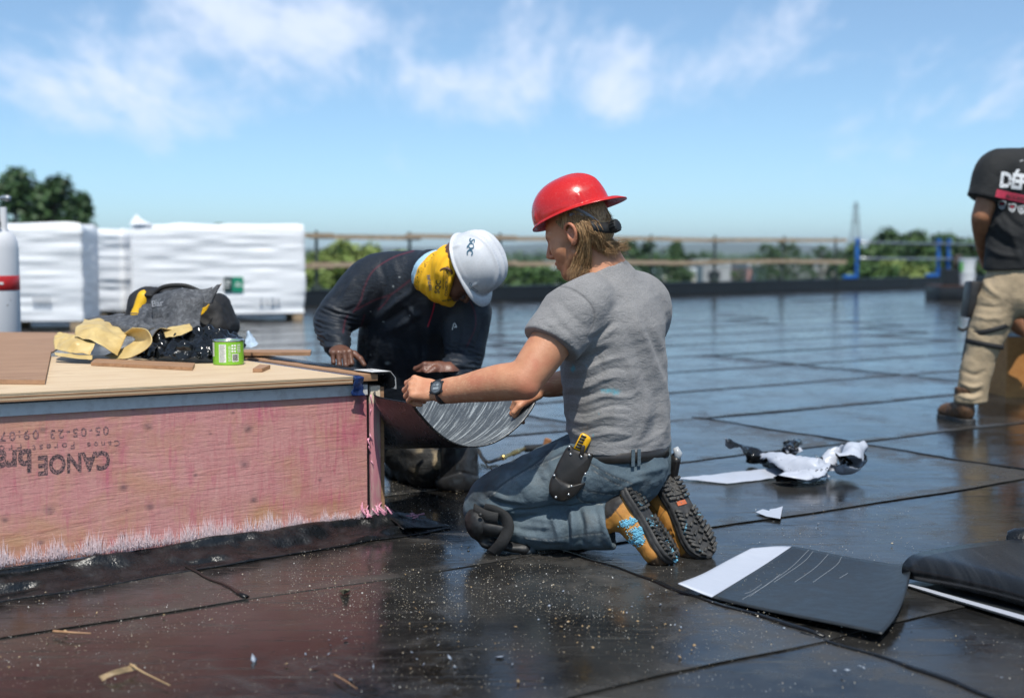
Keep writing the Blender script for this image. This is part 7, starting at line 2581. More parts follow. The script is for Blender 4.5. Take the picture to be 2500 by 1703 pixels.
for (px, py, d, lb) in ((1124, 1150, 5.0, 'smooth black plastic knee pad resting on the roof'),):
    Fk = Field(P(px, py, d) - 0.14, P(px, py, d) + 0.14, 0.005)
    Fk.ecap(P(px - 2, py - 50, d + 0.02), P(px - 6, py + 8, d + 0.01), (1, 0, 0), (0.070, 0.062), (0.080, 0.070), 0.03)
    Fk.ell(P(px - 10, py + 24, d + 0.02), np.eye(3), (0.086, 0.078, 0.050), 0.035)
    Fk.plane((0, 0, 0.008), (0, 0, -1))
    V, Q = Fk.mesh()
    uvk = proj(V)
    V = V + vnormals(V, Q) * (-0.0035 * np.exp(-((V[:, 2] - 0.090 + 0.35 * np.abs(V[:, 0] - P(px, py, d)[0]) ) / 0.005) ** 2) + 0.004 * fbm(V * 17, 3, 3))[:, None]
    k2 = obj('knee_pad', V, Q, plain('scuffed_black_plastic', (0.022, 0.022, 0.023), 0.33, var=0.5, scale=24, bump=0.15), man2)
    k2['label'] = lb

# ------------------------------------------------------------------ the standing worker at the right edge, seen from behind
D3 = 7.0
Q3 = lambda px, py, dd=0.0: P(px, py, D3 + dd)
X3 = np.array([1.0, 0, 0])
Fb = Field([P(2300, 900, D3)[0], 6.55, 0.55], [P(2720, 900, D3)[0], 7.5, 1.85], 0.006)
Fb.ecap(Q3(2510, 640), Q3(2535, 430), X3, (0.15, 0.10), (0.17, 0.10), 0.04)
Fb.cap(Q3(2545, 390), Q3(2550, 330, 0.05), 0.06, 0.055, 0.03)
h3F, h3L, h3U = unit((0, 0.86, -0.5)), np.array([-1.0, 0, 0]), None
h3U = np.cross(h3F, h3L)
h3C = Q3(2556, 296, 0.12)
H3 = headpt(h3C, h3F, h3L, h3U)
head(Fb, H3, h3F, h3L, h3U)
Ls3, Le3, Lw3 = Q3(2434, 418), Q3(2396, 528, -0.02), Q3(2402, 622, 0.18)
Rs3, Re3, Rw3 = Q3(2630, 418), Q3(2656, 530), Q3(2630, 622, 0.22)
for a_, b_, c_ in ((Ls3, Le3, Lw3), (Rs3, Re3, Rw3)):
    Fb.chain([(a_, 0.062), (m1(a_, b_, 0.5), 0.054), (b_, 0.046)], 0.02)
    Fb.chain([(b_, 0.046), (m1(b_, c_, 0.35), 0.046), (c_, 0.03)], 0.02)
hand(Fb, Lw3, (0.25, 0.75, -0.6), (-0.8, 0.1, -0.2), (0.5, 0.8, -0.1), True, [(30, 40, 20)] * 4, (5, 10, 10))
hand(Fb, Rw3, (-0.25, 0.75, -0.6), (0.8, 0.1, -0.2), (-0.5, 0.8, -0.1), False, [(30, 40, 20)] * 4, (5, 10, 10))
V, Q = Fb.mesh()
zero = np.zeros(len(V))
man3 = obj('person', V, Q, M_SKIN3, None, True, attrs={'fuzz': zero, 'beard': zero, 'lip': zero, 'brow': zero, 'flush': zero})
tag(man3, 'person standing at the right edge in black t-shirt and khaki trousers', 'person')
Fh = Field(h3C - 0.2, h3C + 0.2, 0.006)
Fh.ell(H3(-0.016, 0, 0.05), (h3F, h3L, h3U), (0.104, 0.083, 0.096), 0.01)
Fh.plane(H3(0.05, 0, 0), unit(h3F - 0.3 * h3U))
Fh.plane(H3(0, 0, -0.03), -h3U)
V, Q = Fh.mesh()
obj('hair', V + vnormals(V, Q) * (0.003 * fbm(V * 60, 2, 1))[:, None], Q, plain('dark_hair', (0.03, 0.02, 0.015), 0.6, var=0.3, scale=80), man3)
Fs = Field([P(2300, 900, D3)[0], 6.6, 0.78], [P(2730, 900, D3)[0], 7.35, 1.62], 0.006)
Fs.chain([(Q3(2462, 412), 0.09), (Ls3, 0.092), (m1(Ls3, Le3, 0.5), 0.085), (m1(Ls3, Le3, 0.82), 0.08)], 0.05)
Fs.chain([(Q3(2600, 412), 0.09), (Rs3, 0.092), (m1(Rs3, Re3, 0.5), 0.085), (m1(Rs3, Re3, 0.82), 0.08)], 0.05)
for a_, b_ in ((Ls3, Le3), (Rs3, Re3)):
    n_ = unit(b_ - a_)
    X, Y, Z = Fs.xyz(tuple(slice(0, q) for q in Fs.n), m1(a_, b_, 0.66))
    sl_ = np.sqrt(X ** 2 + Y ** 2 + Z ** 2) < 0.14
    Fs.a = np.where(sl_, np.maximum(Fs.a, X * n_[0] + Y * n_[1] + Z * n_[2]), Fs.a)
torso(Fs, [(Q3(2500, 655), 0.22, 0.14), (Q3(2508, 560), 0.215, 0.14), (Q3(2525, 460), 0.225, 0.14), (Q3(2535, 415), 0.20, 0.11), (Q3(2545, 378), 0.10, 0.08)], X3, 0.04)
Fs.plane(Q3(2490, 656), (0.06, 0.0, -1))
Fs.plane(Q3(2545, 364), (0, 0.2, 1))
V, Q = Fs.mesh()
V = relax(V, Q, 1, 0.5)
N = vnormals(V, Q)
h = folds(V, N, [([(2420, 520), (2450, 560), (2490, 580)], 8, 0.010), ([(2410, 560), (2440, 590), (2490, 610)], 8, -0.010), ([(2405, 600), (2440, 620), (2490, 628)], 7, 0.010), ([(2440, 500), (2470, 540), (2500, 560)], 7, -0.008), ([(2455, 540), (2480, 600), (2490, 640)], 8, 0.008)])
V = V + N * (h + 0.006 * fbm(V * 8, 3, 5))[:, None]
sh3 = obj('t_shirt', V, Q, M_BLACKTEE, man3)
sh3['label'] = 'black t-shirt with white and red lettering on the back'
ST3 = bvh_of(V, Q)
t = NT('worn_white_print')
M_WPRINT = t.done(t.mix(t.rng(t.noise(t.world(), 70, 4, 0.7), 0.36, 0.44), (0.02, 0.02, 0.022), (0.74, 0.75, 0.76)), 0.7)
M_RPRINT = plain('red_print', (0.50, 0.035, 0.075), 0.7, var=0.15, scale=40)
px_text(ST3, 'DÉFI', 2478, 444, 6.9, (1, 0.12), 36, M_WPRINT, sh3, 'back_lettering', 0.05, 0.006, 0.95, 0.12, 0.78)
px_strip(ST3, [(2432, 471), (2480, 482), (2560, 498)], 19, M_RPRINT, sh3, 'red_band', 0.004, 40)
px_text(ST3, 'ACCESSOIRES', 2497, 486, 6.9, (1, 0.18), 10, M_BLACKP, sh3, 'band_lettering', 0.02, 0.009)
for i, (px, py) in enumerate([(2446, 500), (2471, 507), (2494, 512)]):
    px_strip(ST3, [(px - 8, py - 8), (px - 7, py + 3), (px, py + 10), (px + 7, py + 3), (px + 8, py - 8), (px - 8, py - 8)], 1.8, M_WPRINT, sh3, 'badge_outline', 0.004, 30)
    px_strip(ST3, [(px - 5, py + 2), (px, py + 5), (px + 5, py + 2)], 2.2, M_WPRINT, sh3, 'badge_chevron', 0.004, 10)
    px_strip(ST3, [(px - 4, py - 4), (px, py - 1), (px + 4, py - 4)], 3.0, M_RPRINT if i < 2 else M_WPRINT, sh3, 'badge_chevron', 0.005, 10)
px_strip(ST3, [(2490, 394), (2498, 391)], 1.5, M_WPRINT, sh3, 'neck_mark', 0.004, 4)
px_text(SCRAP_TREE, 'Bar', 384, 741, 4.9, (1, -0.12), 15, plain('pale_fleece_print', (0.24, 0.25, 0.27), 0.8), pl_, 'faint_lettering', 0.02, 0.006)
# trousers
Ft = Field([P(2310, 900, D3)[0], 6.6, 0.0], [P(2640, 900, D3)[0], 7.4, 1.0], 0.007)
Ft.ecap(Q3(2492, 655), Q3(2490, 720), X3, (0.172, 0.125), (0.185, 0.135), 0.04)
Ft.chain([(Q3(2446, 712), 0.105), (Q3(2418, 790), 0.088), (Q3(2398, 850), 0.074), (Q3(2378, 930), 0.070), (Q3(2370, 972), 0.066), (Q3(2366, 985), 0.062)], 0.04)
Ft.chain([(Q3(2540, 712), 0.105), (Q3(2556, 790), 0.088), (Q3(2566, 850), 0.074), (Q3(2574, 930), 0.070), (Q3(2580, 985), 0.064)], 0.04)
Ft.plane((0, 0, 0.12), (0, 0, -1))
Ft.plane(Q3(2492, 645), (0, 0, 1))
V, Q = Ft.mesh()
V = relax(V, Q, 1, 0.5)
N = vnormals(V, Q)
h = folds(V, N, [([(2385, 745), (2420, 750), (2450, 748)], 6, -0.008), ([(2378, 770), (2410, 778), (2450, 775)], 6, 0.008), ([(2345, 935), (2375, 945), (2400, 938)], 5, 0.012), ([(2345, 950), (2372, 958), (2398, 952)], 5, -0.012), ([(2342, 966), (2370, 972), (2396, 966)], 5, 0.012),
                   ([(2350, 905), (2380, 915), (2405, 905)], 5, -0.008), ([(2400, 680), (2420, 710), (2440, 722)], 7, 0.010), ([(2470, 700), (2462, 740), (2450, 770)], 7, -0.008), ([(2368, 800), (2395, 812), (2420, 806)], 5, -0.008)])
V = V + N * (h + 0.007 * fbm(V * 10, 3, 15))[:, None]
tr3 = obj('trousers', V, Q, M_KHAKI, man3, attrs={'seam': 0.7 * mark(V, N, [[(2395, 680), (2440, 672)], [(2400, 690), (2405, 720), (2440, 728)]], 2), 'dirt': np.clip(0.5 * fbm(V * 9, 3, 2), 0, 1) * 0.6})
tr3['label'] = 'sandy khaki work trousers'
for (px, y0_, lb) in ((2396, 805, 'knee'),):
    for py, tl_ in ((794, 4), (834, -4)):
        ctr = Q3(2416 if py < 800 else 2404, py)
        rr = 0.108 if py < 800 else 0.100
        pts = [ctr + np.array([math.cos(q) * rr, math.sin(q) * rr, 0.03 * math.cos(q) * (1 if py < 800 else -0.6) - 0.012]) for q in np.linspace(0, 2 * math.pi, 28)]
        ribbon(pts, UP, 0.026, 0.004, 56).build('knee_strap', M_STRAP, man3, smooth=True)
    MB().box(Q3(2388, 830, 0.09), (0.07, 0, 0), (0, 0.03, 0), (0.02, 0, 0.13), 0.02).build('knee_pad', M_RUBBER, man3, autosmooth=40)
    ribbon([Q3(2362, 800), Q3(2350, 806), Q3(2338, 800)], UP, 0.02, 0.004, 8).build('strap_end', M_STRAP, man3, smooth=True)
M_BROWNB = plain('brown_leather', (0.10, 0.05, 0.022), 0.6, var=0.5, scale=30, bump=0.3)
for (px, dx) in ((2358, -0.05), (2584, 0.06)):
    he = np.array([P(px, 1020, D3)[0], 6.93, 0.028])
    bt, _, _, _ = boot(man3, he, he + np.array([dx, 0.29, 0.0]), (0, 0, -1), M_BROWNB, (0, 0.05, 1), 0.006, plain_sole=True)
# pouch at his hip
MB().box(Q3(2372, 730, 0.06), (0.035, 0, 0), (0, 0.06, 0), (0.01, 0, 0.10), 0.015).build('hip_pouch', M_LEATHER, man3, autosmooth=40)

# worker crouching beyond him: only an arm and a boot show between the legs
D4 = 8.05
Q4 = lambda px, py, dd=0.0: P(px, py, D4 + dd)
Fb = Field([Q4(2400, 900)[0], 7.6, 0.0], [Q4(2760, 900)[0], 8.7, 1.05], 0.008)
Fb.ecap(Q4(2640, 800, 0.2), Q4(2600, 690, 0.1), X3, (0.17, 0.12), (0.17, 0.12), 0.04)
Fb.ell(Q4(2575, 640, 0), np.eye(3), (0.08, 0.095, 0.11), 0.02)
Fb.cap(Q4(2590, 690, 0.05), Q4(2580, 655, 0.02), 0.06, 0.055, 0.03)
a_, b_, c_ = Q4(2505, 692, 0.02), Q4(2460, 764, -0.06), Q4(2496, 808, -0.02)
Fb.chain([(a_, 0.062), (m1(a_, b_, 0.5), 0.055), (b_, 0.047)], 0.02)
Fb.chain([(b_, 0.047), (m1(b_, c_, 0.4), 0.046), (c_, 0.034)], 0.02)
hand(Fb, c_, (0.8, -0.1, -0.4), (0, -0.4, 0.9), (0.8, -0.5, 0), True, [(30, 40, 20)] * 4, (5, 10, 10))
Fb.chain([(Q4(2640, 830, 0.2), 0.11), (Q4(2590, 850, -0.02), 0.08), (Q4(2560, 880, 0.0), 0.07)], 0.03)
Fb.chain([(Q4(2560, 880, 0.0), 0.065), (Q4(2590, 930, 0.2), 0.06), (Q4(2610, 950, 0.35), 0.05)], 0.03)
V, Q = Fb.mesh()
zero = np.zeros(len(V))
man4 = obj('person', V, Q, M_SKIN3, None, True, attrs={'fuzz': zero, 'beard': zero, 'lip': zero, 'brow': zero, 'flush': zero})
tag(man4, 'person crouching, mostly hidden behind the standing worker, one arm showing between his legs', 'person')
Fs = Field([Q4(2400, 900)[0], 7.6, 0.15], [Q4(2760, 900)[0], 8.7, 1.0], 0.009)
Fs.ecap(Q4(2640, 810, 0.2), Q4(2600, 700, 0.1), X3, (0.20, 0.15), (0.20, 0.14), 0.04)
Fs.chain([(Q4(2570, 700, 0.06), 0.09), (a_, 0.085), (m1(a_, b_, 0.6), 0.075)], 0.04)
V, Q = Fs.mesh()
obj('t_shirt', V + vnormals(V, Q) * (0.006 * fbm(V * 9, 2, 1))[:, None], Q, M_BLACKTEE, man4)
Fs = Field([Q4(2400, 900)[0], 7.6, 0.0], [Q4(2760, 900)[0], 8.7, 0.6], 0.009)
Fs.chain([(Q4(2640, 830, 0.2), 0.125), (Q4(2590, 850, -0.02), 0.095), (Q4(2560, 880, 0.0), 0.085)], 0.03)
Fs.chain([(Q4(2560, 880, 0.0), 0.08), (Q4(2590, 930, 0.2), 0.072), (Q4(2612, 950, 0.35), 0.062)], 0.03)
Fs.plane((0, 0, 0.01), (0, 0, -1))
V, Q = Fs.mesh()
obj('trousers', V + vnormals(V, Q) * (0.006 * fbm(V * 9, 2, 3))[:, None], Q, M_BLACKTEE, man4)

# small plywood curb beside him
pc = G(2478, 972)
pcur = thing('small_curb_box', 'small orange plywood curb box with pale cap behind the standing worker', 'curb box', pc)
M_ORPLY = plymat('orange_plywood', (0.52, 0.25, 0.075), (0.42, 0.18, 0.05), 1.0, (0.2, 0.09, 0.03))
wdt = 0.5
MB().box(pc + np.array([wdt / 2 - 0.06, 0.25, 0.2]), (wdt / 2, 0, 0), (0, 0.25, 0), (0, 0, 0.2), 0.004).build('curb_wall', M_ORPLY, pcur)
MB().box(pc + np.array([wdt / 2 - 0.062, 0.25, 0.412]), (wdt / 2 + 0.006, 0, 0), (0, 0.256, 0), (0, 0, 0.012)).build('metal_trim', plain('pale_blue_trim', (0.42, 0.50, 0.56), 0.4, 0.3), pcur)
MB().box(pc + np.array([wdt / 2 - 0.066, 0.25, 0.440]), (wdt / 2 + 0.014, 0, 0), (0, 0.264, 0), (0, 0, 0.015), 0.003).build('cap_board', M_PLY, pcur)

# ------------------------------------------------------------------ insulation pallets in white wrap
t = NT('white_stretch_wrap')
p = t.world()
wr = t.noise(t.map(p, scale=(1.0, 1.0, 10)), 2.0, 5, 0.6, 0.5)
c = t.mix(t.rng(wr, 0.35, 0.65), (0.80, 0.81, 0.83), (0.88, 0.89, 0.90))
M_WRAP = t.done(c, 0.38, 0, t.bump(t.noise(t.map(p, scale=(2, 2, 26)), 2.0, 4, 0.6, 0.8), 0.35, 0.02))
M_PALLETW = plain('pallet_wood', (0.36, 0.26, 0.16), 0.8, var=0.3, scale=10)


def pallet(corner_l, corner_r, depth, z1, label, seed, ntag=()):
    """Wrapped bale standing on pallet feet: front-left and front-right ground corners, depth away from the camera."""
    a_, b_ = np.asarray(corner_l, float), np.asarray(corner_r, float)
    u_ = unit(b_ - a_)
    v_ = np.array([-u_[1], u_[0], 0])
    Lx = np.linalg.norm(b_ - a_)
    root = thing('wrapped_pallet', label, 'pallet', (a_ + b_) / 2 + v_ * depth / 2, 'white wrapped insulation pallets')
    nx_, ny_, nz_ = max(20, int(Lx / 0.05)), max(14, int(depth / 0.06)), 64
    # ring of wall columns: front, right, back, left
    ring = [(i / nx_ * Lx, 0) for i in range(nx_)] + [(Lx, i / ny_ * depth) for i in range(ny_)] + [(Lx - i / nx_ * Lx, depth) for i in range(nx_)] + [(0, depth - i / ny_ * depth) for i in range(ny_)]
    n_ = len(ring)
    Z_ = np.linspace(0.10, z1, nz_)
    V_ = []
    ctr = np.array([Lx / 2, depth / 2])
    R_ = np.array(ring)
    for j, z_ in enumerate(Z_):
        f = j / (nz_ - 1)
        inw = 0.05 * max(0, (f - 0.93) / 0.07) ** 2
        P3 = np.stack([R_[:, 0] * 1.1, R_[:, 1] * 1.1, np.full(n_, z_ * 9.0)], 1)
        w_ = 0.014 * vnoise(P3 * np.array([1, 1, 0.8]) + seed, seed) + 0.010 * vnoise(P3 * np.array([2.6, 2.6, 2.0]) + 7, seed + 1) + 0.02 * vnoise(P3 * np.array([1.5, 1.5, 0.15]), seed + 3)
        dirs = R_ - ctr
        dirs = np.sign(dirs) * (np.abs(np.abs(dirs) - ctr) < 0.02)
        dl = np.linalg.norm(dirs, axis=1, keepdims=True)
        dirs = dirs / np.maximum(dl, 1e-6)
        q = R_ + dirs * (w_ - inw)[:, None]
        zt = z_ + (0.03 * vnoise(np.stack([R_[:, 0] * 3, R_[:, 1] * 3, np.full(n_, seed)], 1), seed + 5) if j > nz_ - 4 else 0)
        for (x_, y_), zq in zip(q, np.broadcast_to(zt, (n_,))):
            V_.append(a_ + u_ * x_ + v_ * y_ + np.array([0, 0, zq]))
    V_ = np.array(V_)
    idx = np.arange(nz_ * n_).reshape(nz_, n_)
    nx2 = np.roll(idx, -1, 1)
    Q_ = [tuple(q) for q in np.stack([idx[:-1], nx2[:-1], nx2[1:], idx[1:]], -1).reshape(-1, 4)]
    top_c = len(V_)
    V_ = np.vstack([V_, a_ + u_ * Lx / 2 + v_ * depth / 2 + np.array([0, 0, z1 + 0.01])])
    Q_ += [(int(idx[-1, i]), int(nx2[-1, i]), top_c) for i in range(n_)]
    obj('plastic_wrap', V_, Q_, M_WRAP, root)
    for i in range(3):
        for j in range(2):
            c_ = a_ + u_ * (0.10 + (Lx - 0.20) * i / 2) + v_ * (0.08 + (depth - 0.16) * j) + np.array([0, 0, 0.055])
            MB().box(c_, u_ * 0.07, v_ * 0.06, (0, 0, 0.055), 0.004).build('pallet_foot', M_PALLETW, root)
    return root, u_, v_, a_, Lx


zp = 1.29
pA = pallet(G(-190, 806), G(206, 803), 1.1, 1.285, 'white wrapped insulation pallet beside the gas cylinder', 3)
pB = pallet(G(196, 772), G(300, 776), 1.0, 1.26, 'white wrapped insulation pallet set back between two others', 5)
pC = pallet(G(322, 787), G(746, 781), 1.1, 1.31, 'wide white wrapped pallet with green label in front of the plank rail', 9)
root, u_, v_, a_, Lx = pC
MB().grid(spline_grid(np.array([[a_ + u_ * 0.0 + np.array([0, 0, 1.29]), a_ + u_ * 0.12 - v_ * 0.02 + np.array([0, 0, 1.31]), a_ + u_ * 0.30 + np.array([0, 0, 1.30])],
                                [a_ + u_ * 0.02 + v_ * 0.2 + np.array([0, 0, 1.36]), a_ + u_ * 0.10 + v_ * 0.15 + np.array([0, 0, 1.39]), a_ + u_ * 0.20 + v_ * 0.2 + np.array([0, 0, 1.35])],
                                [a_ + u_ * 0.04 + v_ * 0.35 + np.array([0, 0, 1.40]), a_ + u_ * 0.085 + v_ * 0.3 + np.array([0, 0, 1.445]), a_ + u_ * 0.10 + v_ * 0.35 + np.array([0, 0, 1.42])]]), 16, 16), 0.004).build('loose_wrap_corner', M_WRAP, root, smooth=True)
lab_c = a_ + u_ * (Lx * (568 - 322) / 424)
zc_ = 0.945 - (694 - 614) * np.linalg.norm(lab_c[1]) / FPX
lc = np.array([lab_c[0], lab_c[1], zc_]) - v_ * 0.030
M_DKGREEN = plain('dark_green_print', (0.01, 0.03, 0.03), 0.4)
M_GREENP = plain('green_print', (0.005, 0.24, 0.13), 0.4)
MB().box(lc - u_ * 0.075, u_ * 0.055, v_ * 0.002, (0, 0, 0.105)).build('label_dark_half', M_DKGREEN, root)
MB().box(lc + u_ * 0.055, u_ * 0.073, v_ * 0.002, (0, 0, 0.105)).build('label_green_half', M_GREENP, root)
for dz, uw, w_ in ((0.045, -0.078, 0.036), (0.015, -0.078, 0.04), (-0.03, -0.085, 0.03), (0.02, 0.055, 0.03), (-0.015, 0.06, 0.05)):
    MB().box(lc + u_ * uw - v_ * 0.003 + np.array([0, 0, dz]), u_ * w_, v_ * 0.001, (0, 0, 0.008)).build('label_mark', M_PAPER, root)
M_FAINT = plain('faint_grey_print', (0.48, 0.50, 0.53), 0.5)
for i, w_ in enumerate((0.02, 0.012, 0.03, 0.02)):
    c_ = a_ + u_ * (Lx * (636 - 322) / 424 + 0.075 * i) - v_ * 0.031
    MB().box(np.array([c_[0], c_[1], 0.945 - (735 - 614) * c_[1] / FPX]), u_ * w_, v_ * 0.001, (0, 0, 0.05 - 0.012 * (i % 2))).build('printed_mark', M_FAINT, root)
root, u_, v_, a_, Lx = pA
for i in range(5):
    c_ = a_ + u_ * (Lx * (85 + 190) / 396 + 0.045 * i) - v_ * 0.031
    MB().box(np.array([c_[0], c_[1], 0.945 - (730 - 614) * c_[1] / FPX]), u_ * 0.014, v_ * 0.001, (0, 0, 0.045)).build('printed_mark', M_FAINT, root)

# ------------------------------------------------------------------ gas cylinder at the left edge
gc = np.array([P(-24, 700, 7.0)[0], 7.0, 0.0])
gas = thing('gas_cylinder', 'white gas cylinder with red band and rust spots at the left edge', 'gas cylinder', gc)
t = NT('chipped_white_steel')
p = t.world()
ch = t.rng(t.noise(p, 9, 6, 0.7), 0.63, 0.70, 0, 1, True)
M_GASW = t.done(t.mix(ch, t.mix(t.noise(p, 4, 4), (0.66, 0.67, 0.69), (0.76, 0.76, 0.77)), (0.12, 0.08, 0.05)), 0.4, 0, t.bump(ch, 0.3, 0.003))
rad = 0.152
MB().lathe(gc, [(0.13, 0.0), (rad, 0.03), (rad, 0.80), (rad, 0.96), (rad * 0.97, 1.0), (rad * 0.86, 1.04), (rad * 0.6, 1.072), (rad * 0.3, 1.083), (0.01, 1.085)], 48).build('tank_body', M_GASW, gas, smooth=True)
MB().lathe(gc + np.array([0, 0, 0.735]), [(rad + 0.0005, 0), (rad + 0.0015, 0.001), (rad + 0.0015, 0.079), (rad + 0.0005, 0.08)], 48).build('red_band', plain('red_tape', (0.50, 0.02, 0.02), 0.4), gas, smooth=True)
MB().box(gc + np.array([0.09, -0.1235, 0.775]), unit((0.8, 0.58, 0)) * 0.03, unit((0.58, -0.8, 0)) * 0.0015, (0, 0, 0.006)).build('band_print', M_PAPER, gas)
ctop = gc + np.array([0.092, -0.02, 1.05])
MB().tube([ctop, ctop + (0, 0, 0.135)], 0.019, 14).build('guard_post', M_GASW, gas, autosmooth=40)
gv = gc + np.array([0.0, 0, 1.08])
MB().lathe(gv, [(0.03, 0), (0.03, 0.03), (0.018, 0.035), (0.018, 0.09), (0.028, 0.095), (0.028, 0.11), (0.005, 0.112)], 18).build('valve', plain('brass', (0.55, 0.38, 0.13), 0.3, 0.9), gas, autosmooth=40)
MB().tube(cat_rom([gv + (0.01, -0.02, 0.08), gv + (0.05, -0.03, 0.135), gv + (0.09, -0.03, 0.155), gv + (0.135, -0.03, 0.15)], 12), [0.010] * 8 + [0.013, 0.016, 0.018, 0.016], 10).build('valve_lever', M_STEEL, gas, smooth=True)
MB().tube(cat_rom([gv + (0, -0.03, 0.07), gv + (0.06, -0.06, 0.06), gv + (0.09, -0.08, 0.0), gv + (0.03, -0.13, -0.03), gv + (-0.1, -0.16, -0.15), gv + (-0.2, -0.2, -0.6), gv + (-0.3, -0.2, -1.07)], 40), 0.009, 8).build('gas_hose', M_RUBBER, gas, smooth=True)

# ------------------------------------------------------------------ buckets on the dark block by the parapet
bb = G(2294, 734)
blk = thing('roof_block', 'low black membrane covered block by the parapet behind the standing worker', 'roof block', bb + np.array([0.8, 0.4, 0]))
MB().box(bb + np.array([0.8, 0.45, 0.135]), (0.8, 0, 0), (0, 0.45, 0), (0, 0, 0.135), 0.015).build('block_body', M_PARAPET, blk, autosmooth=40)
MB().box(bb + np.array([0.8, 0.45, 0.28]), (0.81, 0, 0), (0, 0.46, 0), (0, 0, 0.011)).build('block_cap', plain('rusty_sheet', (0.08, 0.04, 0.03), 0.6, var=0.4, scale=9), blk)
dB = bb[1] + 0.3
M_BUCKET = plain('white_bucket_plastic', (0.72, 0.74, 0.74), 0.4, var=0.05)
for i, (z0_, lb) in enumerate(((0.293, 'lower white plastic bucket standing on the black block'), (0.535, 'upper white plastic bucket stacked in another, green label'))):
    c_ = np.array([P(2360, 690, dB)[0], dB, z0_])
    bk = thing('bucket', lb, 'bucket', c_, 'white buckets on the block')
    MB().lathe(c_, [(0.135, 0), (0.14, 0.004), (0.158, 0.235), (0.168, 0.238), (0.168, 0.262), (0.160, 0.264), (0.150, 0.23)] if i else [(0.135, 0), (0.14, 0.004), (0.158, 0.225), (0.166, 0.228), (0.166, 0.240), (0.150, 0.2405)], 32).build('bucket_body', M_BUCKET, bk, smooth=False, autosmooth=40)
    MB().tube([c_ + np.array([math.cos(q) * 0.172, -0.02 - 0.10 * math.sin(q), 0.21 - 0.09 * math.sin(q)]) for q in np.linspace(0, math.pi, 14)], 0.004, 6).build('bail', M_STEEL, bk, smooth=True)
    if i:
        MB().box(c_ + np.array([-0.135, -0.08, 0.12]), unit((0.5, -0.85, 0)) * 0.03, unit((0.85, 0.5, 0)) * 0.004, (0, 0, 0.09)).build('green_label', plain('green_label_paper', (0.10, 0.55, 0.04), 0.5), bk)
cz = np.array([P(2322, 690, dB)[0], dB + 0.1, 0.292])
tb_ = thing('dark_crate', 'dark crate with loose tools left of the white buckets', 'crate', cz)
MB().box(cz + (0, 0, 0.16), (0.15, 0, 0), (0, 0.14, 0), (0, 0, 0.155), 0.01).build('crate_body', M_PARAPET, tb_)
MB().tube([cz + (0.1, 0, 0.3), cz + (0.13, 0.02, 0.56)], 0.04, 8).tube([cz + (0.06, 0, 0.54), cz + (0.24, 0.02, 0.57)], 0.035, 8).build('tool_handle', plain('dark_tool', (0.05, 0.035, 0.03), 0.6), tb_, smooth=True)

# ------------------------------------------------------------------ membrane pieces, film and tools lying on the roof
t = NT('membrane_matt_back')
p = t.world()
n1 = t.noise(p, 30, 5, 0.6)
lr = math.atan2(UU[1], UU[0])
st = t.noise(t.map(p, scale=(90, 1.5, 1), rot=(0, 0, -lr - 0.3)), 1.0, 3)
M_MATT = t.done(t.mix(t.rng(n1, 0.3, 0.7), (0.012, 0.015, 0.017), (0.024, 0.028, 0.031)), t.rng(n1, 0.3, 0.7, 0.36, 0.5), 0, t.bump(t.math('ADD', n1, st), 0.15, 0.003))
t = NT('white_release_film')
p = t.world()
rip = t.noise(t.map(p, scale=(9, 60, 20), rot=(0, 0, -1.05)), 1.6, 4, 0.6, 0.8)
M_WFILM = t.done(t.mix(rip, (0.42, 0.455, 0.53), (0.52, 0.55, 0.62)), 0.4, 0, t.bump(rip, 0.3, 0.003))
net = [[(1656, 1423, 0.045), (1715, 1400, 0.035), (1775, 1368, 0.03), (1835, 1337, 0.035)],
       [(1739, 1456, 0.018), (1808, 1414, 0.014), (1872, 1374, 0.014), (1933, 1333, 0.025)],
       [(1830, 1479, 0.020), (1905, 1440, 0.014), (1985, 1398, 0.014), (2064, 1357, 0.022)],
       [(1935, 1501, 0.026), (2005, 1460, 0.020), (2080, 1416, 0.016), (2150, 1371, 0.020)],
       [(2045, 1522, 0.032), (2100, 1478, 0.024), (2148, 1432, 0.024), (2192, 1376, 0.030)],
       [(2153, 1545, 0.034), (2188, 1500, 0.038), (2212, 1440, 0.048), (2226, 1366, 0.060)]]
C = np.array([[G(a_, b_, z_) for a_, b_, z_ in row] for row in net])
A = spline_grid(C, 61, 30)
piece = thing('membrane_offcut', 'square black membrane offcut with a white film strip on the roof', 'membrane', C.mean((0, 1)))
MB().grid(A[12:], 0.0045).build('membrane_panel', M_MATT, piece, smooth=True)
MB().grid(A[:13] + np.array([0, 0, 0.0006]), 0.0035).build('white_strip', M_WFILM, piece, smooth=True)
tpc = bvh_of(A.reshape(-1, 3), [(i * 30 + j, (i + 1) * 30 + j, (i + 1) * 30 + j + 1, i * 30 + j + 1) for i in range(60) for j in range(29)])
M_SCR = plain('pale_scratch', (0.20, 0.22, 0.24), 0.6)
for i, q in enumerate([[(1975, 1341), (1930, 1385), (1880, 1420), (1830, 1455)], [(1985, 1345), (1960, 1372), (1890, 1420)], [(2022, 1352), (1990, 1385), (1940, 1420)], [(2055, 1358), (2040, 1380), (1985, 1420)], [(1860, 1425), (1835, 1442), (1818, 1448)], [(2070, 1398), (2050, 1410)], [(1905, 1400), (1870, 1428), (1812, 1462)]]):
    px_strip(tpc, q, 1.1, M_SCR, piece, 'scratch_line', 0.001, 20)
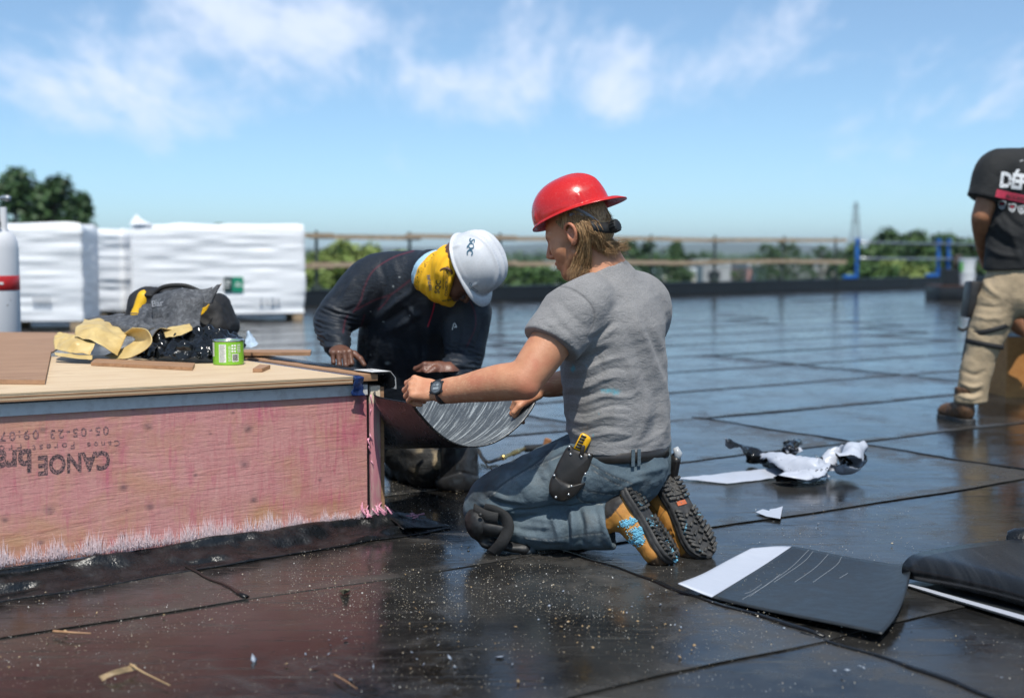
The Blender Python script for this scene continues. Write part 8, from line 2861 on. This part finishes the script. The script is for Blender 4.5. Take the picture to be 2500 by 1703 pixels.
# folded membrane at the right edge
O_ = G(2222, 1438)
e_, w_ = VV, UU
prof = [(0.62, 0.072), (0.40, 0.080), (0.22, 0.088), (0.08, 0.092), (0.022, 0.088), (-0.010, 0.066), (-0.004, 0.036), (0.04, 0.024), (0.3, 0.020)]
pr = cat_rom([(a_, b_) for a_, b_ in prof], 40)
g = []
for q in np.linspace(-0.02, 1.25, 30):
    g.append([O_ + e_ * q + w_ * (a_ + 0.012 * math.sin(q * 5)) + np.array([0, 0, b_ + 0.006 * math.sin(q * 7 + a_ * 6)]) for a_, b_ in pr])
fold = thing('folded_membrane', 'thick folded black membrane with white film strip at the right edge', 'membrane', O_ + e_ * 0.6 + w_ * 0.3)
t = NT('smooth_black_membrane')
fn = t.noise(t.world(), 160, 4, 0.6)
fs = t.noise(t.map(t.world(), scale=(50, 3, 3), rot=(0, 0, 1.0)), 1.5, 4)
M_FOLD = t.done(t.mix(t.rng(fs, 0.45, 0.7), (0.008, 0.009, 0.010), (0.022, 0.024, 0.026)), t.rng(fn, 0.3, 0.7, 0.26, 0.4), 0, t.bump(fn, 0.2, 0.002))
MB().grid(np.array(g)[::-1], 0.005).build('folded_sheet', M_FOLD, fold, smooth=True)
g = [[O_ + e_ * q + w_ * a_ + np.array([0, 0, 0.0145 + 0.006 * math.sin(q * 3) ** 2]) for a_ in np.linspace(-0.085 * min(1, 0.25 + q * 1.2), 0.3, 8)] for q in np.linspace(-0.01, 1.25, 24)]
MB().grid(np.array(g), 0.004).build('lower_sheet', M_MATT, fold, smooth=True)
g = [[O_ + e_ * q + w_ * a_ + np.array([0, 0, 0.0155 + 0.006 * math.sin(q * 3) ** 2]) for a_ in np.linspace(-0.080 * min(1, 0.22 + q * 1.2), -0.080 * min(1, 0.22 + q * 1.2) + 0.022 + 0.03 * min(1, q), 4)] for q in np.linspace(0.0, 1.25, 24)]
MB().grid(np.array(g)[::-1]).build('white_strip', M_WFILM, fold, smooth=True)
q0 = G(2458, 1364)
dirr = unit(np.array([0.95, -0.32, 0]))
rr = thing('membrane_roll', 'small black membrane roll cut by the right edge', 'membrane', q0 + dirr * 0.4)
MB().tube([q0 + dirr * f + np.array([0, 0, 0.052]) for f in (0, 0.02, 0.05, 0.5, 0.9)], [0.035, 0.045, 0.049, 0.05, 0.05], 24).build('roll_body', M_BITUMEN, rr, autosmooth=40)
s = MB()
sp = [q0 - dirr * 0.001 + np.array([0, 0, 0.052]) + (np.array([0, 0, 1]) * math.cos(q) + np.cross(dirr, [0, 0, 1]) * math.sin(q)) * (0.008 + 0.0045 * q / 2) for q in np.linspace(0, 11, 60)]
s.tube(sp, 0.002, 5)
s.build('rolled_edge', M_MATT, rr, smooth=True)

dzz = lambda px, py, z: (px, py, G(px, py, z)[1])
net3 = lambda rows: [[dzz(*q) for q in row] for row in rows]
FG = 'twisted release film scraps on the roof'
crumple('film_strip', net3([[(1640, 1166, 0.014), (1690, 1163, 0.016), (1800, 1151, 0.018), (1905, 1140, 0.03)], [(1700, 1172, 0.014), (1740, 1170, 0.016), (1810, 1162, 0.018), (1915, 1152, 0.022)], [(1775, 1180, 0.013), (1800, 1177, 0.014), (1850, 1170, 0.016), (1915, 1164, 0.016)]]),
        M_WFILM, 'flat white film strip on the roof left of the twisted film', 'film scrap', 24, 50, 0.003, 12, 71, 0.002, FG, M_BLKFILM)


def twist_strip(path, width, turns, label, seed, amp=0.008, flipm=False, name='film_scrap'):
    """Strip of two-sided film twisted along a path of (px, py, height) points, its edges crumpled."""
    pts = cat_rom(np.array([G(*q) for q in path]), 90)
    tg = np.gradient(pts, axis=0)
    tg /= np.linalg.norm(tg, axis=1, keepdims=True)
    ref = np.array([0.15, -0.35, 1.0])
    sd_ = np.cross(tg, ref)
    sd_ /= np.maximum(np.linalg.norm(sd_, axis=1, keepdims=True), 1e-6)
    nn_ = np.cross(tg, sd_)
    f = np.linspace(0, 1, 90)
    an_ = 2 * math.pi * turns * f + 0.6 * np.sin(f * 9 + seed)
    wv_ = width * (0.45 + 0.55 * np.abs(np.sin(f * 6.0 + seed))) * np.clip(np.minimum(f, 1 - f) * 14, 0.45, 1)
    rows = []
    for j, q in enumerate(np.linspace(-0.5, 0.5, 15)):
        cur = 0.35 * wv_ * (q * q * 4 - 0.5)
        rows.append(pts + (sd_ * np.cos(an_)[:, None] + nn_ * np.sin(an_)[:, None]) * (q * wv_)[:, None] + (nn_ * np.cos(an_)[:, None] - sd_ * np.sin(an_)[:, None]) * cur[:, None])
    A = np.stack(rows, 1)
    fl_ = A.reshape(-1, 3)
    rd_ = (1 - 2 * np.abs(vnoise(np.stack([fl_ @ unit([1, 0.3, 0]) * 16, fl_[:, 1] * 22, fl_[:, 2] * 34], 1) + seed, seed))).reshape(A.shape[:2])
    A = A + np.array([0.25, -0.3, 0.9]) * (amp * rd_)[..., None]
    A[..., 2] = np.maximum(A[..., 2], 0.0155)
    o = MB().grid(A, 0.0015).build(name, M_BLKFILM if flipm else M_WFILM, smooth=True)
    o.data.materials.append(M_WFILM if flipm else M_BLKFILM)
    k_ = 89 * 14
    mi = np.zeros(len(o.data.polygons), np.int32)
    mi[k_:2 * k_] = 1
    o.data.polygons.foreach_set('material_index', mi)
    return tag(o, label, 'film scrap', FG)


twist_strip([(1860, 1114, 0.05), (1900, 1122, 0.06), (1950, 1134, 0.07), (1992, 1148, 0.06), (2010, 1150, 0.04), (1985, 1164, 0.03), (1940, 1170, 0.03), (1892, 1172, 0.02)], 0.15, 0.25, 'twisted white film bundle folded back on itself on the roof', 3, 0.012, True)
twist_strip([(1774, 1074, 0.13), (1800, 1092, 0.09), (1840, 1112, 0.05), (1890, 1128, 0.04), (1945, 1138, 0.03)], 0.10, 0.12, 'black flap of film rising beside the twisted bundle', 9, 0.008)
twist_strip([(2032, 1152, 0.02), (2028, 1128, 0.06), (2048, 1108, 0.09), (2070, 1104, 0.10), (2084, 1120, 0.08), (2076, 1142, 0.05), (2052, 1148, 0.04), (2042, 1132, 0.07), (2062, 1112, 0.11), (2088, 1102, 0.12), (2112, 1094, 0.12)], 0.11, 1.1, 'scrunched knot of white and black film, rightmost of the scraps', 5, 0.010, True, name='film_knot')
twist_strip([(1906, 1104, 0.02), (1920, 1094, 0.05), (1938, 1084, 0.06), (1950, 1096, 0.05), (1936, 1106, 0.03), (1926, 1096, 0.06), (1945, 1082, 0.07), (1958, 1078, 0.06)], 0.06, 1.2, 'small dark film knot behind the twisted white bundle', 7, 0.008, name='film_knot')
sh = [(1845, 1250), (1862, 1243), (1878, 1247), (1880, 1243), (1895, 1241), (1911, 1236), (1905, 1266), (1870, 1260)]
s = MB()
pts = [G(a_, b_, 0.0145) for a_, b_ in sh]
s.add(pts + [q + np.array([0, 0, 0.0015]) for q in pts], [tuple(range(7, -1, -1)), tuple(range(8, 16))] + [(i, (i + 1) % 8, (i + 1) % 8 + 8, i + 8) for i in range(8)])
tag(s.build('paper_shard', M_WFILM), 'small white torn shard lying alone on the roof', 'paper shard')

# gas torch and hose behind the kneeling worker's knee
t0 = thing('gas_torch', 'gas torch handle with brass fitting and hose lying between the workers', 'torch', G(1280, 1105))
M_BRASS = plain('brass_fitting', (0.66, 0.47, 0.17), 0.28, 0.95, var=0.1)
gt = lambda px, py, z=0.03: G(px, py, z)
a_, b_ = gt(1226, 1117), gt(1280, 1095)
ax_ = unit(b_ - a_)
Lb = np.linalg.norm(b_ - a_)
s = MB()
s.lathe(a_, [(0.008, 0), (0.013, 0.004), (0.013, 0.03), (0.009, 0.034), (0.009, Lb * 0.45), (0.013, Lb * 0.48), (0.013, Lb * 0.75), (0.010, Lb * 0.78), (0.010, Lb)], 8, ax_)
s.build('brass_fitting', M_BRASS, t0, autosmooth=30)
c_, d_ = gt(1280, 1095), gt(1352, 1090)
MB().tube([c_, c_ + (d_ - c_) * 0.05, c_ + (d_ - c_) * 0.1, d_], [0.012, 0.018, 0.017, 0.016], 12).build('handle', M_RUBBER, t0, autosmooth=40)
MB().lathe(gt(1334, 1087, 0.045), [(0.018, 0), (0.018, 0.03), (0.012, 0.034)], 12, (0.3, 0, 1)).build('valve_knob', plain('brown_knob', (0.30, 0.13, 0.05), 0.5), t0, autosmooth=40)
MB().tube([d_, gt(1420, 1085), gt(1560, 1078)], [0.006, 0.006, 0.006], 8).build('torch_pipe', M_STEEL, t0, smooth=True)
MB().tube(cat_rom([a_, gt(1212, 1122, 0.022), gt(1190, 1127, 0.02), gt(1175, 1112, 0.03), gt(1168, 1098, 0.05), gt(1150, 1092, 0.03), gt(1050, 1092, 0.02), gt(900, 1085, 0.02)], 40), 0.008, 8).build('hose', M_RUBBER, t0, smooth=True)
s = ribbon([P(1163, 1090, 5.02), P(1178, 1120, 4.98), P(1195, 1140, 4.95), P(1205, 1152, 4.95), P(1188, 1168, 4.96), P(1176, 1182, 4.98)], (0.6, 0, -0.5), 0.016, 0.003, 30)
s.build('loose_strap', M_STRAP, man2, smooth=True)

# ------------------------------------------------------------------ litter on the roof
rg = np.random.default_rng(77)
OCT_V = np.array([(1, 0, 0), (-1, 0, 0), (0, 1, 0), (0, -1, 0), (0, 0, 1), (0, 0, -1)], float)
OCT_F = np.array([(0, 2, 4), (2, 1, 4), (1, 3, 4), (3, 0, 4), (2, 0, 5), (1, 2, 5), (3, 1, 5), (0, 3, 5)])


def scatter(name, n_, sampler, smin, smax, mat, label, flat=1.0):
    V_, F_ = [], []
    for i in range(n_):
        q = sampler()
        if q is None:
            continue
        c_ = np.array([q[0], q[1], 0.0135])
        sc_ = rg.uniform(smin, smax) * (1 + 1.2 * (rg.random() < 0.05))
        M_ = Matrix.Rotation(rg.random() * 6.28, 3, 'Z') @ Matrix.Rotation(rg.random() * 1.2, 3, 'X')
        v_ = (OCT_V * (1 + 0.4 * rg.normal(size=3)) * sc_) * np.array([1, 1, flat])
        V_.append(v_ @ np.array(M_).T + c_ + np.array([0, 0, sc_ * flat * 0.6]))
        F_.append(OCT_F + 6 * (len(V_) - 1))
    o = obj(name, np.concatenate(V_), np.concatenate(F_), mat, None, smooth=False)
    return tag(o, label, None, kind='stuff')


def samp(regions):
    wts = np.array([r[4] for r in regions], float)
    wts /= wts.sum()

    def f():
        r = regions[rg.choice(len(regions), p=wts)]
        px, py = rg.uniform(r[0], r[2]), rg.uniform(r[1], r[3])
        q = G(px, py)
        rel_ = q - BA
        u_, v_ = rel_ @ UL, rel_ @ VI
        if u_ > -0.14 and v_ > -0.12:
            return None
        if vnoise(np.array([[q[0] * 5, q[1] * 5, 0.5]]), 3)[0] + 0.6 * rg.random() < r[5]:
            return None
        return q
    return f


GR = [(0, 1400, 1200, 1703, 5, 0.05), (700, 1260, 1500, 1520, 5, -0.1), (1200, 1380, 1900, 1703, 3, 0.1), (1800, 1480, 2500, 1703, 1.2, 0.2), (1750, 1240, 2250, 1420, 1.0, 0.1), (900, 1180, 1200, 1300, 2, -0.2)]
t = NT('pale_granule')
M_GRAN = t.done(t.ramp(t.noise(t.world(), 90, 2), [(0.35, (0.72, 0.66, 0.54)), (0.5, (0.50, 0.38, 0.22)), (0.6, (0.85, 0.84, 0.80))]), 0.35)
scatter('granule_litter', 9500, samp(GR), 0.0004, 0.0011, M_GRAN, 'pale granules and sawdust scattered over the black roof')
CH = [(0, 1480, 1300, 1703, 3, 0.1), (1250, 1500, 1700, 1640, 2, 0.0), (900, 1280, 1300, 1450, 1, 0.1)]
t = NT('wood_chip')
M_CHIP = t.done(t.mix(t.noise(t.world(), 60, 2), (0.55, 0.40, 0.22), (0.36, 0.22, 0.10)), 0.7)
scatter('wood_chip_litter', 120, samp(CH), 0.002, 0.005, M_CHIP, 'small wood chips scattered over the black roof', 0.35)
t = NT('water_spot')
M_SPOT = t.done((0.32, 0.36, 0.42), 0.2)
scatter('pale_drop_marks', 70, samp([(600, 1560, 1300, 1690, 2, -1), (1850, 1250, 2450, 1680, 2, -1), (1300, 1450, 1700, 1560, 1, -1)]), 0.003, 0.006, M_SPOT, 'small pale dried drops on the black membrane', 0.06)


def twig(pts, r_, label, mat=M_CHIP):
    o = MB().tube(cat_rom([G(a_, b_, 0.018 + c_) for a_, b_, c_ in pts], 14), [r_ * (1 - 0.6 * i / 13) for i in range(14)], 6).build('twig', mat, smooth=True)
    return tag(o, label, 'twig', 'twigs on the roof')


twig([(318, 1620, 0.01), (350, 1640, 0.004), (415, 1672, 0)], 0.0028, 'bent dry twig beside the curled leaf in the left foreground')
twig([(130, 1540, 0), (175, 1543, 0.004), (222, 1545, 0)], 0.004, 'short dark twig lying near the left edge', M_WOODB)
twig([(815, 1645, 0), (845, 1662, 0.003), (872, 1680, 0)], 0.002, 'thin dark twig in the bottom centre', M_WOODB)
crumple('curled_leaf', [[dzz(240, 1650, 0.014), dzz(285, 1632, 0.03), dzz(330, 1622, 0.02)], [dzz(250, 1658, 0.014), dzz(290, 1644, 0.018), dzz(338, 1634, 0.014)]], plain('dry_leaf', (0.34, 0.24, 0.13), 0.6, var=0.3), 'dry curled leaf in the left foreground', 'leaf', 14, 14, 0.004, 40, 5, 0.0008)
st_ = [(828, 1440), (842, 1436), (856, 1437), (852, 1444), (838, 1450)]
pts = [G(a_, b_, 0.014) for a_, b_ in st_]
top = G(842, 1438, 0.032)
tag(obj('pebble', pts + [top, top + np.array([0.006, 0.004, -0.004])], [(0, 1, 5), (1, 2, 6, 5), (2, 3, 6), (3, 4, 5, 6), (4, 0, 5)], plain('mossy_stone', (0.16, 0.15, 0.09), 0.8, var=0.4, scale=200), None, smooth=False), 'small mossy lump lying on the roof in front of the box', 'pebble')

# ------------------------------------------------------------------ the hazy air
t = NT('hazy_air')
t.t.nodes.remove(t.b)
pv = t.n('ShaderNodeVolumePrincipled')
pv.inputs['Color'].default_value = (0.80, 0.90, 1.0, 1)
pv.inputs['Density'].default_value = 0.00016
pv.inputs['Anisotropy'].default_value = 0.2
t.t.links.new(pv.outputs[0], t.t.nodes['Material Output'].inputs['Volume'])
hz_ = MB().box((0, 3000, 25.5), (6200, 0, 0), (0, 3300, 0), (0, 0, 34.0)).build('haze', t.m)
tag(hz_, 'thin summer haze over the land', None, kind='stuff')
